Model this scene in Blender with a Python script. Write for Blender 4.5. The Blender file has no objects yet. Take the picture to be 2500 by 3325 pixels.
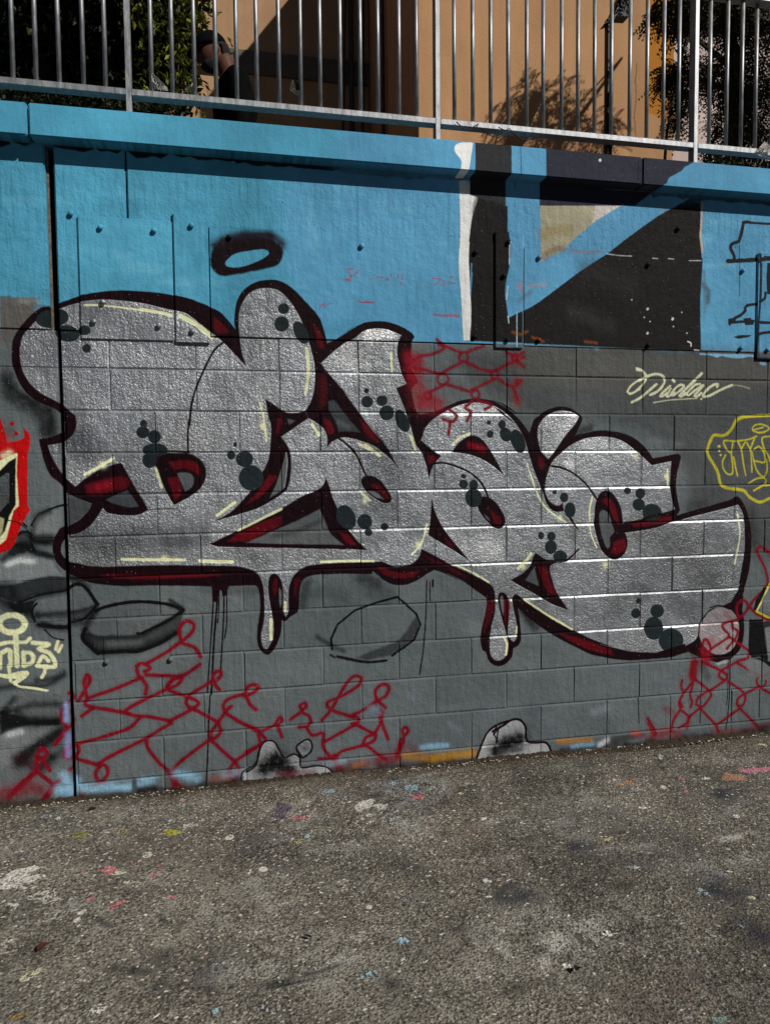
import bpy, bmesh, math, random
import numpy as np
from mathutils import Vector, Matrix, Euler
random.seed(4)
D = bpy.data; SC = bpy.context.scene; COL = SC.collection
# ---------------------------------------------------------------- camera
CAMPOS = (0.0, -3.73681, 1.59017)
YAW, PITCH, ROLL, FPX = .213730, .057979, -.009014, 2400.0      # radians, focal length in pixels of a 2500-wide frame
_f = np.array([math.sin(YAW) * math.cos(PITCH), math.cos(YAW) * math.cos(PITCH), -math.sin(PITCH)])
_r0 = np.array([math.cos(YAW), -math.sin(YAW), 0]); _u0 = np.cross(_r0, _f)
_r = math.cos(ROLL) * _r0 + math.sin(ROLL) * _u0; _u = -math.sin(ROLL) * _r0 + math.cos(ROLL) * _u0
cam = D.cameras.new('camera'); camo = D.objects.new('camera', cam); COL.objects.link(camo)
cam.sensor_fit = 'HORIZONTAL'; cam.sensor_width = 36; cam.lens = FPX / 2500 * 36; cam.clip_start = .05; cam.clip_end = 2000
camo.matrix_world = Matrix(((_r[0], _u[0], -_f[0], CAMPOS[0]), (_r[1], _u[1], -_f[1], CAMPOS[1]), (_r[2], _u[2], -_f[2], CAMPOS[2]), (0, 0, 0, 1)))
SC.camera = camo
def at(px, py, y):      # where the sight line of a photo pixel meets the vertical plane at depth y
    d = _f + (px - 1250) / FPX * _r - (py - 1662.5) / FPX * _u
    t = (y - CAMPOS[1]) / d[1]
    return Vector((CAMPOS[0] + t * d[0], y, CAMPOS[2] + t * d[2]))
# ---------------------------------------------------------------- daylight
SUN = Vector((.62, -.70, .78)).normalized()
w = D.worlds.new('World'); SC.world = w; w.use_nodes = True
nt = w.node_tree; nt.nodes.clear()
sky = nt.nodes.new('ShaderNodeTexSky'); sky.sky_type = 'NISHITA'; sky.sun_disc = False; sky.air_density = .14; sky.dust_density = .1
sky.sun_elevation = math.asin(SUN.z); sky.sun_rotation = math.atan2(SUN.x, SUN.y)
bg = nt.nodes.new('ShaderNodeBackground'); bg.inputs['Strength'].default_value = .05
ow = nt.nodes.new('ShaderNodeOutputWorld'); nt.links.new(sky.outputs[0], bg.inputs[0]); nt.links.new(bg.outputs[0], ow.inputs[0])
sl = D.lights.new('sun', 'SUN'); sl.energy = 5.0; sl.angle = math.radians(.53); sl.color = (1, .965, .91)
so = D.objects.new('sun', sl); COL.objects.link(so); so.rotation_euler = SUN.to_track_quat('Z', 'Y').to_euler()
vs = SC.view_settings; vs.view_transform = 'Standard'; vs.look = 'None'; vs.gamma = 1; vs.exposure = 0.08; vs.use_curve_mapping = False
SC.render.engine = 'CYCLES'; SC.cycles.max_bounces = 6; SC.cycles.use_denoising = True
# ---------------------------------------------------------------- helpers
def lin(h): return tuple(((c / 12.92) if c <= .04045 else ((c + .055) / 1.055) ** 2.4) for c in (int(h[i:i + 2], 16) / 255 for i in (0, 2, 4))) + (1,)
class NT:
    def __init__(s, name):
        s.m = D.materials.new(name); s.m.use_nodes = True; s.t = s.m.node_tree; s.b = s.t.nodes['Principled BSDF']; s.out = s.t.nodes['Material Output']
    def n(s, typ, **k):
        x = s.t.nodes.new('ShaderNode' + typ)
        for a, v in k.items():
            if hasattr(x, a): setattr(x, a, v)
        return x
    def l(s, a, b): s.t.links.new(a, b)
    def val(s, sock, v):
        if hasattr(v, 'links') or hasattr(v, 'is_linked'): s.l(v, sock)
        else: sock.default_value = v
    def math(s, op, a, b=0.0, c=None, clamp=False):
        x = s.n('Math', operation=op, use_clamp=clamp); s.val(x.inputs[0], a); s.val(x.inputs[1], b)
        if c is not None: s.val(x.inputs[2], c)
        return x.outputs[0]
    def noise(s, vec, scale, detail=3, rough=.55, dist=0):
        x = s.n('TexNoise'); s.l(vec, x.inputs['Vector']); x.inputs['Scale'].default_value = scale; x.inputs['Detail'].default_value = detail
        x.inputs['Roughness'].default_value = rough; x.inputs['Distortion'].default_value = dist
        return x.outputs['Fac']
    def mix(s, f, a, b, blend='MIX'):
        x = s.n('Mix', data_type='RGBA', blend_type=blend); s.val(x.inputs[0], f); s.val(x.inputs[6], a); s.val(x.inputs[7], b)
        return x.outputs[2]
    def ramp(s, f, p0, p1, c0=(0, 0, 0, 1), c1=(1, 1, 1, 1)):
        x = s.n('ValToRGB'); s.l(f, x.inputs[0]); e = x.color_ramp.elements
        e[0].position = p0; e[1].position = p1; e[0].color = c0; e[1].color = c1
        return x.outputs[0]
    def n_ramp(s, f, a, b):
        x = s.n('MapRange', interpolation_type='SMOOTHSTEP'); s.l(f, x.inputs[0]); x.inputs[1].default_value = a; x.inputs[2].default_value = b; return x.outputs[0]
    def pos(s): return s.n('NewGeometry').outputs['Position']
    def mapv(s, v, scale): 
        x = s.n('Mapping'); s.l(v, x.inputs[0]); x.inputs['Scale'].default_value = scale; return x.outputs[0]
    def bump(s, h, strength, dist, normal=None):
        x = s.n('Bump'); s.l(h, x.inputs['Height']); x.inputs['Strength'].default_value = strength; x.inputs['Distance'].default_value = dist
        if normal is not None: s.l(normal, x.inputs['Normal'])
        return x.outputs[0]
def simple(name, col, rough=.7, metal=0, var=.25, scale=8, bump=0, bscale=60, spec=.3, col2=None):
    k = NT(name); p = k.pos(); f = k.noise(p, scale, 4)
    c = lin(col) if isinstance(col, str) else col; c2 = lin(col2) if col2 else tuple(v * (1 - var) for v in c[:3]) + (1,)
    k.l(k.mix(k.ramp(f, .35, .65), c, c2), k.b.inputs['Base Color'])
    k.b.inputs['Roughness'].default_value = rough; k.b.inputs['Metallic'].default_value = metal; k.b.inputs['Specular IOR Level'].default_value = spec
    if bump: k.l(k.bump(k.noise(p, bscale, 3), bump, .01), k.b.inputs['Normal'])
    return k.m
def image(name, rgb, a):
    h, w_ = a.shape; im = D.images.new(name, w_, h, alpha=True, float_buffer=True)
    im.colorspace_settings.name = 'Non-Color'; im.alpha_mode = 'CHANNEL_PACKED'
    buf = np.empty((h, w_, 4), np.float32); buf[..., :3] = rgb; buf[..., 3] = a
    im.pixels.foreach_set(buf.ravel()); im.update(); return im
def mesh_obj(name, verts, faces, mat, parent=None, smooth=False):
    me = D.meshes.new(name); me.from_pydata([tuple(v) for v in verts], [], faces); me.update()
    o = D.objects.new(name, me); COL.objects.link(o)
    for m in (mat if isinstance(mat, list) else [mat]): me.materials.append(m)
    if smooth: me.polygons.foreach_set('use_smooth', [True] * len(me.polygons))
    if parent: o.parent = parent
    return o
def bm_obj(name, bm, mat, parent=None, smooth=False):
    me = D.meshes.new(name); bm.to_mesh(me); bm.free(); me.materials.append(mat)
    if smooth: me.polygons.foreach_set('use_smooth', [True] * len(me.polygons))
    o = D.objects.new(name, me); COL.objects.link(o)
    if parent: o.parent = parent
    return o
def box_bm(bm, x0, x1, y0, y1, z0, z1, bev=0, seg=1):
    r = bmesh.ops.create_cube(bm, size=1)
    for v in r['verts']: v.co = Vector((x0 if v.co.x < 0 else x1, y0 if v.co.y < 0 else y1, z0 if v.co.z < 0 else z1))
    if bev:
        es = list({e for v in r['verts'] for e in v.link_edges})
        bmesh.ops.bevel(bm, geom=es, offset=bev, segments=seg, affect='EDGES', clamp_overlap=True)
def box(name, x0, x1, y0, y1, z0, z1, mat, parent=None, bev=0, seg=1):
    bm = bmesh.new(); box_bm(bm, x0, x1, y0, y1, z0, z1, bev, seg); return bm_obj(name, bm, mat, parent)
def tube_pts(P, R, n=8, caps=True):
    P = [Vector(p) for p in P]; V = []; F = []
    if not isinstance(R, (list, tuple)): R = [R] * len(P)
    up = None
    for i, p in enumerate(P):
        d = (P[min(i + 1, len(P) - 1)] - P[max(i - 1, 0)]).normalized()
        if up is None: up = d.orthogonal().normalized()
        up = (up - d * up.dot(d)).normalized(); s_ = d.cross(up)
        for k in range(n):
            a = 2 * math.pi * k / n; V.append(p + (up * math.cos(a) + s_ * math.sin(a)) * R[i])
    for i in range(len(P) - 1):
        for k in range(n): F.append((i * n + k, i * n + (k + 1) % n, (i + 1) * n + (k + 1) % n, (i + 1) * n + k))
    if caps: F.append(tuple(range(n - 1, -1, -1))); F.append(tuple((len(P) - 1) * n + k for k in range(n)))
    return V, F
def tube(name, P, R, mat, parent=None, n=8):
    V, F = tube_pts(P, R, n); return mesh_obj(name, V, F, mat, parent, True)
def empty(name, loc, label=None, cat=None, group=None):
    o = D.objects.new(name, None); COL.objects.link(o); o.location = loc; o.empty_display_size = .1
    tag(o, label, cat, group); return o
def tag(o, label=None, cat=None, group=None, kind=None):
    for k, v in (('label', label), ('category', cat), ('group', group), ('kind', kind)):
        if v: o[k] = v
    return o
def adopt(parent, o):        # keep world coordinates of a mesh built in place
    o.parent = parent; o.matrix_parent_inverse = Matrix.Translation(parent.location).inverted(); return o
# ---------------------------------------------------------------- paint on the wall: a raster laid out in wall metres (X along, Z up)
CX0, CZ0, CRES = -3.05, -0.12, 450.0
CW, CH = int(8.2 * CRES), int(3.45 * CRES)
def srgb(h):
    if isinstance(h, str):
        c = np.array([int(h[i:i + 2], 16) / 255 for i in (0, 2, 4)])
    else:
        c = np.array(h, float)
    return np.where(c <= .04045, c / 12.92, ((c + .055) / 1.055) ** 2.4)
def vnoise(h, w, cell, seed):
    g = np.random.RandomState(seed).rand(int(h / cell) + 3, int(w / cell) + 3)
    y = np.arange(h) / cell; x = np.arange(w) / cell
    yi = y.astype(int); xi = x.astype(int)
    fy = (y - yi); fx = (x - xi); fy = (fy * fy * (3 - 2 * fy))[:, None]; fx = (fx * fx * (3 - 2 * fx))[None, :]
    a = g[yi][:, xi]; b = g[yi][:, xi + 1]; c = g[yi + 1][:, xi]; d = g[yi + 1][:, xi + 1]
    return ((a * (1 - fx) + b * fx) * (1 - fy) + (c * (1 - fx) + d * fx) * fy).astype(np.float32)
def fbm(h, w, cell, seed, n=4):
    s = 0; k = 0
    for i in range(n):
        if cell / 2 ** i < 1: break
        s = s + vnoise(h, w, cell / 2 ** i, seed + i) / 2 ** i; k += 1 / 2 ** i
    return s / k
class Canvas:
    def __init__(s, w, h, x0, z0, res):
        s.w, s.h, s.x0, s.z0, s.res = w, h, x0, z0, res
        s.rgb = np.zeros((h, w, 3), np.float32); s.met = np.zeros((h, w), np.float32)
        s.wob = (fbm(h, w, 9, 5, 3) - .5).astype(np.float32)
        s.grain = np.random.RandomState(9).rand(h, w).astype(np.float32)
    def px(s, p):
        return (np.asarray(p, float) - [s.x0, s.z0]) * s.res - .5
    def spline(s, P, closed):
        P = [tuple(p) for p in P]; n = len(P); out = []
        segs = n if closed else n - 1
        for i in range(segs):
            p1 = np.array(P[i][:2]); p2 = np.array(P[(i + 1) % n][:2])
            c1 = len(P[i]) > 2; c2 = len(P[(i + 1) % n]) > 2
            p0 = np.array(P[i - 1][:2]) if (closed or i > 0) and not c1 else 2 * p1 - p2
            p3 = np.array(P[(i + 2) % n][:2]) if (closed or i + 2 < n) and not c2 else 2 * p2 - p1
            L = np.linalg.norm(p2 - p1) + 1e-9
            t1 = (p2 - p0) / 2; t2 = (p3 - p1) / 2
            for t in (t1, t2):
                m = np.linalg.norm(t)
                if m > L: t *= L / m
            k = max(2, min(10, int(L * s.res / 6)))
            for j in range(k):
                u = j / k
                out.append((2 * u**3 - 3 * u**2 + 1) * p1 + (u**3 - 2 * u**2 + u) * t1 + (-2 * u**3 + 3 * u**2) * p2 + (u**3 - u**2) * t2)
        if not closed: out.append(np.array(P[-1][:2]))
        return np.array(out)
    def dist(s, q, closed, pad):
        lo = np.floor(q.min(0) - pad).astype(int); hi = np.ceil(q.max(0) + pad).astype(int) + 1
        lo = np.maximum(lo, 0); hi = np.minimum(hi, [s.w, s.h])
        if (hi <= lo).any(): return None
        D = np.full((hi[1] - lo[1], hi[0] - lo[0]), 1e6, np.float32)
        n = len(q)
        for i in range(n if closed else n - 1):
            a = q[i]; b = q[(i + 1) % n]
            l = np.maximum(np.floor(np.minimum(a, b) - pad).astype(int), lo); h = np.minimum(np.ceil(np.maximum(a, b) + pad).astype(int) + 1, hi)
            if (h <= l).any(): continue
            X = np.arange(l[0], h[0])[None, :] - a[0]; Y = np.arange(l[1], h[1])[:, None] - a[1]
            d = b - a; L2 = d @ d + 1e-9
            t = np.clip((X * d[0] + Y * d[1]) / L2, 0, 1)
            dd = np.sqrt((X - t * d[0]) ** 2 + (Y - t * d[1]) ** 2)
            v = D[l[1] - lo[1]:h[1] - lo[1], l[0] - lo[0]:h[0] - lo[0]]
            np.minimum(v, dd, out=v)
        return lo, hi, D
    def inside(s, q, lo, hi):
        T = np.zeros((hi[1] - lo[1], hi[0] - lo[0] + 1), np.int32)
        n = len(q)
        for i in range(n):
            a = q[i]; b = q[(i + 1) % n]
            if a[1] == b[1]: continue
            if a[1] > b[1]: a, b = b, a
            r = np.arange(max(int(np.ceil(a[1])), lo[1]), min(int(np.ceil(b[1])), hi[1]))
            if len(r) == 0: continue
            xc = a[0] + (r - a[1]) * (b[0] - a[0]) / (b[1] - a[1])
            c = np.clip(np.ceil(xc).astype(int) - lo[0], 0, T.shape[1] - 1)
            np.add.at(T, (r - lo[1], c), 1)
        return np.cumsum(T, 1)[:, :-1] % 2 == 1
    def blend(s, lo, hi, a, col, met):
        v = s.rgb[lo[1]:hi[1], lo[0]:hi[0]]; m = s.met[lo[1]:hi[1], lo[0]:hi[0]]
        c = srgb(col); A = a[..., None]
        v[:] = v * (1 - A) + c * A
        m[:] = m * (1 - a) + met * a
    def fill(s, P, col, soft=.0035, alpha=1, met=0, curve=1, wob=.5):
        q = s.px(s.spline(P, True) if curve else np.array([p[:2] for p in P]))
        sp = max(soft * s.res, 1.)
        r = s.dist(q, True, sp + 2)
        if r is None: return
        lo, hi, D = r
        ins = s.inside(q, lo, hi)
        sd = np.where(ins, D, -D) + s.wob[lo[1]:hi[1], lo[0]:hi[0]] * (.8 + wob * .5 * sp)
        a = np.clip(.5 + sd / sp, 0, 1)
        if soft > .012:
            a = a * a * (3 - 2 * a); a = np.clip(a + (s.grain[lo[1]:hi[1], lo[0]:hi[0]] - .5) * a * (1 - a) * 2.2, 0, 1)
        s.blend(lo, hi, a * alpha, col, met)
    def stroke(s, P, w, col, soft=.0035, alpha=1, met=0, curve=1, taper=0):
        q = s.px(s.spline(P, False) if curve and len(P) > 2 else np.array([p[:2] for p in P]))
        sp = max(soft * s.res, 1.); hw = w * s.res / 2
        r = s.dist(q, False, sp + hw + 2)
        if r is None: return
        lo, hi, D = r
        wb = s.wob[lo[1]:hi[1], lo[0]:hi[0]]
        sd = hw * (1 + .35 * wb) - D + wb * .5
        a = np.clip(.5 + sd / sp, 0, 1)
        if soft > .012:
            a = a * a * (3 - 2 * a); a = np.clip(a + (s.grain[lo[1]:hi[1], lo[0]:hi[0]] - .5) * a * (1 - a) * 2.2, 0, 1)
        s.blend(lo, hi, a * alpha, col, met)
    def spray(s, P, r, col, alpha=.8, met=0):
        q = s.px(np.array([p[:2] for p in P]));
        if len(q) == 1: q = np.vstack([q, q + .01])
        R = r * s.res
        g = s.dist(q, False, R * 1.6)
        if g is None: return
        lo, hi, D = g
        a = np.exp(-(D / (R * .62)) ** 2) * (1.15 + .9 * s.wob[lo[1]:hi[1], lo[0]:hi[0]])
        a = np.clip(a + (s.grain[lo[1]:hi[1], lo[0]:hi[0]] - .5) * np.minimum(a, .35) * 1.3, 0, 1) * alpha
        a[D > R * 1.55] = 0
        if met > 0: a = a * s.met[lo[1]:hi[1], lo[0]:hi[0]]
        s.blend(lo, hi, a, col, met)
PAINT = [
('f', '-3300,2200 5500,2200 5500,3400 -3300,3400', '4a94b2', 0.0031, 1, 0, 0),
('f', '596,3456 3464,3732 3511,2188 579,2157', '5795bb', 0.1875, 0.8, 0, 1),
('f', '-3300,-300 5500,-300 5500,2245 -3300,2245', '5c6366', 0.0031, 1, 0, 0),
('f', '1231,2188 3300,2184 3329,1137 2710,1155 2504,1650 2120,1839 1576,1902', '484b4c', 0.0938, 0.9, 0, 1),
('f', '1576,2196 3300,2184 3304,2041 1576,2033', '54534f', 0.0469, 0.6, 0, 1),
('f', '-3300,2245 5500,2245 5500,2300 -3300,2300', '5795bb', 0.0031, 0.6, 0, 0),
('f', '-1102,2752 -737,2775 -751,2353! -765,2365 -812,2382 -815,2399! -886,2399 -946,2399 -966,2404! -1026,2398!', '4a94b2', 0.0047, 1, 0, 0),
('f', '-986,2400! -946,2401 -940,2394! -815,2402! -811,2396 -830,2377! -820,2367 -765,2363! -771,2195! -994,2189!', '5a5856', 0.0047, 1, 0, 0),
('y', '-900,2382 -826,2385', 0.025, '8a8f8a', 0.5, 0),
('s', '1193,2905 1419,2910', 0.0448, '568fb5', 0.03, 0.15, 0, 0),
('s', '-2025,2567 -1860,2563', 0.0531, '6aaac4', 0.03, 0.38, 0, 0),
('s', '410,3059 642,3051', 0.0547, '3f86a4', 0.03, 0.27, 0, 0),
('s', '3012,2809 3265,2812', 0.0289, '568fb5', 0.03, 0.14, 0, 0),
('s', '3909,2639 4145,2647', 0.0564, '4a82a4', 0.03, 0.12, 0, 0),
('s', '219,2301 379,2303', 0.0152, '4790ad', 0.03, 0.23, 0, 0),
('s', '-1439,2431 -1306,2425', 0.0504, '58a0bd', 0.03, 0.17, 0, 0),
('s', '1725,2704 1721,2593', 0.0307, '4a82a4', 0.03, 0.17, 0, 0),
('s', '-1588,2720 -1527,2732', 0.0159, '4790ad', 0.03, 0.33, 0, 0),
('s', '880,2303 947,2315', 0.056, '64a3c8', 0.03, 0.13, 0, 0),
('s', '1467,2809 1736,2820', 0.0517, '74aecb', 0.03, 0.17, 0, 0),
('s', '4270,3029 4263,2784', 0.0287, '4c88ad', 0.03, 0.37, 0, 0),
('s', '-149,2513 -156,2309', 0.0528, '58a0bd', 0.03, 0.3, 0, 0),
('s', '424,2320 699,2313', 0.0581, '3f86a4', 0.03, 0.28, 0, 0),
('s', '3009,2299 3014,2252', 0.0334, '74aecb', 0.03, 0.3, 0, 0),
('s', '-1697,2627 -1574,2620', 0.0314, '58a0bd', 0.03, 0.13, 0, 0),
('s', '2639,2714 2881,2725', 0.0226, '74aecb', 0.03, 0.39, 0, 0),
('s', '-698,2511 -694,2400', 0.031, '58a0bd', 0.03, 0.29, 0, 0),
('s', '1171,2679 1178,2518', 0.023, '64a3c8', 0.03, 0.25, 0, 0),
('s', '3362,2370 3415,2364', 0.0595, '4a82a4', 0.03, 0.35, 0, 0),
('s', '838,2862 911,2866', 0.0157, '64a3c8', 0.03, 0.15, 0, 0),
('s', '2417,2501 2410,2269', 0.0527, '64a3c8', 0.03, 0.13, 0, 0),
('s', '1288,2867 1280,2737', 0.0205, '64a3c8', 0.03, 0.39, 0, 0),
('s', '2599,2308 2731,2318', 0.0412, '4a82a4', 0.03, 0.4, 0, 0),
('s', '508,2990 506,2789', 0.0524, '3d7f9b', 0.03, 0.13, 0, 0),
('s', '2550,2488 2630,2496', 0.0566, '568fb5', 0.03, 0.35, 0, 0),
('s', '677,2464 673,2374', 0.0315, '3f86a4', 0.03, 0.18, 0, 0),
('s', '4199,2890 4192,2752', 0.0554, '64a3c8', 0.03, 0.34, 0, 0),
('s', '1729,2980 1914,2990', 0.0372, '4a82a4', 0.03, 0.36, 0, 0),
('s', '-370,3006 -375,2814', 0.05, '3f86a4', 0.03, 0.24, 0, 0),
('s', '-109,2866 -112,2768', 0.0263, '3d7f9b', 0.03, 0.17, 0, 0),
('s', '-2154,2358 -2085,2358', 0.026, '6aaac4', 0.03, 0.14, 0, 0),
('s', '-272,2491 0,2497', 0.0289, '6aaac4', 0.03, 0.36, 0, 0),
('s', '3792,2671 4060,2677', 0.0593, '64a3c8', 0.03, 0.3, 0, 0),
('s', '3638,2466 3887,2474', 0.0346, '64a3c8', 0.03, 0.2, 0, 0),
('s', '-1688,2584 -1696,2360', 0.0412, '58a0bd', 0.03, 0.22, 0, 0),
('s', '2025,2583 2145,2593', 0.0573, '4a82a4', 0.03, 0.33, 0, 0),
('s', '-816,2426 -812,2337', 0.0494, '4790ad', 0.03, 0.36, 0, 0),
('s', '-1736,2787 -1732,2549', 0.0368, '4790ad', 0.03, 0.24, 0, 0),
('s', '2001,2365 1997,2252', 0.0369, '74aecb', 0.03, 0.36, 0, 0),
('s', '2303,2451 2309,2303', 0.0363, '74aecb', 0.03, 0.23, 0, 0),
('s', '4155,2645 4266,2636', 0.0221, '64a3c8', 0.03, 0.16, 0, 0),
('s', '3371,2493 3489,2496', 0.0267, '4c88ad', 0.03, 0.21, 0, 0),
('s', '260,2471 459,2476', 0.0278, '3d7f9b', 0.03, 0.29, 0, 0),
('s', '-1734,2304 -1728,2252', 0.0495, '4790ad', 0.03, 0.15, 0, 0),
('s', '218,2643 225,2520', 0.0249, '4790ad', 0.03, 0.29, 0, 0),
('s', '2972,2539 2966,2377', 0.0186, '64a3c8', 0.03, 0.32, 0, 0),
('s', '3901,2801 3996,2809', 0.0171, '74aecb', 0.03, 0.37, 0, 0),
('s', '-457,3057 -462,2963', 0.0505, '3f86a4', 0.03, 0.2, 0, 0),
('s', '1739,2702 1789,2701', 0.0544, '74aecb', 0.03, 0.27, 0, 0),
('s', '-98,2627 -105,2448', 0.0284, '3f86a4', 0.03, 0.38, 0, 0),
('s', '2512,2732 2505,2618', 0.0168, '64a3c8', 0.03, 0.16, 0, 0),
('s', '3830,2718 3834,2509', 0.0199, '64a3c8', 0.03, 0.33, 0, 0),
('s', '3005,2651 3230,2646', 0.0257, '74aecb', 0.03, 0.26, 0, 0),
('s', '431,2363 436,2252', 0.0362, '58a0bd', 0.03, 0.34, 0, 0),
('s', '-828,2339 -829,2252', 0.0314, '58a0bd', 0.03, 0.24, 0, 0),
('s', '-1859,3028 -1797,3023', 0.047, '58a0bd', 0.03, 0.35, 0, 0),
('s', '311,2297 537,2285', 0.0394, '3d7f9b', 0.03, 0.33, 0, 0),
('s', '2353,2517 2351,2345', 0.0293, '64a3c8', 0.03, 0.19, 0, 0),
('s', '-473,2614 -417,2605', 0.0378, '6aaac4', 0.03, 0.32, 0, 0),
('s', '3764,2266 3901,2271', 0.0195, '4c88ad', 0.03, 0.17, 0, 0),
('s', '-1285,2274 -1126,2286', 0.0465, '6aaac4', 0.03, 0.19, 0, 0),
('s', '2537,2618 2644,2612', 0.0196, '4c88ad', 0.03, 0.26, 0, 0),
('s', '1574,2519 1626,2526', 0.027, '568fb5', 0.03, 0.17, 0, 0),
('s', '1144,2431 1359,2423', 0.0495, '4c88ad', 0.03, 0.18, 0, 0),
('s', '1090,2390 1092,2252', 0.0534, '4a82a4', 0.03, 0.32, 0, 0),
('s', '3103,2628 3278,2630', 0.0529, '74aecb', 0.03, 0.14, 0, 0),
('s', '-1620,2760 -1616,2579', 0.022, '4790ad', 0.03, 0.2, 0, 0),
('s', '3051,2928 3056,2692', 0.0294, '64a3c8', 0.03, 0.19, 0, 0),
('s', '782,2922 962,2921', 0.0546, '6aaac4', 0.03, 0.21, 0, 0),
('s', '1338,2766 1333,2523', 0.0167, '4a82a4', 0.03, 0.32, 0, 0),
('s', '-226,2340 -226,2252', 0.0189, '4790ad', 0.03, 0.33, 0, 0),
('s', '-1181,2936 -1100,2935', 0.053, '6aaac4', 0.03, 0.39, 0, 0),
('s', '1751,2901 1856,2903', 0.0521, '74aecb', 0.03, 0.34, 0, 0),
('s', '1971,2590 2157,2591', 0.0304, '64a3c8', 0.03, 0.16, 0, 0),
('s', '-112,2884 104,2884', 0.0558, '4790ad', 0.03, 0.23, 0, 0),
('s', '2203,2678 2408,2666', 0.0442, '64a3c8', 0.03, 0.14, 0, 0),
('s', '-353,2751 -353,2560', 0.0463, '4790ad', 0.03, 0.13, 0, 0),
('s', '-2037,2316 -2038,2252', 0.0306, '6aaac4', 0.03, 0.35, 0, 0),
('s', '3091,2862 3088,2629', 0.0279, '4a82a4', 0.03, 0.38, 0, 0),
('s', '3092,2264 3276,2257', 0.052, '568fb5', 0.03, 0.31, 0, 0),
('s', '-1961,2934 -1959,2877', 0.0285, '3f86a4', 0.03, 0.34, 0, 0),
('s', '-528,2847 -381,2842', 0.0583, '3d7f9b', 0.03, 0.37, 0, 0),
('s', '4153,2991 4160,2840', 0.0322, '568fb5', 0.03, 0.28, 0, 0),
('s', '1802,2500 1796,2277', 0.0442, '4a82a4', 0.03, 0.21, 0, 0),
('s', '3616,2334 3720,2334', 0.0278, '64a3c8', 0.03, 0.39, 0, 0),
('s', '-1762,2605 -1548,2609', 0.0196, '3d7f9b', 0.03, 0.33, 0, 0),
('s', '998,2815 1153,2818', 0.0511, '4c88ad', 0.03, 0.15, 0, 0),
('s', '-450,2750 -197,2752', 0.024, '58a0bd', 0.03, 0.32, 0, 0),
('s', '4199,2925 4470,2922', 0.0585, '64a3c8', 0.03, 0.31, 0, 0),
('s', '3770,2505 3931,2500', 0.0398, '4c88ad', 0.03, 0.38, 0, 0),
('s', '3890,2526 3893,2426', 0.0284, '64a3c8', 0.03, 0.39, 0, 0),
('s', '4180,3036 4322,3037', 0.025, '64a3c8', 0.03, 0.34, 0, 0),
('s', '-932,2682 -926,2574', 0.0317, '4790ad', 0.03, 0.27, 0, 0),
('s', '-417,2975 -306,2976', 0.0305, '58a0bd', 0.03, 0.17, 0, 0),
('s', '1381,3029 1475,3033', 0.0537, '4c88ad', 0.03, 0.15, 0, 0),
('s', '1154,2511 1424,2503', 0.0263, '4c88ad', 0.03, 0.38, 0, 0),
('s', '40,3024 34,2819', 0.0265, '3d7f9b', 0.03, 0.14, 0, 0),
('s', '3241,2557 3453,2555', 0.0175, '64a3c8', 0.03, 0.35, 0, 0),
('s', '2121,2994 2292,2992', 0.0226, '4a82a4', 0.03, 0.37, 0, 0),
('s', '4119,2544 4282,2547', 0.0161, '4c88ad', 0.03, 0.37, 0, 0),
('s', '2219,2440 2414,2446', 0.0343, '4a82a4', 0.03, 0.34, 0, 0),
('s', '-588,2523 -394,2532', 0.0414, '58a0bd', 0.03, 0.28, 0, 0),
('s', '33,2424 41,2252', 0.042, '3d7f9b', 0.03, 0.16, 0, 0),
('s', '3333,2943 3333,2748', 0.0301, '74aecb', 0.03, 0.18, 0, 0),
('s', '-86,2483 110,2485', 0.0444, '3d7f9b', 0.03, 0.27, 0, 0),
('s', '-817,2621 -538,2618', 0.0456, '58a0bd', 0.03, 0.34, 0, 0),
('s', '1933,2397 1929,2323', 0.0176, '4a82a4', 0.03, 0.31, 0, 0),
('s', '3757,2275 3849,2266', 0.051, '74aecb', 0.03, 0.22, 0, 0),
('s', '2848,2505 3045,2507', 0.0286, '568fb5', 0.03, 0.17, 0, 0),
('s', '2403,2457 2405,2252', 0.0528, '4c88ad', 0.03, 0.37, 0, 0),
('s', '3923,2782 3987,2790', 0.0543, '74aecb', 0.03, 0.13, 0, 0),
('s', '-484,2326 -394,2335', 0.0288, '3d7f9b', 0.03, 0.15, 0, 0),
('s', '3744,2628 3744,2491', 0.0267, '64a3c8', 0.03, 0.12, 0, 0),
('s', '91,2653 83,2431', 0.0595, '3d7f9b', 0.03, 0.23, 0, 0),
('s', '3063,2359 3063,2264', 0.0378, '568fb5', 0.03, 0.16, 0, 0),
('s', '-132,2961 70,2957', 0.0282, '3f86a4', 0.03, 0.29, 0, 0),
('s', '3854,2767 4080,2758', 0.0529, '64a3c8', 0.03, 0.12, 0, 0),
('s', '995,2977 1002,2847', 0.0374, '4a82a4', 0.03, 0.34, 0, 0),
('s', '-258,2515 -262,2336', 0.0443, '3f86a4', 0.03, 0.28, 0, 0),
('s', '-1855,2596 -1588,2602', 0.0329, '6aaac4', 0.03, 0.18, 0, 0),
('s', '-861,2957 -679,2949', 0.0571, '3d7f9b', 0.03, 0.18, 0, 0),
('s', '2240,2961 2370,2954', 0.0288, '4c88ad', 0.03, 0.37, 0, 0),
('s', '3504,2954 3511,2897', 0.0409, '64a3c8', 0.03, 0.25, 0, 0),
('s', '-353,2939 -189,2938', 0.0545, '58a0bd', 0.03, 0.12, 0, 0),
('s', '3129,2926 3125,2872', 0.0523, '74aecb', 0.03, 0.2, 0, 0),
('s', '1996,2986 2230,2980', 0.0448, '64a3c8', 0.03, 0.2, 0, 0),
('s', '2560,2821 2710,2809', 0.0281, '64a3c8', 0.03, 0.21, 0, 0),
('s', '-2097,2817 -1943,2812', 0.0364, '6aaac4', 0.03, 0.26, 0, 0),
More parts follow.
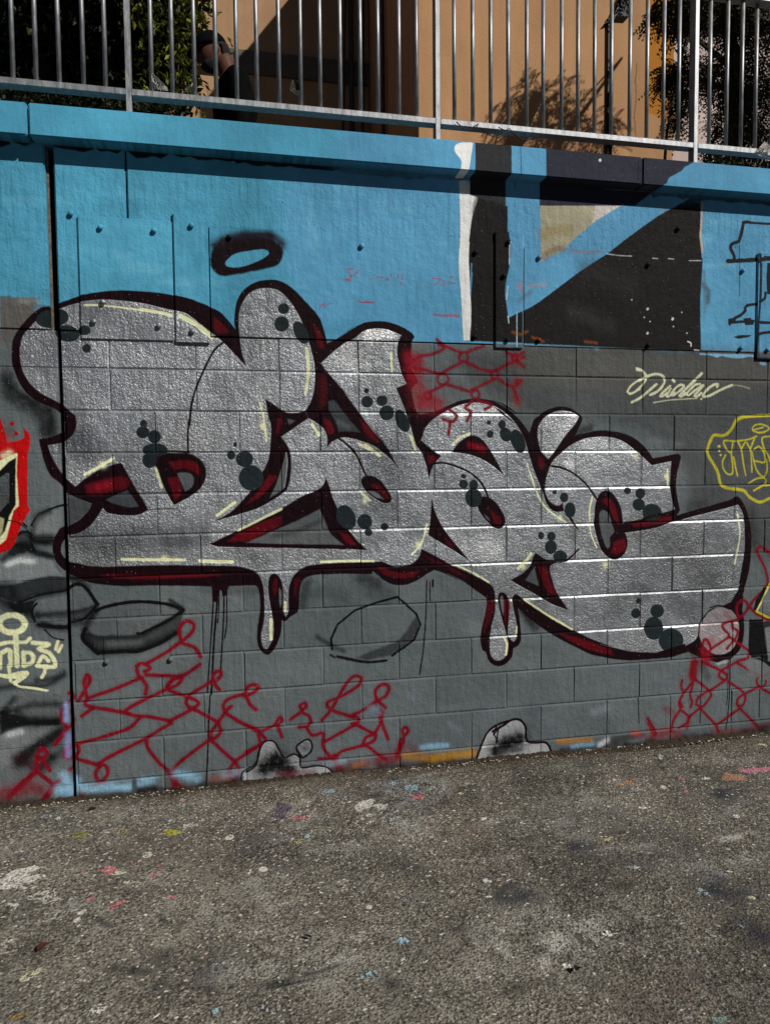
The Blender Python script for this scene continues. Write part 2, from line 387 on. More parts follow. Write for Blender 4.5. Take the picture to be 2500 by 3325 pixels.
('s', '2089,2388 2223,2395', 0.0191, '4c88ad', 0.03, 0.39, 0, 0),
('s', '-477,2501 -476,2399', 0.0575, '3d7f9b', 0.03, 0.31, 0, 0),
('s', '-210,3032 -136,3021', 0.0433, '4790ad', 0.03, 0.38, 0, 0),
('s', '1200,2922 1374,2920', 0.0153, '64a3c8', 0.03, 0.16, 0, 0),
('s', '-744,2526 -736,2405', 0.0498, '4790ad', 0.03, 0.36, 0, 0),
('s', '886,2915 1001,2927', 0.0393, '568fb5', 0.03, 0.24, 0, 0),
('s', '3762,2735 3759,2552', 0.0551, '568fb5', 0.03, 0.23, 0, 0),
('s', '3599,2315 3604,2252', 0.024, '4c88ad', 0.03, 0.29, 0, 0),
('s', '618,2749 625,2555', 0.0581, '3f86a4', 0.03, 0.33, 0, 0),
('s', '3855,2653 4131,2664', 0.033, '4c88ad', 0.03, 0.12, 0, 0),
('s', '3717,3045 3722,2989', 0.0438, '74aecb', 0.03, 0.38, 0, 0),
('s', '3207,2276 3423,2264', 0.0403, '74aecb', 0.03, 0.31, 0, 0),
('s', '2520,2312 2512,2252', 0.0523, '64a3c8', 0.03, 0.22, 0, 0),
('s', '2451,2980 2455,2872', 0.0175, '4a82a4', 0.03, 0.29, 0, 0),
('s', '-2098,2445 -1858,2435', 0.0403, '3f86a4', 0.03, 0.25, 0, 0),
('s', '444,2910 451,2701', 0.0279, '6aaac4', 0.03, 0.32, 0, 0),
('s', '-1634,2722 -1565,2730', 0.0229, '3f86a4', 0.03, 0.24, 0, 0),
('s', '247,2871 246,2698', 0.0449, '3f86a4', 0.03, 0.39, 0, 0),
('s', '3210,2701 3207,2525', 0.0248, '568fb5', 0.03, 0.25, 0, 0),
('s', '433,2915 436,2716', 0.0329, '6aaac4', 0.03, 0.25, 0, 0),
('s', '2912,2371 3110,2366', 0.0447, '568fb5', 0.03, 0.27, 0, 0),
('s', '2157,2290 2224,2285', 0.0458, '4a82a4', 0.03, 0.23, 0, 0),
('s', '-1076,2348 -1072,2252', 0.0259, '3d7f9b', 0.03, 0.39, 0, 0),
('s', '-1171,3007 -1168,2785', 0.042, '6aaac4', 0.03, 0.3, 0, 0),
('s', '1834,2533 1955,2535', 0.0289, '64a3c8', 0.03, 0.35, 0, 0),
('s', '473,2794 468,2632', 0.0242, '6aaac4', 0.03, 0.34, 0, 0),
('s', '1488,2451 1491,2252', 0.0477, '74aecb', 0.03, 0.13, 0, 0),
('s', '1658,2411 1658,2269', 0.0506, '568fb5', 0.03, 0.23, 0, 0),
('s', '3066,2455 3216,2452', 0.0234, '64a3c8', 0.03, 0.22, 0, 0),
('s', '-2075,2578 -2079,2423', 0.0397, '3d7f9b', 0.03, 0.26, 0, 0),
('s', '-444,2898 -172,2891', 0.032, '6aaac4', 0.03, 0.13, 0, 0),
('s', '4234,2383 4238,2252', 0.058, '74aecb', 0.03, 0.26, 0, 0),
('s', '2323,2652 2327,2468', 0.0452, '568fb5', 0.03, 0.33, 0, 0),
('s', '-218,2735 -224,2503', 0.0498, '58a0bd', 0.03, 0.25, 0, 0),
('s', '-1073,2593 -1080,2514', 0.0575, '4790ad', 0.03, 0.37, 0, 0),
('s', '-440,2770 -435,2555', 0.0191, '58a0bd', 0.03, 0.22, 0, 0),
('s', '-1073,2628 -1069,2526', 0.0185, '3f86a4', 0.03, 0.13, 0, 0),
('s', '2121,2557 2128,2326', 0.0527, '74aecb', 0.03, 0.17, 0, 0),
('s', '2260,2882 2266,2794', 0.0582, '64a3c8', 0.03, 0.38, 0, 0),
('s', '78,2532 353,2544', 0.0249, '3d7f9b', 0.03, 0.21, 0, 0),
('s', '2083,2657 2323,2657', 0.0371, '4a82a4', 0.03, 0.15, 0, 0),
('s', '-2167,2459 -2173,2294', 0.0564, '4790ad', 0.03, 0.24, 0, 0),
('s', '-400,2850 -402,2796', 0.0491, '3d7f9b', 0.03, 0.36, 0, 0),
('s', '-2146,2456 -2090,2458', 0.0468, '58a0bd', 0.03, 0.27, 0, 0),
('s', '517,2277 726,2282', 0.0442, '3d7f9b', 0.03, 0.28, 0, 0),
('s', '2335,2321 2554,2327', 0.0424, '74aecb', 0.03, 0.36, 0, 0),
('s', '1302,2815 1308,2678', 0.0368, '4c88ad', 0.03, 0.4, 0, 0),
('s', '1744,2599 1746,2425', 0.0398, '568fb5', 0.03, 0.23, 0, 0),
('s', '-920,2857 -849,2853', 0.0533, '3f86a4', 0.03, 0.24, 0, 0),
('s', '2459,2455 2452,2252', 0.0589, '4a82a4', 0.03, 0.13, 0, 0),
('s', '-1665,2767 -1406,2773', 0.0202, '58a0bd', 0.03, 0.25, 0, 0),
('s', '3415,3034 3421,2858', 0.0314, '568fb5', 0.03, 0.4, 0, 0),
('s', '-347,2581 -294,2570', 0.0244, '58a0bd', 0.03, 0.13, 0, 0),
('s', '592,2989 706,2991', 0.048, '6aaac4', 0.03, 0.24, 0, 0),
('s', '-1137,2709 -1142,2479', 0.0219, '58a0bd', 0.03, 0.33, 0, 0),
('s', '2654,2957 2895,2956', 0.0454, '74aecb', 0.03, 0.27, 0, 0),
('s', '-258,2273 -45,2275', 0.0151, '3d7f9b', 0.03, 0.32, 0, 0),
('s', '-1381,2984 -1151,2992', 0.0474, '3f86a4', 0.03, 0.4, 0, 0),
('s', '-1783,2299 -1571,2305', 0.026, '3f86a4', 0.03, 0.25, 0, 0),
('s', '2428,2910 2428,2746', 0.0281, '64a3c8', 0.03, 0.18, 0, 0),
('s', '3691,2633 3688,2483', 0.0159, '74aecb', 0.03, 0.37, 0, 0),
('s', '2348,2317 2560,2323', 0.0515, '74aecb', 0.03, 0.12, 0, 0),
('s', '3771,2857 4040,2857', 0.0535, '64a3c8', 0.03, 0.28, 0, 0),
('s', '1551,2774 1609,2783', 0.0179, '4c88ad', 0.03, 0.21, 0, 0),
('s', '330,2752 606,2752', 0.0232, '58a0bd', 0.03, 0.23, 0, 0),
('s', '3343,2780 3416,2787', 0.0194, '4a82a4', 0.03, 0.25, 0, 0),
('s', '-1411,2791 -1268,2799', 0.0451, '4790ad', 0.03, 0.17, 0, 0),
('s', '-1999,2853 -1993,2696', 0.0446, '58a0bd', 0.03, 0.34, 0, 0),
('s', '3929,2602 3924,2391', 0.0239, '64a3c8', 0.03, 0.18, 0, 0),
('s', '885,2981 892,2743', 0.0174, '568fb5', 0.03, 0.19, 0, 0),
('s', '-412,2858 -170,2853', 0.0314, '3f86a4', 0.03, 0.15, 0, 0),
('s', '3269,2959 3481,2964', 0.0525, '568fb5', 0.03, 0.18, 0, 0),
('s', '1941,2758 2156,2746', 0.0525, '568fb5', 0.03, 0.39, 0, 0),
('s', '3430,2881 3432,2830', 0.0363, '64a3c8', 0.03, 0.27, 0, 0),
('s', '-1458,2979 -1279,2971', 0.0595, '3f86a4', 0.03, 0.19, 0, 0),
('s', '722,2669 965,2659', 0.0262, '58a0bd', 0.03, 0.22, 0, 0),
('s', '3534,2336 3527,2252', 0.0388, '4c88ad', 0.03, 0.34, 0, 0),
('s', '-963,2413 -764,2418', 0.053, '3f86a4', 0.03, 0.13, 0, 0),
('s', '3966,2655 3959,2593', 0.0465, '568fb5', 0.03, 0.28, 0, 0),
('s', '-1055,2655 -837,2662', 0.0284, '3d7f9b', 0.03, 0.27, 0, 0),
('s', '2901,2263 2906,2252', 0.0214, '568fb5', 0.03, 0.33, 0, 0),
('s', '-1934,2945 -1940,2733', 0.0254, '58a0bd', 0.03, 0.36, 0, 0),
('s', '2854,2309 2857,2252', 0.0316, '74aecb', 0.03, 0.15, 0, 0),
('s', '-422,2557 -286,2551', 0.0481, '6aaac4', 0.03, 0.34, 0, 0),
('s', '1177,2473 1171,2326', 0.0375, '4c88ad', 0.03, 0.31, 0, 0),
('s', '489,2954 695,2965', 0.0441, '3f86a4', 0.03, 0.15, 0, 0),
('s', '-440,2819 -440,2631', 0.0415, '3f86a4', 0.03, 0.37, 0, 0),
('s', '-2172,2574 -2172,2495', 0.0455, '6aaac4', 0.03, 0.34, 0, 0),
('s', '3318,2873 3569,2866', 0.0154, '568fb5', 0.03, 0.13, 0, 0),
('s', '-1552,2527 -1338,2524', 0.0241, '3f86a4', 0.03, 0.39, 0, 0),
('s', '3466,2930 3541,2923', 0.033, '4a82a4', 0.03, 0.14, 0, 0),
('s', '-1657,3011 -1661,2918', 0.0174, '3d7f9b', 0.03, 0.39, 0, 0),
('s', '-945,2834 -683,2844', 0.0375, '6aaac4', 0.03, 0.24, 0, 0),
('s', '1869,2740 1951,2745', 0.0387, '74aecb', 0.03, 0.35, 0, 0),
('s', '2605,2853 2679,2863', 0.0567, '74aecb', 0.03, 0.38, 0, 0),
('s', '27,2681 211,2677', 0.0368, '3d7f9b', 0.03, 0.38, 0, 0),
('s', '2171,2971 2167,2774', 0.0223, '4a82a4', 0.03, 0.26, 0, 0),
('s', '-14,2339 -12,2252', 0.0268, '58a0bd', 0.03, 0.24, 0, 0),
('s', '109,2691 107,2560', 0.0437, '6aaac4', 0.03, 0.19, 0, 0),
('s', '-1988,2305 -1756,2299', 0.0424, '58a0bd', 0.03, 0.22, 0, 0),
('s', '1969,3039 2183,3051', 0.0344, '4a82a4', 0.03, 0.19, 0, 0),
('s', '1649,2798 1857,2809', 0.0517, '64a3c8', 0.03, 0.34, 0, 0),
('s', '-1108,3032 -884,3026', 0.043, '3d7f9b', 0.03, 0.26, 0, 0),
('s', '-596,2731 -446,2725', 0.0364, '58a0bd', 0.03, 0.27, 0, 0),
('s', '1191,3032 1192,2874', 0.0195, '64a3c8', 0.03, 0.4, 0, 0),
('s', '-396,2516 -401,2432', 0.0506, '3f86a4', 0.03, 0.38, 0, 0),
('s', '3974,2806 4029,2811', 0.0272, '4a82a4', 0.03, 0.28, 0, 0),
('s', '1955,2665 2159,2668', 0.0313, '74aecb', 0.03, 0.34, 0, 0),
('s', '302,2907 440,2897', 0.0393, '4790ad', 0.03, 0.3, 0, 0),
('s', '3025,2617 3305,2620', 0.0337, '568fb5', 0.03, 0.33, 0, 0),
('s', '-1681,2723 -1565,2728', 0.047, '3d7f9b', 0.03, 0.38, 0, 0),
('s', '-922,3030 -918,2664', 0.0119, '2f6a83', 0.006, 0.18, 0, 0),
('s', '735,3030 738,2743', 0.0073, '2f6a83', 0.006, 0.18, 0, 0),
('s', '-143,3030 -140,2948', 0.0051, '2f6a83', 0.006, 0.17, 0, 0),
('s', '-1469,3030 -1464,2673', 0.0102, '2f6a83', 0.006, 0.21, 0, 0),
('s', '-948,3030 -942,2698', 0.0084, '2f6a83', 0.006, 0.15, 0, 0),
('s', '2857,3030 2858,2647', 0.0114, '3a6c8c', 0.006, 0.18, 0, 0),
('s', '2784,3030 2779,2859', 0.0031, '3a6c8c', 0.006, 0.26, 0, 0),
('s', '1924,3030 1926,2737', 0.0087, '3a6c8c', 0.006, 0.4, 0, 0),
('s', '1965,3030 1959,2672', 0.0086, '3a6c8c', 0.006, 0.39, 0, 0),
('s', '3906,3030 3901,2902', 0.0137, '3a6c8c', 0.006, 0.22, 0, 0),
('s', '-969,3030 -968,2719', 0.008, '2f6a83', 0.006, 0.37, 0, 0),
('s', '1698,3030 1704,2773', 0.0041, '3a6c8c', 0.006, 0.36, 0, 0),
('s', '2182,3030 2185,2764', 0.0066, '3a6c8c', 0.006, 0.36, 0, 0),
('s', '915,3030 910,2650', 0.0095, '3a6c8c', 0.006, 0.24, 0, 0),
('s', '2747,3030 2744,2894', 0.014, '3a6c8c', 0.006, 0.21, 0, 0),
('s', '-1441,3030 -1437,2702', 0.0031, '2f6a83', 0.006, 0.24, 0, 0),
('s', '-489,3030 -483,2715', 0.0132, '2f6a83', 0.006, 0.13, 0, 0),
('s', '-1621,3030 -1626,2886', 0.0076, '2f6a83', 0.006, 0.34, 0, 0),
('s', '1474,3030 1473,2719', 0.0081, '3a6c8c', 0.006, 0.21, 0, 0),
('s', '2634,3030 2632,2744', 0.0037, '3a6c8c', 0.006, 0.35, 0, 0),
('s', '-1765,3030 -1764,2911', 0.0101, '2f6a83', 0.006, 0.33, 0, 0),
('s', '188,3030 192,2842', 0.0081, '2f6a83', 0.006, 0.38, 0, 0),
('s', '2866,3030 2865,2640', 0.0083, '3a6c8c', 0.006, 0.27, 0, 0),
('s', '471,3030 468,2876', 0.0127, '2f6a83', 0.006, 0.16, 0, 0),
('s', '2899,3030 2897,2798', 0.0098, '3a6c8c', 0.006, 0.24, 0, 0),
('s', '866,3030 872,2920', 0.0082, '3a6c8c', 0.006, 0.4, 0, 0),
('s', '683,3030 681,2650', 0.0105, '2f6a83', 0.006, 0.2, 0, 0),
('s', '2150,3030 2156,2794', 0.0093, '3a6c8c', 0.006, 0.23, 0, 0),
('s', '493,3030 499,2712', 0.0053, '2f6a83', 0.006, 0.13, 0, 0),
('s', '2223,3030 2226,2913', 0.0082, '3a6c8c', 0.006, 0.21, 0, 0),
('s', '924,3030 922,2788', 0.0061, '3a6c8c', 0.006, 0.4, 0, 0),
('s', '140,3030 141,2696', 0.0073, '2f6a83', 0.006, 0.23, 0, 0),
('s', '-1482,3030 -1483,2730', 0.0049, '2f6a83', 0.006, 0.37, 0, 0),
('s', '3681,3030 3685,2853', 0.0117, '3a6c8c', 0.006, 0.35, 0, 0),
('s', '554,3030 558,2717', 0.0069, '2f6a83', 0.006, 0.19, 0, 0),
('s', '1700,3030 1699,2825', 0.0105, '3a6c8c', 0.006, 0.37, 0, 0),
('s', '-695,3030 -697,2842', 0.0042, '2f6a83', 0.006, 0.36, 0, 0),
('s', '3350,3030 3355,2899', 0.0111, '3a6c8c', 0.006, 0.35, 0, 0),
('s', '854,3030 849,2916', 0.0087, '3a6c8c', 0.006, 0.2, 0, 0),
('s', '-1968,3030 -1973,2905', 0.0133, '2f6a83', 0.006, 0.18, 0, 0),
('s', '2938,3030 2942,2970', 0.0107, '3a6c8c', 0.006, 0.32, 0, 0),
('s', '651,3030 647,2746', 0.0043, '2f6a83', 0.006, 0.17, 0, 0),
('s', '2255,3030 2249,2767', 0.0138, '3a6c8c', 0.006, 0.27, 0, 0),
('s', '3539,3030 3541,2848', 0.0068, '3a6c8c', 0.006, 0.29, 0, 0),
('s', '3322,3030 3318,2730', 0.0099, '3a6c8c', 0.006, 0.17, 0, 0),
('s', '-690,3030 -692,2701', 0.005, '2f6a83', 0.006, 0.18, 0, 0),
('s', '-968,3030 -972,2696', 0.0139, '2f6a83', 0.006, 0.22, 0, 0),
('s', '1814,3030 1815,2684', 0.0101, '3a6c8c', 0.006, 0.29, 0, 0),
('s', '686,3030 681,2649', 0.0093, '2f6a83', 0.006, 0.21, 0, 0),
('s', '4147,3030 4149,2714', 0.0082, '3a6c8c', 0.006, 0.13, 0, 0),
('s', '1418,3030 1423,2752', 0.0119, '3a6c8c', 0.006, 0.21, 0, 0),
('s', '2147,3030 2150,2949', 0.0113, '3a6c8c', 0.006, 0.17, 0, 0),
('s', '3620,3030 3625,2930', 0.0139, '3a6c8c', 0.006, 0.23, 0, 0),
('s', '1237,3030 1240,2882', 0.0062, '3a6c8c', 0.006, 0.35, 0, 0),
('s', '3289,3030 3285,2854', 0.0096, '3a6c8c', 0.006, 0.19, 0, 0),
('s', '603,3030 599,2889', 0.0059, '2f6a83', 0.006, 0.16, 0, 0),
('s', '-1513,3030 -1511,2718', 0.0137, '2f6a83', 0.006, 0.25, 0, 0),
('s', '2824,3030 2821,2883', 0.0075, '3a6c8c', 0.006, 0.34, 0, 0),
('s', '3689,3030 3688,2717', 0.0102, '3a6c8c', 0.006, 0.38, 0, 0),
('s', '1363,3030 1366,2801', 0.0063, '3a6c8c', 0.006, 0.22, 0, 0),
('s', '4268,3030 4264,2817', 0.0078, '3a6c8c', 0.006, 0.3, 0, 0),
('s', '3081,3030 3080,2944', 0.0134, '3a6c8c', 0.006, 0.15, 0, 0),
('s', '1722,3030 1721,2767', 0.0104, '3a6c8c', 0.006, 0.33, 0, 0),
('s', '1162,3030 1158,2699', 0.0135, '3a6c8c', 0.006, 0.21, 0, 0),
('s', '1294,736 1487,721', 0.0648, '747b7e', 0.05, 0.32, 0, 0),
('s', '1765,1166 1917,1150', 0.0471, '4a5053', 0.05, 0.2, 0, 0),
('s', '-694,1184 -645,1206', 0.041, '52585b', 0.05, 0.23, 0, 0),
('s', '-186,463 -31,458', 0.0465, '6b7275', 0.05, 0.45, 0, 0),
('s', '1137,1730 1201,1704', 0.0697, '6b7275', 0.05, 0.32, 0, 0),
('s', '1059,1005 1253,1021', 0.0356, '4a5053', 0.05, 0.32, 0, 0),
('s', '-569,1333 -360,1360', 0.0675, '4a5053', 0.05, 0.29, 0, 0),
('s', '3044,377 3184,396', 0.0706, '747b7e', 0.05, 0.24, 0, 0),
('s', '1527,617 1751,592', 0.0247, '4a5053', 0.05, 0.41, 0, 0),
('s', '2188,664 2251,658', 0.0265, '6b7275', 0.05, 0.38, 0, 0),
('s', '2096,1657 2195,1632', 0.0495, '747b7e', 0.05, 0.35, 0, 0),
('s', '2089,1253 2169,1254', 0.0592, '747b7e', 0.05, 0.35, 0, 0),
('s', '-403,1492 -158,1491', 0.0239, '4a5053', 0.05, 0.24, 0, 0),
('s', '3011,53 3231,73', 0.0671, '52585b', 0.05, 0.42, 0, 0),
('s', '631,1344 837,1345', 0.0617, '52585b', 0.05, 0.2, 0, 0),
('s', '1883,1199 2074,1194', 0.0512, '4a5053', 0.05, 0.22, 0, 0),
('s', '236,1647 409,1622', 0.041, '6b7275', 0.05, 0.17, 0, 0),
('s', '-454,1167 -234,1168', 0.0477, '4a5053', 0.05, 0.27, 0, 0),
('s', '2742,883 2866,909', 0.0797, '6b7275', 0.05, 0.24, 0, 0),
('s', '1471,153 1628,168', 0.0268, '4a5053', 0.05, 0.23, 0, 0),
('s', '874,1159 1063,1132', 0.0406, '6b7275', 0.05, 0.37, 0, 0),
('s', '1926,1542 2071,1528', 0.0872, '747b7e', 0.05, 0.4, 0, 0),
('s', '2633,1081 2754,1087', 0.0583, '52585b', 0.05, 0.33, 0, 0),
('s', '2005,72 2099,82', 0.0873, '4a5053', 0.05, 0.37, 0, 0),
('s', '195,1444 445,1449', 0.0732, '6b7275', 0.05, 0.24, 0, 0),
('s', '370,1160 554,1166', 0.0618, '6b7275', 0.05, 0.24, 0, 0),
('s', '2340,1738 2523,1715', 0.0298, '747b7e', 0.05, 0.34, 0, 0),
('s', '1064,296 1294,313', 0.0249, '747b7e', 0.05, 0.39, 0, 0),
('s', '-688,1346 -582,1318', 0.0648, '4a5053', 0.05, 0.34, 0, 0),
('s', '2176,1075 2285,1092', 0.0633, '6b7275', 0.05, 0.27, 0, 0),
('s', '1891,806 1943,793', 0.0735, '747b7e', 0.05, 0.35, 0, 0),
('s', '-517,154 -394,162', 0.0749, '6b7275', 0.05, 0.26, 0, 0),
('s', '1972,978 2100,981', 0.0402, '6b7275', 0.05, 0.43, 0, 0),
('s', '-692,593 -581,577', 0.0367, '52585b', 0.05, 0.17, 0, 0),
('s', '1067,1148 1160,1166', 0.0216, '6b7275', 0.05, 0.33, 0, 0),
('s', '1643,1094 1885,1069', 0.0339, '52585b', 0.05, 0.36, 0, 0),
('s', '2167,557 2363,557', 0.0215, '6b7275', 0.05, 0.22, 0, 0),
('s', '1473,1619 1675,1602', 0.0291, '6b7275', 0.05, 0.33, 0, 0),
('s', '2598,124 2691,121', 0.0616, '4a5053', 0.05, 0.26, 0, 0),
('s', '3042,725 3075,706', 0.0525, '4a5053', 0.05, 0.23, 0, 0),
('s', '217,1561 315,1536', 0.0767, '4a5053', 0.05, 0.15, 0, 0),
('s', '2564,870 2744,873', 0.0848, '52585b', 0.05, 0.31, 0, 0),
('s', '-354,1831 -213,1819', 0.0493, '6b7275', 0.05, 0.36, 0, 0),
('s', '-252,961 -44,964', 0.0372, '4a5053', 0.05, 0.23, 0, 0),
('s', '2004,154 2199,144', 0.0756, '4a5053', 0.05, 0.31, 0, 0),
('s', '1762,1114 1959,1114', 0.0701, '747b7e', 0.05, 0.41, 0, 0),
('s', '2197,1798 2380,1822', 0.0836, '52585b', 0.05, 0.3, 0, 0),
('s', '-188,1514 -80,1519', 0.0456, '747b7e', 0.05, 0.42, 0, 0),
('s', '1388,1529 1563,1523', 0.0428, '747b7e', 0.05, 0.17, 0, 0),
('s', '-347,1428 -299,1453', 0.0385, '52585b', 0.05, 0.2, 0, 0),
('s', '1814,1099 1851,1077', 0.0603, '4a5053', 0.05, 0.39, 0, 0),
('s', '-98,1694 103,1671', 0.0693, '6b7275', 0.05, 0.22, 0, 0),
('s', '-630,1463 -446,1477', 0.0303, '6b7275', 0.05, 0.37, 0, 0),
('s', '-147,896 -52,905', 0.0588, '52585b', 0.05, 0.31, 0, 0),
('s', '2780,503 2893,526', 0.087, '52585b', 0.05, 0.2, 0, 0),
('s', '2620,266 2692,288', 0.0538, '52585b', 0.05, 0.17, 0, 0),
('s', '1120,53 1250,38', 0.035, '747b7e', 0.05, 0.28, 0, 0),
('s', '580,912 634,892', 0.0891, '52585b', 0.05, 0.43, 0, 0),
('s', '1633,486 1815,469', 0.071, '6b7275', 0.05, 0.36, 0, 0),
('s', '1191,1612 1316,1593', 0.0765, '52585b', 0.05, 0.34, 0, 0),
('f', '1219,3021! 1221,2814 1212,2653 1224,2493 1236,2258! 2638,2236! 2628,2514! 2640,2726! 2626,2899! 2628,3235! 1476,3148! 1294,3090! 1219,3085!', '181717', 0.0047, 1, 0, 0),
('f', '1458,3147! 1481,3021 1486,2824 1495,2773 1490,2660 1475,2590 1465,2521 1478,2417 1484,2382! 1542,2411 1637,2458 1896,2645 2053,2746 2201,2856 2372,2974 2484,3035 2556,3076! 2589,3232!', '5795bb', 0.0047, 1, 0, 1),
('f', '1665,3162! 1664,3016 1674,2826 1669,2685! 1727,2720 1798,2754 1875,2827 1982,2912 2090,2983 2184,3037! 2217,3204!', 'a39d86', 0.0063, 1, 0, 1),
('y', '1683,2826 1740,2856 1827,2870', 0.0469, '8d7e4e', 0.6, 0),
('y', '1684,2713 1760,2757 1798,2763', 0.0344, '6d5f52', 0.7, 0),
('y', '1847,2752 1934,2748 2013,2757', 0.0141, '8a6a60', 0.6, 0),
('f', '1988,3187! 1984,2976 1962,2961! 1982,2954 1972,2909! 2090,2981 2184,3037! 2215,3204!', 'c4bdba', 0.0063, 1, 0, 1),
('y', '1932,3016 1952,2965', 0.0469, 'b0a98a', 0.5, 0),
('s', '2079,3061 2086,2867', 0.0031, '6f7f88', 0.0031, 0.6, 0, 1),
('y', '2381,3028 2387,2993', 0.0156, '7f8f99', 0.6, 0),
('s', '2635,3054 2631,2917 2627,2880 2642,2790', 0.0125, 'c2ab92', 0.0063, 0.8, 0, 1),
('f', '1219,3085! 1219,3021 1223,2814 1213,2653 1225,2493 1237,2258! 1273,2259! 1280,2414 1268,2656 1272,2777 1290,2906 1316,2988 1327,3093!', 'dcdede', 0.0047, 1, 0, 1),
('y', '1316,3012 1294,2923', 0.0141, '4a4a4c', 0.7, 0),
('s', '1283,2657 1276,2495 1285,2608', 0.0063, '5795bb', 0.0047, 0.8, 0, 1),
('s', '1531,2415 1531,2235', 0.005, 'a9c7dc', 0.0031, 1, 0, 1),
('s', '1566,2820 1569,2232', 0.0041, '8fb2c8', 0.0031, 1, 0, 1),
('s', '1490,2772 1488,2660', 0.0047, 'b5c8d4', 0.0031, 1, 0, 1),
('s', '1481,2547 1472,2478', 0.0063, 'b5d0e0', 0.0031, 1, 0, 1),
('s', '1481,2391 1486,2356', 0.0047, 'b5d0e0', 0.0031, 1, 0, 1),
('y', '1505,2309 1552,2297 1594,2316', 0.0109, '8a4a1c', 0.55, 0),
('y', '1623,2286 1685,2266 1647,2282', 0.0109, '8a4a1c', 0.55, 0),
('y', '1928,2272 1968,2269 1997,2265', 0.0109, '8a4a1c', 0.55, 0),
('y', '1547,2559 1566,2525', 0.0188, 'a77a76', 0.6, 0),
('y', '1603,2553 1703,2570', 0.0141, 'a4827f', 0.5, 0),
('y', '2647,2607 2680,2571 2676,2515', 0.025, '3e4c55', 0.8, 0),
('y', '2648,2680 2661,2459', 0.0156, '52656f', 0.6, 0),
('f', '2308,2457 2306,2454 2302,2453 2299,2452 2296,2454 2295,2456 2294,2460 2296,2463 2298,2466 2302,2468 2305,2468 2308,2467 2309,2464 2310,2461', 'b9b6b2', 0.0031, 1, 0, 1),
('f', '2463,2408 2461,2405 2457,2403 2454,2403 2451,2404 2450,2407 2449,2410 2451,2414 2453,2417 2457,2419 2460,2419 2463,2417 2465,2415 2465,2411', 'b9b6b2', 0.0031, 1, 0, 1),
('f', '2517,2448 2516,2447 2514,2446 2513,2446 2511,2447 2510,2448 2510,2450 2510,2451 2511,2453 2513,2453 2515,2453 2516,2452 2518,2451 2518,2449', 'b9b6b2', 0.0031, 1, 0, 1),
('f', '2286,2412 2285,2411 2283,2411 2281,2411 2279,2411 2278,2413 2278,2414 2279,2416 2280,2417 2282,2418 2283,2418 2285,2417 2286,2416 2286,2414', 'b9b6b2', 0.0031, 1, 0, 1),
('f', '2322,2391 2321,2390 2319,2389 2317,2389 2315,2390 2314,2391 2314,2393 2315,2394 2316,2396 2318,2396 2319,2396 2321,2395 2322,2394 2322,2392', 'b9b6b2', 0.0031, 1, 0, 1),
('f', '2310,2325 2307,2323 2304,2321 2301,2321 2298,2322 2296,2325 2296,2328 2297,2331 2300,2334 2303,2336 2307,2336 2309,2335 2311,2332 2311,2329', 'b9b6b2', 0.0031, 1, 0, 1),
('f', '2551,2334 2549,2333 2548,2332 2546,2332 2544,2333 2543,2334 2543,2336 2543,2337 2545,2339 2546,2339 2548,2339 2550,2338 2551,2337 2551,2335', 'b9b6b2', 0.0031, 1, 0, 1),
('f', '2209,2505 2207,2503 2206,2503 2204,2503 2202,2504 2201,2505 2201,2506 2201,2508 2203,2509 2204,2510 2206,2510 2208,2509 2209,2508 2209,2506', 'b9b6b2', 0.0031, 1, 0, 1),
('f', '2467,2368 2465,2367 2464,2366 2462,2366 2460,2367 2459,2368 2459,2370 2459,2372 2460,2373 2462,2373 2464,2373 2466,2373 2467,2371 2467,2370', 'b9b6b2', 0.0031, 1, 0, 1),
('s', '2553,2290 2574,2281 2574,2264', 0.0063, 'cfcfcc', 0.0031, 1, 0, 1),
('s', '2596,2243 2628,2240', 0.0078, 'cfcfcc', 0.0031, 1, 0, 1),
('s', '2053,2746 2132,2741 2202,2742', 0.0047, 'b9bcc0', 0.0031, 0.8, 0, 1),
('s', '2329,2737 2360,2736', 0.0047, 'b9bcc0', 0.0031, 0.8, 0, 1),
('s', '2426,2740 2459,2739', 0.0047, 'b9bcc0', 0.0031, 0.8, 0, 1),
('s', '2556,2735 2629,2739', 0.0047, 'b9bcc0', 0.0031, 0.8, 0, 1),
('y', '1858,2431 2076,2358', 0.0625, '2e2d2b', 0.6, 0),
('y', '1542,2472 1618,2527', 0.0188, '4f5a60', 0.4, 0),
('y', '1935,2664 2174,2586', 0.0938, '2b2a29', 0.5, 0),
('s', '3095,2969 3024,2968 2948,2967 2915,2967!', 0.0141, '1d1c20', 0.0034, 1, 0, 1),
('s', '2945,2969 2921,2972 2896,2964', 0.0156, '1d1c20', 0.0034, 1, 0, 1),
('s', '2899,2958! 2887,2902 2872,2859! 2826,2841 2820,2819 2838,2788 2847,2761 2834,2748', 0.0203, '1d1c20', 0.0034, 1, 0, 1),
('s', '2799,2744! 2866,2750 2980,2762!', 0.025, '1d1c20', 0.0034, 1, 0, 0),
('s', '3100,2772 3037,2770!', 0.0266, '1d1c20', 0.0034, 1, 0, 1),
('f', '2991,2740! 3001,2796! 3009,2797! 3012,2774! 3040,2775! 3040,2756! 3013,2750!', '1d1c20', 0.0031, 1, 0, 0),
('f', '3049,2745! 3101,2750! 3105,2571! 3053,2569! 3045,2653!', '1d1c20', 0.0031, 1, 0, 0),
('s', '3042,2575 3037,2545 3007,2525', 0.0172, '1d1c20', 0.0034, 1, 0, 1),
('s', '2987,2512 2931,2504! 2915,2488! 2918,2474 2889,2447 2851,2430!', 0.0172, '1d1c20', 0.0034, 1, 0, 1),
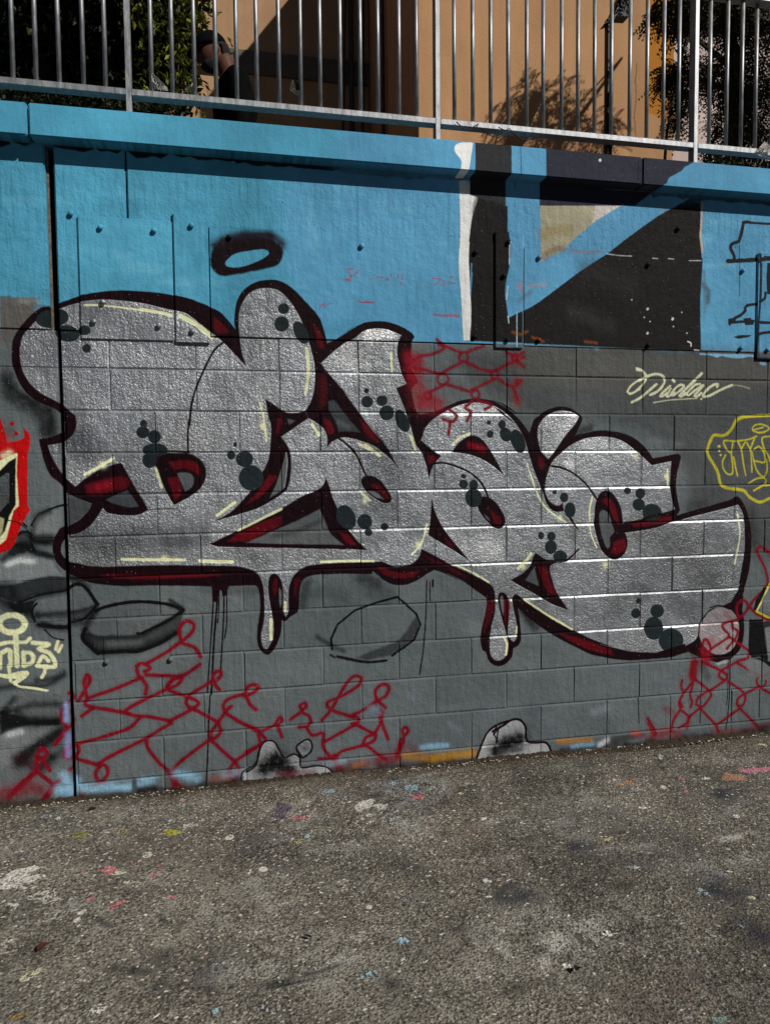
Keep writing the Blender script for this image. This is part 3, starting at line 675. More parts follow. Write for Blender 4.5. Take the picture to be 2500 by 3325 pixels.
('f', '2808,2423! 2856,2434! 2862,2399! 2830,2396! 2820,2382! 2808,2395!', '1d1c20', 0.0031, 1, 0, 0),
('s', '2862,2407 2974,2417', 0.0156, '1d1c20', 0.0034, 1, 0, 1),
('f', '2905,2429! 2954,2435! 2960,2426! 2979,2422! 2972,2396! 2920,2391!', '1d1c20', 0.0031, 1, 0, 0),
('f', '2845,2321! 2869,2333 2929,2337 2962,2337! 2940,2324 2875,2313!', '1d1c20', 0.0031, 1, 0, 1),
('s', '3002,2409 3037,2408 3109,2409', 0.0172, '1d1c20', 0.0034, 1, 0, 1),
('s', '3006,2343 3039,2352 3111,2357', 0.0172, '1d1c20', 0.0034, 1, 0, 1),
('s', '3001,2792 3008,2698 3007,2510 2999,2392 2992,2212', 0.0125, '18202c', 0.0034, 1, 0, 1),
('s', '3016,2741 3015,2544', 0.0047, '18202c', 0.0034, 1, 0, 1),
('s', '3005,2392 3006,2208', 0.0047, '18202c', 0.0034, 1, 0, 1),
('s', '2877,2846 2877,2762 2878,2552', 0.0047, '1d1c20', 0.0034, 1, 0, 1),
('s', '2853,2837 2848,2821', 0.0047, '1d1c20', 0.0034, 1, 0, 1),
('s', '2990,2205 3114,2199', 0.0141, '101622', 0.0034, 1, 0, 1),
('f', '2630,2227! 2981,2228! 2984,2212! 2948,2216 2921,2208 2856,2204 2769,2214 2742,2206 2694,2217 2635,2218!', '7aa9c8', 0.0047, 1, 0, 1),
('y', '3032,2180 3057,2175', 0.0125, '7aa9c8', 0.8, 0),
('s', '627,2593 656,2603', 0.0078, '93445a', 0.0063, 0.75, 0, 1),
('s', '635,2590 643,2555 627,2547', 0.0078, '93445a', 0.0063, 0.75, 0, 1),
('s', '643,2563 667,2572 684,2592', 0.0078, '93445a', 0.0063, 0.75, 0, 1),
('s', '611,2546 643,2540', 0.0078, '93445a', 0.0063, 0.75, 0, 1),
('s', '748,2552 756,2556', 0.0078, '93445a', 0.0063, 0.75, 0, 1),
('s', '777,2561 793,2566 805,2561', 0.0078, '93445a', 0.0063, 0.75, 0, 1),
('s', '822,2551 838,2556', 0.0078, '93445a', 0.0063, 0.75, 0, 1),
('s', '847,2580 855,2573', 0.0078, '93445a', 0.0063, 0.75, 0, 1),
('s', '888,2578 888,2566', 0.0078, '93445a', 0.0063, 0.75, 0, 1),
('s', '913,2583 908,2559', 0.0078, '93445a', 0.0063, 0.75, 0, 1),
('s', '904,2543 908,2535', 0.0078, '93445a', 0.0063, 0.75, 0, 1),
('s', '1071,2571 1114,2568 1084,2539', 0.0078, '93445a', 0.0063, 0.75, 0, 1),
('s', '1130,2561 1135,2537', 0.0078, '93445a', 0.0063, 0.75, 0, 1),
('s', '1164,2555 1190,2548', 0.0078, '93445a', 0.0063, 0.75, 0, 1),
('s', '1165,2579 1182,2584', 0.0078, '93445a', 0.0063, 0.75, 0, 1),
('s', '489,2405 506,2421 507,2405', 0.0078, '93445a', 0.0063, 0.75, 0, 1),
('s', '525,2418 536,2422', 0.0078, '93445a', 0.0063, 0.75, 0, 1),
('s', '674,2443 706,2432 723,2439 763,2435', 0.0078, '93445a', 0.0063, 0.75, 0, 1),
('s', '698,2436 755,2434', 0.0078, '93445a', 0.0063, 0.75, 0, 1),
('s', '1075,2389 1113,2384 1172,2389 1215,2386', 0.0078, '93445a', 0.0063, 0.75, 0, 1),
('s', '1083,2384 1138,2381 1215,2381', 0.0078, '93445a', 0.0063, 0.75, 0, 1),
('y', '-971,2030 -965,1953 -885,1903 -804,1878', 0.0625, '1d1e1f', 0.85, 0),
('y', '-806,1823 -808,1776', 0.0531, '232426', 0.9, 0),
('y', '-846,1882 -783,1782', 0.0547, '242628', 0.8, 0),
('y', '401,1013 383,945 376,900', 0.0406, '1f2224', 0.7, 0),
('y', '683,1030 770,997', 0.0547, '23282b', 0.75, 0),
('y', '2602,1350 2667,1372', 0.0781, '36393a', 0.7, 0),
('y', '2989,1318 3020,1139', 0.0563, '2c2f31', 0.6, 0),
('y', '1961,1807 1889,1777', 0.0406, '2b2d2e', 0.8, 0),
('y', '413,955 493,967 591,930', 0.0625, '3a3e40', 0.5, 0),
('y', '740,956 824,936', 0.0781, '343a3d', 0.5, 0),
('y', '1583,811 1648,715', 0.0438, '2a2d2f', 0.8, 0),
('y', '1570,811 1622,741', 0.0312, '242729', 0.7, 0),
('y', '2616,527 2719,371', 0.0469, '303233', 0.6, 0),
('y', '-116,1007 143,984', 0.0375, '393c3e', 0.5, 0),
('f', '-1060,354! -935,392 -795,385! -793,346 -925,258 -1066,183!', '6d7174', 0.0125, 0.9, 0, 1),
('f', '-1056,467! -975,438 -920,410 -794,411! -795,377 -956,383 -1060,350!', '0b0c0d', 0.0156, 0.95, 0, 1),
('f', '-999,538! -888,530 -783,530! -785,468 -801,408 -927,422 -981,468!', '575b5e', 0.0078, 1, 0, 1),
('y', '-974,468 -918,486 -792,477', 0.0281, '26292a', 0.8, 0),
('y', '-1019,350 -970,361', 0.025, 'c3c7ca', 0.7, 0),
('y', '-982,232 -889,293 -796,346', 0.0406, '0b0c0d', 0.9, 0),
('y', '-886,185 -835,226', 0.0344, '0b0c0d', 0.8, 0),
('y', '-982,225 -921,188', 0.0531, '3a1218', 0.8, 0),
('y', '-1050,451 -1015,464', 0.0281, '0b0c0d', 0.9, 0),
('y', '-893,599 -809,608 -773,628', 0.025, '26282a', 0.8, 0),
('f', '-1044,1062! -977,1064 -889,1087 -806,1100 -747,1089! -749,1025 -818,1020 -892,1008 -961,977! -1008,992 -1046,1015!', '24272a', 0.0125, 0.95, 0, 1),
('s', '-749,1025 -818,1018 -877,1007 -956,977', 0.0109, '0b0c0d', 0.0034, 1, 0, 1),
('f', '-1013,992! -966,974! -878,991! -893,960 -900,924! -967,932 -995,955!', '0b0c0d', 0.0125, 0.95, 0, 1),
('f', '-894,950! -878,970 -819,999 -744,1023! -747,921! -821,930!', '62666a', 0.0063, 1, 0, 1),
('y', '-880,917 -753,905', 0.025, '34373a', 0.8, 0),
('s', '-878,970 -894,950 -900,924 -889,883', 0.0109, '0b0c0d', 0.0034, 1, 0, 1),
('s', '-875,866 -823,856 -749,849', 0.0203, '0b0c0d', 0.0078, 1, 0, 1),
('s', '-848,841 -810,801 -766,788', 0.0078, '0b0c0d', 0.0034, 1, 0, 1),
('y', '-857,873 -823,861', 0.0188, '0b0c0d', 0.9, 0),
('f', '-1040,1182! -982,1185 -919,1201 -803,1184! -790,1136 -761,1098 -815,1100 -913,1088 -987,1065 -1044,1062!', '74797c', 0.0109, 0.95, 0, 1),
('y', '-998,1160 -944,1179 -886,1169', 0.0203, 'c9cdd0', 0.75, 0),
('y', '-977,1211 -908,1230 -870,1208 -807,1192', 0.025, '0b0c0d', 0.9, 0),
('y', '-883,1271 -844,1259 -805,1263', 0.025, '0b0c0d', 0.95, 0),
('f', '-881,1318! -841,1349 -763,1357! -775,1278 -868,1281!', '54585b', 0.0125, 0.9, 0, 1),
('f', '-960,1268! -945,1299 -915,1314 -892,1292! -893,1256 -932,1252!', '4a4e50', 0.0094, 0.9, 0, 1),
('y', '-956,1247 -898,1245 -889,1229', 0.0219, '0b0c0d', 0.9, 0),
('s', '-888,1342 -860,1386 -815,1411 -760,1431 -721,1435', 0.0109, '0b0c0d', 0.0034, 1, 0, 1),
('s', '-933,1361 -910,1335', 0.0094, '0b0c0d', 0.0034, 1, 0, 1),
('y', '-864,1386 -820,1406', 0.0312, '2b2d2f', 0.6, 0),
('s', '-954,1294 -930,1312 -896,1303 -893,1261 -884,1229', 0.0109, '0b0c0d', 0.0034, 1, 0, 1),
('f', '-880,1350! -850,1386 -761,1415! -764,1331 -800,1284 -872,1292!', '6f7376', 0.0109, 0.85, 0, 1),
('y', '-868,1286 -809,1285', 0.0281, '2a2c2e', 0.8, 0),
('s', '-1046,1007 -1000,965 -952,937 -900,913', 0.0531, '0c0d0e', 0.0691, 0.9, 0, 1),
('s', '-877,867 -819,853 -750,844', 0.0312, '0c0d0e', 0.0406, 0.8, 0, 1),
('s', '-961,977 -877,1002 -749,1023', 0.025, '0c0d0e', 0.0325, 0.8, 0, 1),
('s', '-1044,1062 -992,1060 -979,1017', 0.0406, '0c0d0e', 0.0528, 0.8, 0, 1),
('s', '-880,912 -816,917 -747,921', 0.0219, '0c0d0e', 0.0284, 0.7, 0, 1),
('s', '-1072,415 -976,400 -802,393', 0.0469, '0c0d0e', 0.0609, 0.9, 0, 1),
('s', '-1066,573 -970,581 -859,573 -774,613', 0.0281, '0c0d0e', 0.0366, 0.8, 0, 1),
('s', '-988,461 -934,419 -795,400', 0.025, '0c0d0e', 0.0325, 0.8, 0, 1),
('s', '-976,209 -883,269 -789,338', 0.0531, '0c0d0e', 0.0691, 0.85, 0, 1),
('s', '-1042,466 -992,522', 0.025, '0c0d0e', 0.0325, 0.8, 0, 1),
('s', '-894,162 -836,211 -792,253', 0.0438, '0c0d0e', 0.0569, 0.7, 0, 1),
('s', '-975,1242 -932,1257 -868,1265 -800,1263', 0.0406, '0c0d0e', 0.0528, 0.9, 0, 1),
('s', '-897,1277 -881,1334 -855,1375 -810,1406', 0.025, '0c0d0e', 0.0325, 0.7, 0, 1),
('s', '-954,1299 -925,1304 -892,1292', 0.0219, '0c0d0e', 0.0284, 0.8, 0, 1),
('s', '-894,1224 -846,1209 -803,1190', 0.025, '0c0d0e', 0.0325, 0.8, 0, 1),
('s', '-1021,1181 -971,1227 -913,1241', 0.025, '0c0d0e', 0.0325, 0.8, 0, 1),
('s', '-795,1878 -781,1837 -798,1785', 0.0406, '0c0d0e', 0.0528, 0.7, 0, 1),
('s', '-972,2004 -917,1954 -852,1909', 0.0344, '0c0d0e', 0.0447, 0.8, 0, 1),
('f', '-729,1027! -698,1047 -664,1030 -630,980 -611,957! -647,932 -737,937!', '5c6063', 0.0078, 1, 0, 1),
('f', '-737,926! -677,934 -611,957! -648,900 -679,880 -734,872!', '383b3e', 0.0094, 1, 0, 1),
('s', '-731,1038 -708,1053 -678,1052 -649,1024 -621,974 -606,952', 0.0172, '0b0c0d', 0.0034, 1, 0, 1),
('s', '-611,949 -648,905 -679,880 -739,872', 0.0109, '0b0c0d', 0.0034, 1, 0, 1),
('y', '-722,1086 -673,1078', 0.025, '0b0c0d', 0.8, 0),
('f', '-665,831! -633,883 -571,934 -479,954 -392,955 -277,936 -215,905! -332,845 -411,803 -483,799 -616,806!', '585c5f', 0.0078, 1, 0, 1),
('f', '-675,826! -616,804 -483,796 -411,800! -327,845 -210,900! -239,802 -329,746 -424,719 -501,718 -608,719! -676,788!', '35383a', 0.0125, 0.95, 0, 1),
('y', '-551,759 -423,752', 0.0375, '55595c', 0.7, 0),
('s', '-617,920 -571,939 -479,955 -392,955 -277,936 -210,905', 0.0172, '0b0c0d', 0.0034, 1, 0, 1),
('s', '-215,900 -290,854 -411,800 -427,801', 0.0156, '0b0c0d', 0.0034, 1, 0, 1),
('s', '-667,836 -679,788 -611,714', 0.0203, '0b0c0d', 0.0034, 1, 0, 1),
('s', '-611,717 -501,718 -429,714 -329,746 -244,794', 0.0203, '0b0c0d', 0.0047, 1, 0, 1),
('s', '-684,875 -617,931', 0.0109, '0b0c0d', 0.0078, 0.7, 0, 1),
('y', '-633,899 -670,842', 0.0281, '0b0c0d', 0.6, 0),
('y', '-272,958 -215,916', 0.0156, '0b0c0d', 0.8, 0),
('s', '-671,810 -652,776 -610,725 -501,721 -423,727 -329,757 -244,794', 0.0344, '0c0d0e', 0.0447, 0.85, 0, 1),
('s', '-651,808 -616,790 -484,783 -411,789 -322,837 -215,894', 0.0219, '0c0d0e', 0.0284, 0.75, 0, 1),
('s', '-612,925 -649,873 -668,831', 0.025, '0c0d0e', 0.0325, 0.75, 0, 1),
('s', '-722,1080 -678,1068 -649,1040', 0.025, '0c0d0e', 0.0325, 0.7, 0, 1),
('s', '-732,920 -677,928 -622,942', 0.0188, '0c0d0e', 0.0244, 0.6, 0, 1),
('s', '-729,867 -689,864 -648,889 -612,931', 0.025, '0c0d0e', 0.0325, 0.7, 0, 1),
('s', '-267,936 -215,908', 0.0219, '0c0d0e', 0.0284, 0.8, 0, 1),
('f', '653,614! 779,656 881,696 980,820! 997,769! 962,691 846,618 703,594!', '2c2f31', 0.0188, 0.85, 0, 1),
('y', '450,733 514,689 587,651', 0.0219, '26282a', 0.75, 0),
('s', '526,663 521,721 556,793 648,862 764,897 874,921 976,825! 997,769! 962,687! 842,610', 0.0117, '0a0b0c', 0.0031, 1, 0, 0),
('s', '553,624 703,586 812,587', 0.0156, '101112', 0.0047, 1, 0, 1),
('s', '517,635 538,621', 0.0109, '1a1b1c', 0.0047, 1, 0, 1),
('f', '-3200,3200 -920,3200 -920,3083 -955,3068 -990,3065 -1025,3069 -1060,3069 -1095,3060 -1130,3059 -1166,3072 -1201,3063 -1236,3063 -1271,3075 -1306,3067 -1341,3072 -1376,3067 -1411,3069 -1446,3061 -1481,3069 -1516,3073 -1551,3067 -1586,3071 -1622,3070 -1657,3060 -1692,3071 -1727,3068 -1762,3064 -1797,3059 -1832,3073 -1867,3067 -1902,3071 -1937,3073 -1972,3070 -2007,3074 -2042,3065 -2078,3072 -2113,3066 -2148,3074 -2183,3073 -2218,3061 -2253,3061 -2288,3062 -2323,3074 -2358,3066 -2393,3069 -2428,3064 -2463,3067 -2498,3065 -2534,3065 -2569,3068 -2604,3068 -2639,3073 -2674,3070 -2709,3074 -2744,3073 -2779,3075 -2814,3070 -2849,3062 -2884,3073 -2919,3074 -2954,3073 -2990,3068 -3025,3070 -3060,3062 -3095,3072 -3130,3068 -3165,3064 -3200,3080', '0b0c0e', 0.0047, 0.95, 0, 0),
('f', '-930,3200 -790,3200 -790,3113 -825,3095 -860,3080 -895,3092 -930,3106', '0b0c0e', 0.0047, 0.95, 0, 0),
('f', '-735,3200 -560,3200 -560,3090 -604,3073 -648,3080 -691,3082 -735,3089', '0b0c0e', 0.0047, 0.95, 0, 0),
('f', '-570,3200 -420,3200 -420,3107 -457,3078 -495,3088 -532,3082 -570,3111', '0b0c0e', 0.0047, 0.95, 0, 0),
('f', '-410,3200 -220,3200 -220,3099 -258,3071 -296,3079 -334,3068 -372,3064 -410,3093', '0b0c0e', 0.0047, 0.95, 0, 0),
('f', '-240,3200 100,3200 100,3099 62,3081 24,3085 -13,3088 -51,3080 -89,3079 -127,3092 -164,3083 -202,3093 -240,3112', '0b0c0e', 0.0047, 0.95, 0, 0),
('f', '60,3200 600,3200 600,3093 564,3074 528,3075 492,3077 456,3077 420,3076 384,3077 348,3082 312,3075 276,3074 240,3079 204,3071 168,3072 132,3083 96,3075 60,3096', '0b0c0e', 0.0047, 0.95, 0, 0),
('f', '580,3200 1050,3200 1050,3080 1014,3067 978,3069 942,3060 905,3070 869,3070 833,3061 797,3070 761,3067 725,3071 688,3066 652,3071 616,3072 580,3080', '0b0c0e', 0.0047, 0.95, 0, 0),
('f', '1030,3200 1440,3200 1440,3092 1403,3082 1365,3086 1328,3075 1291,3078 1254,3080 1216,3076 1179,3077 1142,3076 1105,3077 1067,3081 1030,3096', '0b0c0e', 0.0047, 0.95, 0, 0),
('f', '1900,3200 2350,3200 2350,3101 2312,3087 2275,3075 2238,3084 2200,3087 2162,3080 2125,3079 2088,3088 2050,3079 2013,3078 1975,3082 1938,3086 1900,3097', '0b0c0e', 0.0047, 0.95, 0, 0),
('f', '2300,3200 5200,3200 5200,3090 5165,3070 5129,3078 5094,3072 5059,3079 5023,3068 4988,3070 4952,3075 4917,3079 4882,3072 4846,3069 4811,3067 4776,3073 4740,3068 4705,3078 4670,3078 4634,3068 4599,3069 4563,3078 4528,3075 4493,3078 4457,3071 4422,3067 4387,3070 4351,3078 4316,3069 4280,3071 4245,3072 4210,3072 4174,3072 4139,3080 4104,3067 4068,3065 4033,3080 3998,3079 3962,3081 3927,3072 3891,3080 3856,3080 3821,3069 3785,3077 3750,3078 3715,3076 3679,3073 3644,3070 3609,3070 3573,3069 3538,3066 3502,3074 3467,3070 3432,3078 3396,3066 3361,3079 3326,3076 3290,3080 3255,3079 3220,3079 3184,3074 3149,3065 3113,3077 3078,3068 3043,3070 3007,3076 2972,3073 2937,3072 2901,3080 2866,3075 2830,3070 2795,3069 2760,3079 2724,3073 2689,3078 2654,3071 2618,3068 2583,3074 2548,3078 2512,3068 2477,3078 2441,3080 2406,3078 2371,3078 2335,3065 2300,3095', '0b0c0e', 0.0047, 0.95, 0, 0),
('y', '-789,2408 -585,2473', 0.0188, '23282c', 0.0, 0),
('f', '-945,2162 -948,2101 -937,2056 -909,1987 -856,1929 -775,1889 -744,1866 -732,1832 -732,1782 -737,1818 -747,1776 -784,1757 -845,1745! -835,1693 -822,1636 -800,1578 -757,1536 -729,1492 -680,1466 -646,1451 -618,1439! -633,1407 -669,1368 -709,1343 -761,1326 -779,1300 -795,1263 -801,1226 -793,1179 -770,1141 -741,1113 -702,1090 -643,1061 -583,1048 -492,1036 -353,1033 -127,1021 -68,1016! 139,1012 154,1001 161,966 164,899 156,843 147,781 146,724 160,684 187,658 212,663 238,696 258,740 270,791 271,827! 291,823 308,840 353,867! 360,900 363,969 375,1019 401,1044 452,1055 590,1054 741,1048 741,1061 766,1043 799,1013 849,988 908,982 968,998 1020,1027 1072,1056! 1123,1038 1254,976 1142,1035 1222,996 1366,891! 1366,852 1350,780 1334,715 1331,654 1340,611! 1362,598! 1375,554 1404,525 1442,515 1480,529 1512,564 1519,609! 1544,620 1564,653 1561,696 1554,770 1544,831! 1596,780 1713,693 1779,652 1879,597 1980,547 2083,518 2039,531 2133,508 2228,496 2324,496 2420,497 2485,500 2590,523! 2657,489 2737,463 2818,446 2878,475! 2925,508 2951,573 2953,639 2927,713 2906,756! 2938,832 2970,927 2989,1016 2994,1110 2991,1212 2969,1301 2933,1379 2899,1415! 2832,1392 2700,1360 2538,1322 2502,1311! 2524,1343! 2511,1392 2498,1467 2502,1548 2523,1628 2521,1654 2494,1663! 2430,1650 2347,1638! 2328,1669 2277,1720 2214,1760 2139,1782 2065,1791 2081,1791 2008,1792 1948,1780 1876,1764! 1902,1813 1918,1849 1915,1868 1895,1885 1849,1912 1796,1921 1745,1914 1699,1896 1667,1872 1635,1848 1616,1800 1610,1779! 1565,1836 1515,1883 1452,1929 1402,1952 1536,1881 1473,1927 1411,1947 1317,1958 1225,1948 1164,1924 1122,1907 1073,1883! 995,1877 978,1905 963,1962 958,2008! 994,2040! 973,2077 958,2110 956,2162 959,2241 974,2271! 957,2292 904,2321 834,2341 776,2343 707,2332 638,2293 581,2257 663,2318 577,2254 520,2225! 510,2274 483,2351 423,2420 347,2493 292,2523 238,2527 178,2515 119,2478 86,2434 69,2374 65,2304 69,2283! 5,2356 -42,2381 -105,2405 -167,2424 -301,2442 -462,2445 -552,2434 -641,2415 -720,2383 -764,2364 -813,2354 -852,2323 -891,2281 -924,2234 -941,2198', '130207', 0.0039, 1, 0, 1),
('f', '-909,2174 -893,2225 -864,2261 -829,2298 -775,2336 -721,2355 -682,2372 -603,2391 -528,2399 -454,2396 -353,2387 -252,2365 -168,2349 -117,2314 -66,2273 -29,2248 7,2219 49,2175 90,2132 125,2095! 102,2154 92,2219 88,2262 86,2321 96,2386 129,2446 172,2475 221,2485 275,2479 313,2453 351,2406 388,2342 415,2272 436,2206 452,2140! 488,2125! 548,2181 617,2233 660,2252 706,2290 770,2306 828,2302 904,2276! 886,2239 882,2177 894,2120 908,2075 931,2030! 875,2004! 901,1945 924,1888 953,1802 979,1710! 1007,1739! 1031,1802 1073,1848 1140,1889 1225,1925 1305,1937 1379,1926 1442,1898 1492,1857 1536,1816 1402,1918 1458,1894 1508,1853 1546,1806 1585,1735 1604,1675 1636,1579 1675,1489 1690,1452! 1700,1476! 1704,1519 1720,1573 1746,1627 1785,1662 1850,1711 1929,1746 2015,1757 2102,1752 2170,1728 2252,1673 2308,1626 2342,1598! 2341,1598! 2465,1620! 2460,1560 2458,1468 2472,1399 2492,1346! 2503,1288! 2668,1317 2800,1343 2900,1365! 2928,1320 2943,1260 2948,1171 2948,1094 2935,1005 2917,904 2923,899 2897,852 2861,800! 2811,782 2731,765 2686,720 2660,667 2648,609! 2628,583 2556,554 2478,531 2355,533 2227,548 2132,572 2038,601 2116,579 1980,635 1865,694 1779,748 1680,809 1596,862 1576,875! 1551,895 1531,905 1513,890 1512,863 1519,820 1528,783 1539,721 1539,672 1519,642 1499,663 1485,682 1491,785 1494,858 1480,904 1448,920 1432,903 1432,861 1448,787 1467,725 1483,676 1488,614 1474,566 1442,547 1410,552 1388,584 1383,657 1391,730 1410,801 1415,874 1407,940 1379,972 1297,1017 1204,1062 1143,1090 1137,1098 1046,1149 1004,1169! 991,1128 955,1094 895,1081 853,1082 794,1109 747,1109 596,1111 453,1108 396,1098 357,1077 328,1044 310,994 305,932 306,880 291,846 277,876 280,927 278,1001 261,1052 233,1070 211,1049 205,993 214,908 224,850 228,776 216,720 188,682 169,712 167,763 182,836 186,909 182,999 167,1051 145,1080 102,1101 37,1114 -124,1123 -283,1131 -438,1133 -565,1133 -641,1141 -690,1156 -734,1166 -753,1190 -763,1215 -759,1246 -743,1272! -735,1291 -686,1297 -635,1328 -593,1380 -572,1416! -532,1432! -649,1519 -689,1519! -717,1546 -746,1583 -774,1630 -796,1682 -805,1716! -748,1727 -701,1755 -676,1802 -673,1855 -688,1863 -731,1905 -774,1930 -835,1965 -877,2011 -904,2067 -911,2123', '8b8e93', 0.0034, 1, 1, 1),
('y', '-700,1776 -624,1682', 0.1094, '4d5157', 0.75, 1),
('y', '-699,2138 -565,1985', 0.1406, '5f646c', 0.65, 1),
('y', '-604,2347 -356,2277', 0.1094, '63676f', 0.6, 1),
('y', '-711,1282 -588,1236 -435,1258', 0.0938, '4f5357', 0.75, 1),
('y', '-408,1284 -194,1262', 0.0781, '4c5054', 0.6, 1),
('y', '-268,1237 -109,1270', 0.0781, '55595d', 0.7, 1),
('y', '-128,1588 -24,1477', 0.1094, '6a6e72', 0.5, 1),
('y', '753,1693 851,1544', 0.1094, '5f6266', 0.5, 1),
('y', '779,1407 957,1299', 0.1094, '55585b', 0.6, 1),
('y', '1853,1230 1986,1146', 0.0938, '5d6062', 0.6, 1),
('y', '2220,1221 2475,1156 2736,1207', 0.1094, '606365', 0.55, 1),
('y', '2476,1127 2741,971', 0.1406, '55585a', 0.6, 1),
('y', '2130,846 2287,885', 0.1094, '5c5f61', 0.6, 1),
('y', '2480,830 2646,733', 0.1094, '5a5d5f', 0.6, 1),
('y', '1109,1564 1200,1505', 0.0781, '5f6265', 0.55, 1),
('y', '65,1183 201,1134', 0.0625, '54575a', 0.6, 1),
('y', '-18,2022 22,1915', 0.0938, '666a70', 0.5, 1),
('y', '163,1971 305,1973', 0.0938, 'a9abb0', 0.5, 1),
('y', '-228,1777 -98,1723', 0.1094, '999ba0', 0.4, 1),
('y', '-647,1761 -673,1708', 0.0938, '55585c', 0.6, 1),
('y', '-637,1264 -537,1245 -410,1236', 0.0938, '63666a', 0.5, 1),
('y', '707,1219 766,1223', 0.0469, '74777a', 0.8, 1),
('y', '1373,1187 1398,1144', 0.0859, 'c4c6c9', 0.7, 1),
('y', '625,2182 664,2116', 0.1094, 'b5b7ba', 0.6, 1),
('y', '729,2274 839,2283', 0.0469, 'eceded', 0.8, 1),
('y', '1732,1872 1862,1873', 0.0625, 'dcdedf', 0.7, 1),
('y', '1751,1819 1720,1717', 0.0938, 'b2b5b7', 0.5, 1),
('y', '1949,1735 2218,1697', 0.0938, 'b0b3b5', 0.6, 1),
('y', '1837,1614 1850,1602', 0.0391, 'd5d7d9', 0.6, 1),
('y', '2128,995 2413,1042 2806,1057', 0.1406, '77797b', 0.5, 1),
('y', '2477,1064 2674,998 2809,874', 0.1406, '707375', 0.5, 1),
('y', '-714,1957 -668,1879', 0.0703, '7c8085', 0.7, 1),
('y', '1266,1167 1360,1176', 0.0938, 'b5b8bb', 0.5, 1),
('y', '1164,1890 1411,1897', 0.0625, 'd2d4d6', 0.6, 1),
('y', '1140,1657 1231,1645', 0.0391, '7b7e82', 0.7, 1),
('y', '801,1227', 0.0438, '75787b', 0.8, 1),
('y', '313,1186 539,1150', 0.0938, '6f7275', 0.5, 1),
('f', '-737,2003! -713,1993 -675,1957 -637,1906 -635,1827! -651,1782! -676,1782! -678,1853 -716,1905 -740,1920!', '6f7377', 0.0063, 0.9, 0.7, 1),
('f', '2341,1595! 2380,1538 2413,1486! 2400,1480! 2324,1481!', '7b7e81', 0.0094, 0.5, 0.6, 1),
('f', '-727,1491! -681,1464 -646,1449 -619,1436! -633,1407 -666,1371 -704,1348 -732,1330!', '45494b', 0.0047, 1, 0, 1),
('f', '-729,1494! -689,1520! -648,1556 -592,1592 -526,1621 -480,1631! -461,1596 -427,1526 -388,1456 -362,1402! -406,1381 -457,1377 -508,1382 -553,1395 -570,1417! -593,1380 -635,1328 -686,1297 -735,1291! -734,1325! -704,1345 -666,1368 -633,1407 -618,1439! -646,1451 -680,1465!', '130207', 0.0034, 1, 0, 1),
('f', '-556,1456! -505,1479 -454,1499! -429,1462 -405,1420! -441,1417 -481,1425 -526,1440!', '3d4145', 0.0063, 1, 0, 1),
('f', '-646,1527! -604,1542 -528,1560 -457,1561 -453,1516 -530,1496 -565,1483 -605,1481 -640,1487!', '500611', 0.0188, 1, 0, 1),
('y', '-589,1518 -549,1528', 0.025, '8e1024', 0.6, 0),
('s', '-364,1402 -302,1405 -229,1405', 0.0063, '2a2c2e', 0.0031, 0.8, 0, 1),
('f', '-331,1676! -290,1679 -172,1677! -121,1652 -90,1609 -89,1555 -117,1502 -170,1462 -242,1423! -273,1481 -301,1550 -325,1619!', '130207', 0.0034, 1, 0, 1),
('s', '-341,1687 -253,1687 -165,1679', 0.0078, '130207', 0.0034, 1, 0, 1),
('f', '-223,1580! -182,1583 -153,1570 -144,1544 -154,1514 -186,1489!', '53575a', 0.0063, 1, 0, 1),
('f', '-262,1634! -196,1641 -144,1637 -115,1602 -121,1570! -156,1594 -204,1603 -234,1591!', '500611', 0.0109, 1, 0, 1),
('f', '-268,1557! -220,1563! -206,1518 -209,1472 -236,1451!', '500611', 0.0109, 1, 0, 1),
('s', '12,2217 -31,2181 -75,2102 -119,2005 -147,1913 -160,1813 -160,1836 -168,1777 -169,1685', 0.0102, '14040a', 0.0031, 1, 0, 1),
('f', '206,1944! 216,1889 228,1814 227,1844 234,1800 231,1739 218,1645 183,1574 122,1481 33,1388 -54,1339! 65,1371 164,1402 253,1450 309,1491! 321,1528 331,1594 331,1639 326,1684 307,1722 283,1756! 421,1850! 420,1850! 406,1886! 359,1876 303,1880 260,1910!', '130207', 0.0034, 1, 0, 1),
('f', '309,1684! 314,1628 304,1550 292,1500 220,1450! 254,1517 283,1600!', '54585a', 0.0063, 1, 0, 1),
('f', '260,1562! 232,1518 181,1463 104,1421! 165,1485 210,1551 222,1568!', '500611', 0.0078, 1, 0, 1),
('s', '306,1678 312,1628 303,1550 294,1503', 0.0047, '9a9da0', 0.0031, 0.6, 0, 1),
('f', '315,1847! 356,1836! 323,1817!', '46494b', 0.0063, 1, 0, 1),
('y', '276,1839 267,1783', 0.0141, '5a0a14', 0.8, 0),
('s', '281,1862 291,1815', 0.0078, '450a12', 0.0063, 0.7, 0, 1),
('s', '386,1594 422,1588', 0.0047, 'c5c7ca', 0.0031, 0.6, 0, 1),
('f', '-78,1228! 64,1293 274,1394 387,1459 460,1486 489,1509 506,1553! 523,1502 545,1434 589,1342 648,1261 604,1302 661,1226 716,1171! 602,1182 647,1177 271,1197 73,1207 -40,1214!', '130207', 0.0034, 1, 0, 1),
('f', '100,1230! 272,1299 385,1347 471,1390! 498,1327 525,1264 591,1204! 271,1219!', '505456', 0.0063, 1, 0, 1),
('y', '244,1261 356,1280 469,1328', 0.025, '34383a', 0.8, 0),
('f', '11,1238! 63,1277 190,1335 276,1361! 273,1313 200,1279 117,1235!', '500611', 0.0094, 1, 0, 1),
('f', '572,1268! 618,1253 638,1227 658,1202! 626,1201 591,1234!', '500611', 0.0078, 1, 0, 1),
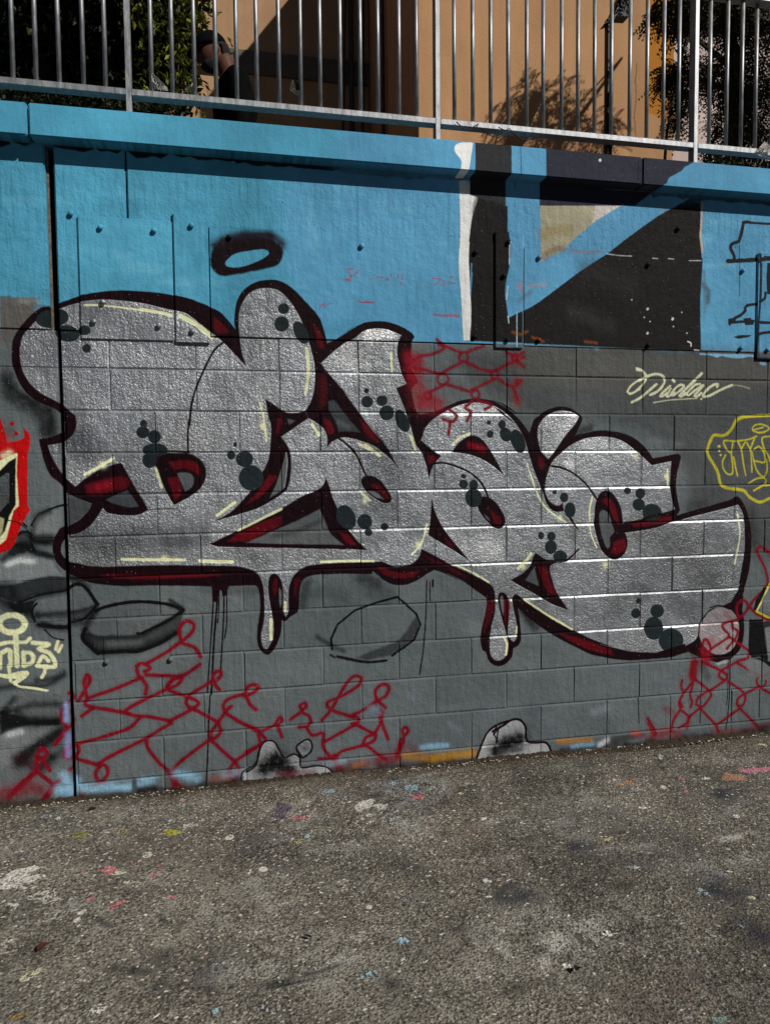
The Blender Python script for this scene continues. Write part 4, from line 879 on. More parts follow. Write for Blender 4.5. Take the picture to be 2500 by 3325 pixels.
('f', '421,1850! 459,1828 498,1795 514,1750 513,1694! 529,1722 569,1747 609,1753 684,1736 753,1710 817,1665 864,1618 884,1592! 841,1676 806,1727 748,1790 694,1863 817,1716 765,1784 690,1869 634,1942 578,2025 608,1985 530,2070 488,2124! 452,2146! 458,2069 450,1985 432,1930 406,1886! 420,1850!', '130207', 0.0034, 1, 0, 1),
('f', '522,1934! 551,1942 584,1903 629,1842 613,1840 630,1840 667,1801 684,1779! 633,1784 575,1783! 559,1834 531,1885 572,1853 527,1886!', '353a3c', 0.0063, 1, 0, 1),
('y', '576,1829 621,1807', 0.0219, '5c6163', 0.5, 0),
('f', '497,1851! 525,1840 550,1801 544,1773! 521,1770 505,1806!', '500611', 0.0125, 1, 0, 1),
('f', '682,1852! 725,1813 771,1756 788,1727! 742,1745 702,1790!', '500611', 0.0141, 1, 0, 1),
('f', '471,2074! 518,2067! 514,1925 471,1891! 466,1975!', '3a070e', 0.0125, 0.9, 0, 1),
('f', '449,2322! 477,2290 498,2252 503,2197! 475,2207 465,2262!', '500611', 0.0141, 0.9, 0, 1),
('f', '-30,2333! 4,2310 35,2268 29,2260! -19,2261 -34,2290!', '500611', 0.0109, 0.9, 0, 1),
('y', '921,2189 926,2098', 0.025, '4a0811', 0.8, 0),
('f', '903,2177! 927,2201 950,2161 949,2099 926,2098!', '400710', 0.0156, 0.7, 0, 1),
('s', '476,2069 474,1891', 0.0063, '14030a', 0.0031, 0.8, 0, 1),
('f', '979,1713! 1007,1739! 1055,1698 1115,1656! 1079,1617 1061,1582 1048,1531! 1037,1594 1013,1669!', '130207', 0.0034, 1, 0, 1),
('f', '1040,1655! 1079,1658 1085,1643 1070,1623 1049,1616!', '500611', 0.0094, 1, 0, 1),
('f', '1063,1441! 1078,1372 1114,1295 1168,1217 1276,1090! 1199,1144 1107,1200 1042,1241! 1053,1308!', '130207', 0.0034, 1, 0, 1),
('f', '1132,1230! 1168,1193 1181,1169 1144,1188!', '500611', 0.0125, 0.6, 0, 1),
('f', '1179,1685! 1213,1727 1262,1757 1299,1763 1343,1739 1386,1686 1430,1614 1449,1579 1467,1544! 1424,1585 1349,1633 1262,1665 1173,1676!', '130207', 0.0034, 1, 0, 1),
('y', '1275,1715 1349,1692', 0.025, '7d0a1b', 0.8, 0),
('f', '1314,1397 1330,1431 1361,1440 1411,1413 1449,1364 1471,1316 1465,1280 1436,1263 1399,1276 1355,1319 1324,1361', '130207', 0.0034, 1, 0, 1),
('f', '1380,1372! 1417,1347 1449,1311 1443,1281! 1411,1300!', '500611', 0.0109, 1, 0, 1),
('f', '1348,1349! 1380,1324 1386,1306! 1361,1325!', '4a4d50', 0.0063, 1, 0, 1),
('s', '1079,1617 1127,1620 1201,1600 1280,1563 1336,1512 1361,1467 1374,1434', 0.0117, '130207', 0.0034, 1, 0, 1),
('f', '686,1523 699,1551 740,1557 787,1533 827,1481 846,1440 838,1417 803,1414 756,1441 713,1477', '130207', 0.0034, 1, 0, 1),
('f', '722,1477! 763,1472 806,1436! 768,1443!', '63666a', 0.0063, 1, 0, 1),
('f', '775,1516! 815,1475 833,1441 815,1435! 780,1476 734,1511!', '500611', 0.0141, 0.8, 0, 1),
('s', '575,1747 609,1722 654,1677 683,1625 705,1574 716,1554', 0.0117, '130207', 0.0034, 1, 0, 1),
('f', '1610,1779! 1620,1812 1667,1866 1719,1896 1783,1906 1862,1897 1908,1868! 1895,1831 1849,1777 1869,1759! 1935,1777 2008,1771 2008,1757! 1929,1746 1850,1711 1785,1662 1746,1627 1720,1573 1704,1519 1698,1476 1716,1422 1747,1391 1786,1382 1802,1402! 1812,1353! 1773,1347 1741,1358 1708,1398 1691,1446 1675,1489 1636,1579 1604,1675 1585,1735!', '130207', 0.0034, 1, 0, 1),
('f', '1720,1636! 1681,1675 1663,1723 1656,1759 1658,1800 1671,1830 1700,1863 1758,1892 1810,1897 1862,1888 1900,1867! 1875,1825 1810,1753 1759,1681!', 'a9acaf', 0.0034, 1, 1, 1),
('y', '1784,1849 1706,1777 1732,1723', 0.0703, '94979a', 0.6, 1),
('f', '1662,1651! 1688,1639 1701,1603 1681,1579! 1662,1603!', '500611', 0.0125, 0.8, 0, 1),
('s', '1739,1597 1798,1588 1864,1559 1930,1510 1970,1466 2008,1414', 0.0117, '130207', 0.0034, 1, 0, 1),
('f', '1786,1390! 1812,1356! 1852,1322 1879,1282 1912,1225! 1862,1285 1819,1341!', '130207', 0.0031, 1, 0, 1),
('f', '1995,1319 1998,1380 2014,1423 2027,1447 2061,1462 2098,1449 2132,1408 2157,1352 2169,1274! 2175,1279! 2282,1298 2409,1328 2492,1349! 2502,1311! 2668,1352 2832,1392 2896,1415 2917,1373! 2800,1346 2668,1318 2503,1280! 2467,1275 2384,1248 2283,1232 2182,1222! 2189,1206 2198,1163 2182,1108 2139,1076 2088,1083 2037,1131 2006,1216 1990,1290', '130207', 0.0034, 1, 0, 1),
('f', '2025,1335 2045,1353 2076,1339 2101,1278 2117,1231! 2087,1199! 2092,1157 2077,1139 2055,1172 2031,1252', '4b4f52', 0.0063, 1, 0, 1),
('f', '2040,1404! 2075,1422 2121,1370 2149,1268! 2111,1306 2085,1362!', '500611', 0.0094, 1, 0, 1),
('f', '2093,1111! 2113,1157 2138,1184 2184,1187! 2185,1131 2139,1105!', '500611', 0.0109, 1, 0, 1),
('f', '2219,1269! 2314,1287 2409,1308 2473,1309! 2467,1280 2333,1258 2238,1252!', '500611', 0.0125, 0.9, 0, 1),
('f', '1502,984! 1570,1017 1621,1065 1629,1101 1647,1128! 1679,1106 1712,1087 1817,1076! 1735,1052 1742,987 1772,906 1841,803! 1746,840 1647,899 1538,960!', '130207', 0.0034, 1, 0, 1),
('f', '1640,1049! 1652,1003 1668,944! 1589,980!', '4b4f51', 0.0063, 1, 0, 1),
('f', '1666,1051! 1712,1043 1732,969 1778,894! 1732,902 1706,934 1680,996!', '500611', 0.0109, 1, 0, 1),
('f', '1745,1051! 1830,1088 1899,1142! 1909,1138! 1837,1076 1810,1070!', '130207', 0.0031, 1, 0, 1),
('f', '230,1025! 244,1043 252,1036 249,979 231,946!', '500611', 0.0125, 0.7, 0, 1),
('f', '261,996! 270,979 270,916 264,893! 259,939!', '606467', 0.0063, 1, 0, 1),
('f', '339,1032! 362,1048 358,997 335,947!', '500611', 0.0141, 0.6, 0, 1),
('f', '-599,1094! -516,1096 -414,1088 -199,1082! -18,1072 -125,1065! -199,1065 -389,1064 -516,1075!', '500611', 0.0094, 0.8, 0, 1),
('f', '771,1084! 808,1080! 825,1062 909,1046! 994,1055! 960,1023 875,1022 799,1042!', '500611', 0.0125, 0.9, 0, 1),
('f', '1786,676! 1879,652 2048,587 2117,535! 1980,569 1859,626!', '500611', 0.0109, 1, 0, 1),
('f', '2038,586! 2101,568 2108,536! 2039,551!', '500611', 0.0125, 0.8, 0, 1),
('f', '1464,874! 1493,879 1493,821 1483,724! 1474,737 1467,810!', '500611', 0.0078, 1, 0, 1),
('f', '1441,885! 1453,902 1464,871 1462,793! 1448,836!', '5e6265', 0.0063, 1, 0, 1),
('f', '1372,876! 1409,883 1407,826 1378,754! 1347,702 1359,792!', '500611', 0.0141, 0.6, 0, 1),
('f', '1004,1145! 1064,1114 1156,1075! 1076,1090!', '500611', 0.0125, 0.7, 0, 1),
('f', '1142,1077! 1204,1045 1253,1013! 1179,1034!', '500611', 0.0141, 0.5, 0, 1),
('f', '-741,1129! -691,1124!', '500611', 0.0063, 0.01, 0, 1),
('f', '2658,620 2670,685 2705,736 2758,766 2811,773 2866,752 2907,702 2922,641 2910,570 2877,517 2817,494 2756,501 2695,546', '8b8588', 0.0047, 1, 0.6, 1),
('y', '2832,730 2867,692', 0.0344, '7a4a52', 0.6, 0),
('y', '2715,569 2748,579', 0.0375, '8a3a46', 0.6, 0),
('s', '2657,626 2663,685 2705,739', 0.0078, '130207', 0.0034, 1, 0, 1),
('s', '2725,771 2784,783 2859,758', 0.0094, '130207', 0.0034, 1, 0, 1),
('f', '2866,758! 2905,834! 2945,832! 2940,754! 2956,669 2951,591 2932,520 2878,469 2804,447 2737,460! 2716,503! 2817,485 2877,517 2910,570 2924,641 2911,702!', '130207', 0.0047, 1, 0, 1),
('f', '2771,443! 2818,458 2851,459 2848,444 2805,438 2785,430!', '8a8d90', 0.0063, 0.9, 0, 1),
('f', '-694,2318 -699,2298 -718,2280 -746,2266 -778,2261 -808,2264 -829,2275 -838,2292 -833,2312 -814,2330 -786,2344 -754,2350 -724,2347 -703,2336', '1d2528', 0.0034, 1, 0, 1),
('f', '-649,2230 -658,2214 -675,2203 -698,2199 -722,2203 -742,2214 -754,2229 -756,2246 -748,2262 -730,2273 -707,2277 -684,2273 -664,2262 -651,2247', '1d2528', 0.0034, 1, 0, 1),
('f', '-597,2254 -600,2244 -609,2236 -621,2231 -634,2230 -646,2235 -653,2242 -656,2252 -653,2263 -644,2271 -632,2276 -619,2276 -608,2272 -600,2264', '1d2528', 0.0034, 1, 0, 1),
('f', '-601,2171 -603,2162 -608,2154 -617,2150 -625,2149 -633,2153 -638,2161 -640,2170 -638,2180 -632,2187 -624,2192 -615,2192 -607,2188 -602,2181', '1d2528', 0.0034, 1, 0, 1),
('f', '333,2389 330,2377 322,2367 311,2362 298,2361 287,2366 279,2375 276,2387 279,2399 288,2409 299,2414 312,2415 323,2410 331,2401', '1d2528', 0.0034, 1, 0, 1),
('f', '331,2314 327,2297 316,2283 302,2276 286,2275 271,2282 261,2295 258,2311 262,2328 272,2342 287,2349 303,2350 317,2343 327,2330', '1d2528', 0.0034, 1, 0, 1),
('f', '420,2290 429,2266 430,2243 424,2226 411,2219 393,2222 375,2236 360,2257 351,2282 350,2304 356,2321 370,2328 387,2325 405,2311', '1d2528', 0.0034, 1, 0, 1),
('f', '733,1991 731,1985 727,1980 722,1977 716,1977 710,1980 706,1984 705,1990 706,1996 710,2001 716,2004 722,2004 728,2001 731,1996', '1d2528', 0.0034, 1, 0, 1),
('f', '752,1934 749,1922 740,1911 728,1906 715,1905 703,1911 694,1921 692,1934 695,1947 703,1957 715,1963 729,1963 741,1957 749,1947', '1d2528', 0.0034, 1, 0, 1),
('f', '828,1941 825,1929 816,1919 805,1914 792,1914 780,1919 772,1929 769,1940 772,1952 780,1962 792,1967 805,1967 817,1962 825,1953', '1d2528', 0.0034, 1, 0, 1),
('f', '861,1865 852,1851 836,1842 819,1840 802,1846 790,1858 785,1874 787,1891 797,1906 812,1915 829,1917 846,1911 858,1899 864,1883', '1d2528', 0.0034, 1, 0, 1),
('f', '937,1851 946,1826 946,1802 939,1786 925,1780 907,1785 890,1800 875,1823 867,1849 866,1872 873,1888 887,1895 905,1890 923,1874', '1d2528', 0.0034, 1, 0, 1),
('f', '1390,1831 1389,1826 1385,1822 1381,1820 1375,1820 1371,1822 1367,1826 1366,1831 1367,1836 1371,1839 1375,1842 1381,1842 1385,1840 1389,1836', '1d2528', 0.0034, 1, 0, 1),
('f', '1404,1769 1402,1760 1397,1754 1390,1750 1381,1750 1374,1754 1369,1760 1367,1769 1369,1778 1374,1785 1381,1789 1390,1789 1397,1785 1402,1778', '1d2528', 0.0034, 1, 0, 1),
('f', '1474,1821 1472,1811 1466,1803 1458,1798 1448,1798 1440,1803 1434,1811 1432,1821 1434,1831 1440,1839 1448,1844 1458,1844 1466,1840 1472,1831', '1d2528', 0.0034, 1, 0, 1),
('f', '1504,1779 1507,1762 1504,1746 1494,1735 1480,1730 1465,1733 1452,1743 1443,1758 1439,1774 1443,1790 1453,1801 1466,1806 1481,1803 1495,1793', '1d2528', 0.0034, 1, 0, 1),
('f', '1580,1745 1587,1717 1585,1692 1574,1675 1558,1670 1538,1677 1520,1695 1506,1720 1499,1748 1501,1773 1511,1789 1528,1795 1547,1788 1566,1771', '1d2528', 0.0034, 1, 0, 1),
('f', '-356,1817 -358,1807 -363,1800 -369,1796 -377,1796 -384,1800 -388,1807 -389,1817 -388,1826 -383,1833 -376,1837 -368,1837 -362,1833 -357,1826', '1d2528', 0.0034, 1, 0, 1),
('f', '-347,1777 -350,1764 -359,1754 -371,1748 -385,1748 -397,1754 -405,1764 -408,1777 -405,1789 -396,1800 -383,1805 -370,1805 -358,1800 -349,1789', '1d2528', 0.0034, 1, 0, 1),
('f', '-294,1755 -298,1741 -306,1730 -318,1723 -332,1723 -343,1730 -351,1741 -354,1755 -350,1770 -342,1781 -330,1788 -317,1788 -305,1781 -297,1770', '1d2528', 0.0034, 1, 0, 1),
('f', '-264,1691 -270,1677 -287,1665 -311,1659 -337,1659 -361,1666 -377,1677 -382,1691 -376,1706 -359,1717 -335,1724 -309,1724 -285,1717 -269,1706', '1d2528', 0.0034, 1, 0, 1),
('f', '-316,1643 -320,1626 -330,1613 -344,1606 -359,1606 -372,1613 -381,1627 -384,1643 -380,1660 -370,1673 -357,1681 -342,1681 -328,1673 -319,1660', '1d2528', 0.0034, 1, 0, 1),
('f', '67,1717 66,1712 63,1708 59,1706 55,1706 51,1708 48,1712 47,1717 48,1723 51,1727 55,1729 59,1729 63,1727 66,1723', '1d2528', 0.0034, 1, 0, 1),
('f', '57,1665 54,1655 49,1647 40,1643 31,1643 23,1648 18,1656 16,1666 18,1676 24,1683 32,1688 41,1688 49,1683 55,1675', '1d2528', 0.0034, 1, 0, 1),
('f', '143,1646 138,1628 126,1613 109,1606 90,1606 74,1614 62,1628 58,1646 63,1664 75,1678 92,1686 111,1686 127,1678 139,1664', '1d2528', 0.0034, 1, 0, 1),
('f', '192,1551 186,1524 168,1502 144,1490 116,1490 92,1503 76,1525 70,1553 77,1580 94,1602 119,1614 146,1614 170,1601 187,1579', '1d2528', 0.0034, 1, 0, 1),
('f', '650,1363 658,1335 656,1308 644,1289 625,1280 602,1285 581,1301 564,1326 556,1354 559,1381 570,1400 590,1409 612,1405 634,1388', '1d2528', 0.0034, 1, 0, 1),
('f', '742,1319 738,1301 727,1287 711,1280 693,1281 678,1289 667,1303 663,1320 667,1338 678,1351 694,1359 712,1358 728,1350 738,1336', '1d2528', 0.0034, 1, 0, 1),
('f', '743,1264 741,1255 735,1248 727,1244 717,1244 709,1249 703,1256 701,1265 704,1274 709,1281 718,1285 727,1284 736,1280 741,1273', '1d2528', 0.0034, 1, 0, 1),
('f', '829,1290 827,1282 821,1276 812,1273 803,1273 794,1277 789,1283 787,1292 789,1300 795,1306 803,1309 813,1309 821,1305 827,1299', '1d2528', 0.0034, 1, 0, 1),
('f', '1253,1548 1251,1543 1247,1538 1241,1536 1234,1536 1228,1538 1223,1543 1222,1548 1223,1554 1228,1559 1234,1561 1241,1561 1247,1558 1251,1554', '1d2528', 0.0034, 1, 0, 1),
('f', '1263,1507 1260,1497 1253,1489 1243,1484 1231,1484 1221,1489 1214,1497 1211,1508 1214,1518 1221,1526 1231,1530 1243,1530 1253,1525 1260,1517', '1d2528', 0.0034, 1, 0, 1),
('f', '1319,1502 1316,1490 1309,1481 1298,1476 1287,1476 1276,1481 1269,1491 1267,1503 1269,1514 1277,1524 1287,1529 1299,1529 1309,1523 1316,1514', '1d2528', 0.0034, 1, 0, 1),
('f', '1340,1432 1335,1410 1322,1392 1303,1383 1282,1383 1263,1393 1250,1411 1246,1433 1250,1455 1263,1473 1282,1482 1303,1482 1322,1472 1335,1454', '1d2528', 0.0034, 1, 0, 1),
('f', '1769,1454 1768,1449 1765,1445 1759,1443 1754,1443 1748,1445 1745,1449 1743,1455 1745,1460 1748,1464 1753,1466 1759,1466 1764,1464 1768,1459', '1d2528', 0.0034, 1, 0, 1),
('f', '1837,1426 1835,1414 1828,1405 1818,1399 1807,1400 1797,1405 1790,1415 1787,1427 1790,1438 1796,1448 1806,1453 1817,1453 1828,1447 1835,1438', '1d2528', 0.0034, 1, 0, 1),
('f', '1882,1355 1879,1336 1869,1321 1856,1313 1842,1313 1828,1322 1819,1337 1816,1356 1819,1375 1828,1390 1841,1398 1856,1398 1869,1389 1878,1374', '1d2528', 0.0034, 1, 0, 1),
('f', '2215,1457 2213,1449 2207,1442 2198,1439 2188,1439 2180,1443 2173,1449 2171,1457 2173,1465 2179,1472 2188,1475 2198,1475 2206,1471 2213,1465', '1d2528', 0.0034, 1, 0, 1),
('f', '2303,1440 2300,1427 2292,1417 2279,1411 2265,1411 2253,1417 2244,1428 2241,1441 2244,1454 2252,1464 2265,1469 2279,1469 2291,1463 2300,1453', '1d2528', 0.0034, 1, 0, 1),
('f', '2302,1377 2299,1362 2288,1350 2273,1344 2256,1344 2240,1351 2229,1364 2225,1379 2229,1394 2239,1406 2255,1412 2272,1412 2287,1405 2298,1393', '1d2528', 0.0034, 1, 0, 1),
('f', '2407,1331 2401,1310 2385,1294 2360,1285 2333,1285 2308,1295 2291,1313 2285,1334 2291,1355 2307,1372 2332,1381 2359,1380 2384,1370 2401,1353', '1d2528', 0.0034, 1, 0, 1),
('f', '1695,1220 1693,1211 1688,1203 1681,1200 1674,1200 1667,1204 1662,1212 1660,1221 1662,1230 1666,1237 1673,1241 1681,1240 1688,1236 1693,1229', '1d2528', 0.0034, 1, 0, 1),
('f', '1762,1213 1760,1202 1753,1193 1743,1189 1733,1189 1723,1194 1716,1203 1713,1215 1716,1226 1723,1234 1732,1239 1743,1239 1753,1233 1760,1224', '1d2528', 0.0034, 1, 0, 1),
('f', '1771,1153 1767,1137 1757,1124 1743,1117 1728,1117 1713,1125 1704,1139 1700,1156 1703,1172 1713,1185 1727,1192 1743,1192 1757,1184 1767,1170', '1d2528', 0.0034, 1, 0, 1),
('f', '1831,1101 1827,1087 1816,1076 1799,1070 1780,1070 1764,1077 1752,1089 1748,1104 1752,1118 1764,1129 1780,1135 1799,1134 1815,1127 1827,1115', '1d2528', 0.0034, 1, 0, 1),
('f', '2284,832 2282,825 2278,820 2272,817 2265,817 2259,821 2255,826 2253,834 2255,841 2259,846 2265,849 2272,849 2278,845 2282,839', '1d2528', 0.0034, 1, 0, 1),
('f', '2284,761 2281,748 2273,739 2261,734 2247,734 2235,741 2226,751 2223,764 2226,776 2234,786 2246,791 2260,790 2272,784 2281,773', '1d2528', 0.0034, 1, 0, 1),
('f', '2431,768 2427,751 2415,738 2398,731 2378,732 2361,740 2348,755 2344,772 2348,789 2360,802 2377,809 2397,808 2414,800 2427,785', '1d2528', 0.0034, 1, 0, 1),
('f', '2428,668 2422,639 2405,617 2381,605 2354,607 2329,621 2312,646 2305,675 2311,704 2328,726 2352,738 2379,737 2404,722 2421,698', '1d2528', 0.0034, 1, 0, 1),
('f', '2557,590 2550,560 2528,536 2496,525 2461,527 2429,543 2407,569 2398,600 2406,630 2427,653 2459,665 2494,663 2526,648 2549,622', '1d2528', 0.0034, 1, 0, 1),
('f', '2288,1305! 2409,1333! 2415,1319! 2295,1293!', '130207', 0.0031, 1, 0, 1),
('f', '2394,532! 2569,572! 2576,542! 2479,506! 2394,512!', '130207', 0.0031, 1, 0, 1),
('y', '-9,2675 43,2704 131,2724 235,2729 287,2698', 0.0531, '150b12', 0.9, 0),
('y', '13,2691 131,2734 250,2733', 0.0344, '150b12', 0.7, 0),
('f', '-43,2585 -25,2666 40,2701 131,2721 232,2726 298,2691 306,2644 278,2598 188,2570 69,2542 -2,2536', '12060b', 0.0125, 1, 0, 1),
('y', '-9,2675 43,2714 132,2738 251,2741 303,2706', 0.0312, '1e1420', 0.6, 0),
('f', '30,2603 71,2642 157,2664 219,2672 240,2655 204,2624 129,2590 77,2578 33,2583', '4a94b2', 0.0047, 1, 0, 1),
('s', '-621,2371 -537,2372 -367,2358 -281,2346', 0.0078, 'd6d9ae', 0.0047, 0.95, 0, 1),
('s', '-367,2362 -266,2347 -230,2337', 0.0141, 'd6d9ae', 0.0047, 0.95, 0, 1),
('s', '-186,2335 -114,2296 -44,2241', 0.0219, 'd6d9ae', 0.0047, 0.95, 0, 1),
('s', '419,2200 426,2112 421,2029 410,1977', 0.0156, 'd6d9ae', 0.0047, 0.95, 0, 1),
('s', '181,1926 200,1857 211,1740', 0.0109, 'd6d9ae', 0.0047, 0.95, 0, 1),
('s', '-645,1579 -576,1616 -513,1655', 0.0141, 'd6d9ae', 0.0047, 0.95, 0, 1),
('s', '-37,1370 53,1435', 0.0141, 'd6d9ae', 0.0047, 0.95, 0, 1),
('s', '64,1293 174,1346 277,1395', 0.0125, 'd6d9ae', 0.0047, 0.95, 0, 1),
('s', '-488,1169 -386,1163 -197,1155', 0.0141, 'd6d9ae', 0.0047, 0.95, 0, 1),
('s', '-124,1148 32,1137', 0.0172, 'd6d9ae', 0.0047, 0.95, 0, 1),
('s', '476,1120 597,1121 748,1116', 0.0125, 'd6d9ae', 0.0047, 0.95, 0, 1),
('s', '1180,1718 1219,1753 1272,1775', 0.0141, 'd6d9ae', 0.0047, 0.95, 0, 1),
('s', '957,1762 977,1690', 0.0125, 'd6d9ae', 0.0047, 0.95, 0, 1),
('s', '713,1716 753,1688 788,1662', 0.0156, 'd6d9ae', 0.0047, 0.95, 0, 1),
('s', '1038,1300 1007,1204 955,1144', 0.0109, 'd6d9ae', 0.0047, 0.95, 0, 1),
('s', '690,1472 733,1431', 0.0125, 'd6d9ae', 0.0047, 0.95, 0, 1),
('s', '1598,1616 1623,1544 1656,1453 1695,1386 1760,1333 1826,1292', 0.0094, 'd6d9ae', 0.0047, 0.95, 0, 1),
('s', '1981,1426 1965,1350 1968,1295', 0.0094, 'd6d9ae', 0.0047, 0.95, 0, 1),
('s', '1969,1270 1979,1214 2010,1149', 0.0078, 'd6d9ae', 0.0047, 0.95, 0, 1),
('s', '2898,1312 2917,1202 2902,1095 2887,1025', 0.0109, 'd6d9ae', 0.0047, 0.95, 0, 1),
('s', '2442,1577 2445,1480', 0.0094, 'd6d9ae', 0.0047, 0.95, 0, 1),
('s', '1204,1077 1297,1029 1379,978', 0.0094, 'd6d9ae', 0.0047, 0.95, 0, 1),
('s', '1583,875 1713,786 1865,696', 0.0125, 'd6d9ae', 0.0047, 0.95, 0, 1),
('s', '1467,671 1483,639 1477,578', 0.0109, 'd6d9ae', 0.0047, 0.95, 0, 1),
('s', '1537,728 1533,685 1519,680', 0.0078, 'd6d9ae', 0.0047, 0.95, 0, 1),
('s', '217,839 216,737', 0.0156, 'd6d9ae', 0.0047, 0.95, 0, 1),
('s', '292,921 292,881', 0.0141, 'd6d9ae', 0.0047, 0.95, 0, 1),
('s', '850,2187 855,2097', 0.0125, 'd6d9ae', 0.0047, 0.95, 0, 1),
('s', '677,1725 746,1685', 0.0125, 'd6d9ae', 0.0047, 0.95, 0, 1),
('s', '440,1823 475,1767', 0.0141, 'd6d9ae', 0.0047, 0.95, 0, 1),
('s', '1621,1126 1595,1090 1550,1049', 0.0188, 'd6d9ae', 0.0047, 0.95, 0, 1),
('s', '947,1768 976,1698', 0.0094, 'd6d9ae', 0.0047, 0.95, 0, 1),
('s', '-322,1604 -295,1512', 0.0109, 'd6d9ae', 0.0047, 0.95, 0, 1),
('y', '194,1810', 0.0219, 'd6d9ae', 0.85, 0),
('y', '-564,1623', 0.025, 'd6d9ae', 0.85, 0),
('y', '-293,1164', 0.025, 'd6d9ae', 0.85, 0),
('y', '989,1193', 0.025, 'd6d9ae', 0.85, 0),
('y', '1790,1317', 0.0203, 'd6d9ae', 0.85, 0),
('y', '2064,1049', 0.0281, 'd6d9ae', 0.85, 0),
('y', '473,1770', 0.0172, 'd6d9ae', 0.85, 0),
('y', '2246,1653', 0.0219, 'd6d9ae', 0.85, 0),
('y', '-169,2323', 0.0156, 'd6d9ae', 0.85, 0),
('y', '707,1431', 0.0219, 'd6d9ae', 0.85, 0),
('y', '1576,1055', 0.0219, 'd6d9ae', 0.85, 0),
('y', '2434,1537', 0.0219, 'd6d9ae', 0.85, 0),
('s', '-64,1010 -65,943 -78,782 -104,483', 0.0073, '0e0508', 0.0028, 1, 0, 1),
('s', '-46,1009 -48,920 -65,754 -85,474', 0.0102, '0e0508', 0.0028, 1, 0, 1),
('s', '-36,1003 -41,875 -46,834', 0.0061, '0e0508', 0.0028, 1, 0, 1),
('s', '-11,1008 -16,874 -31,667 -40,550', 0.0081, '0e0508', 0.0028, 1, 0, 1),
('s', '2,1007 -2,834 -13,756', 0.0071, '0e0508', 0.0028, 1, 0, 1),
('s', '-57,1015 -56,951', 0.0264, '0e0508', 0.0028, 1, 0, 1),
('s', '-11,1008 -12,974', 0.0223, '0e0508', 0.0028, 1, 0, 1),
('s', '-91,470 -102,311 -108,191 -122,-18', 0.0081, '0e0508', 0.0028, 1, 0, 1),
('s', '1033,1002 1027,809 1013,642 991,499', 0.0071, '0e0508', 0.0028, 1, 0, 1),
('s', '1050,993 1049,892', 0.0061, '0e0508', 0.0028, 1, 0, 1),
('s', '1067,1001 1065,967', 0.0102, '0e0508', 0.0028, 1, 0, 1),
('s', '2865,446 2866,265 2858,144 2846,41', 0.0071, '0e0508', 0.0028, 1, 0, 1),
('s', '2852,447 2853,235 2847,187', 0.0051, '0e0508', 0.0028, 1, 0, 1),
('s', '2677,279 2673,98', 0.0061, '0e0508', 0.0028, 1, 0, 1),
('s', '3068,268 3068,102', 0.0071, '0e0508', 0.0028, 1, 0, 1),
('s', '2275,279 2280,131', 0.0061, '0e0508', 0.0028, 1, 0, 1),
('s', '2865,476 2866,263', 0.0081, '0e0508', 0.0028, 1, 0, 1),
('f', '-73,1019! 14,1015! 5,999! -4,991! -12,974! -30,1000! -48,942! -65,949!', '130207', 0.0031, 1, 0, 0),
('s', '956,2144 1003,2171 1075,2187 1135,2220 1093,2259', 0.0281, '5a0a18', 0.0219, 0.255, 0, 1),
('s', '956,2144 1003,2171 1075,2187 1135,2220 1093,2259', 0.0169, '72061a', 0.0041, 0.85, 0, 1),
('s', '1105,2234 1141,2226 1226,2196', 0.0281, '5a0a18', 0.0219, 0.255, 0, 1),
('s', '1105,2234 1141,2226 1226,2196', 0.0169, '72061a', 0.0041, 0.85, 0, 1),
('s', '1349,2234 1257,2200', 0.0281, '5a0a18', 0.0219, 0.255, 0, 1),
('s', '1349,2234 1257,2200', 0.0169, '72061a', 0.0041, 0.85, 0, 1),
('s', '1241,2151 1189,2127 1117,2085', 0.0281, '5a0a18', 0.0219, 0.255, 0, 1),
('s', '1241,2151 1189,2127 1117,2085', 0.0169, '72061a', 0.0041, 0.85, 0, 1),
('s', '950,2116 1009,2106 1105,2085', 0.0281, '5a0a18', 0.0219, 0.255, 0, 1),
('s', '950,2116 1009,2106 1105,2085', 0.0169, '72061a', 0.0041, 0.85, 0, 1),
('s', '1141,2031 1062,1992', 0.0281, '5a0a18', 0.0219, 0.255, 0, 1),
('s', '1141,2031 1062,1992', 0.0169, '72061a', 0.0041, 0.85, 0, 1),
('s', '1153,2028 1274,1995', 0.0281, '5a0a18', 0.0219, 0.255, 0, 1),
('s', '1153,2028 1274,1995', 0.0169, '72061a', 0.0041, 0.85, 0, 1),
('s', '1256,2145 1330,2115 1404,2099', 0.0281, '5a0a18', 0.0219, 0.255, 0, 1),
('s', '1256,2145 1330,2115 1404,2099', 0.0169, '72061a', 0.0041, 0.85, 0, 1),
('s', '1423,2108 1479,2138 1536,2163 1576,2182', 0.0281, '5a0a18', 0.0219, 0.255, 0, 1),
('s', '1423,2108 1479,2138 1536,2163 1576,2182', 0.0169, '72061a', 0.0041, 0.85, 0, 1),
('s', '1411,2061 1287,2004', 0.0281, '5a0a18', 0.0219, 0.255, 0, 1),
('s', '1411,2061 1287,2004', 0.0169, '72061a', 0.0041, 0.85, 0, 1),
('s', '1436,2062 1511,2022 1561,2058 1536,2057', 0.0281, '5a0a18', 0.0219, 0.255, 0, 1),
('s', '1436,2062 1511,2022 1561,2058 1536,2057', 0.0169, '72061a', 0.0041, 0.85, 0, 1),
('s', '1517,2016 1542,1957', 0.0281, '5a0a18', 0.0219, 0.255, 0, 1),
('s', '1517,2016 1542,1957', 0.0169, '72061a', 0.0041, 0.85, 0, 1),
('s', '1479,2203 1530,2186 1576,2208', 0.0281, '5a0a18', 0.0219, 0.255, 0, 1),
('s', '1479,2203 1530,2186 1576,2208', 0.0169, '72061a', 0.0041, 0.85, 0, 1),
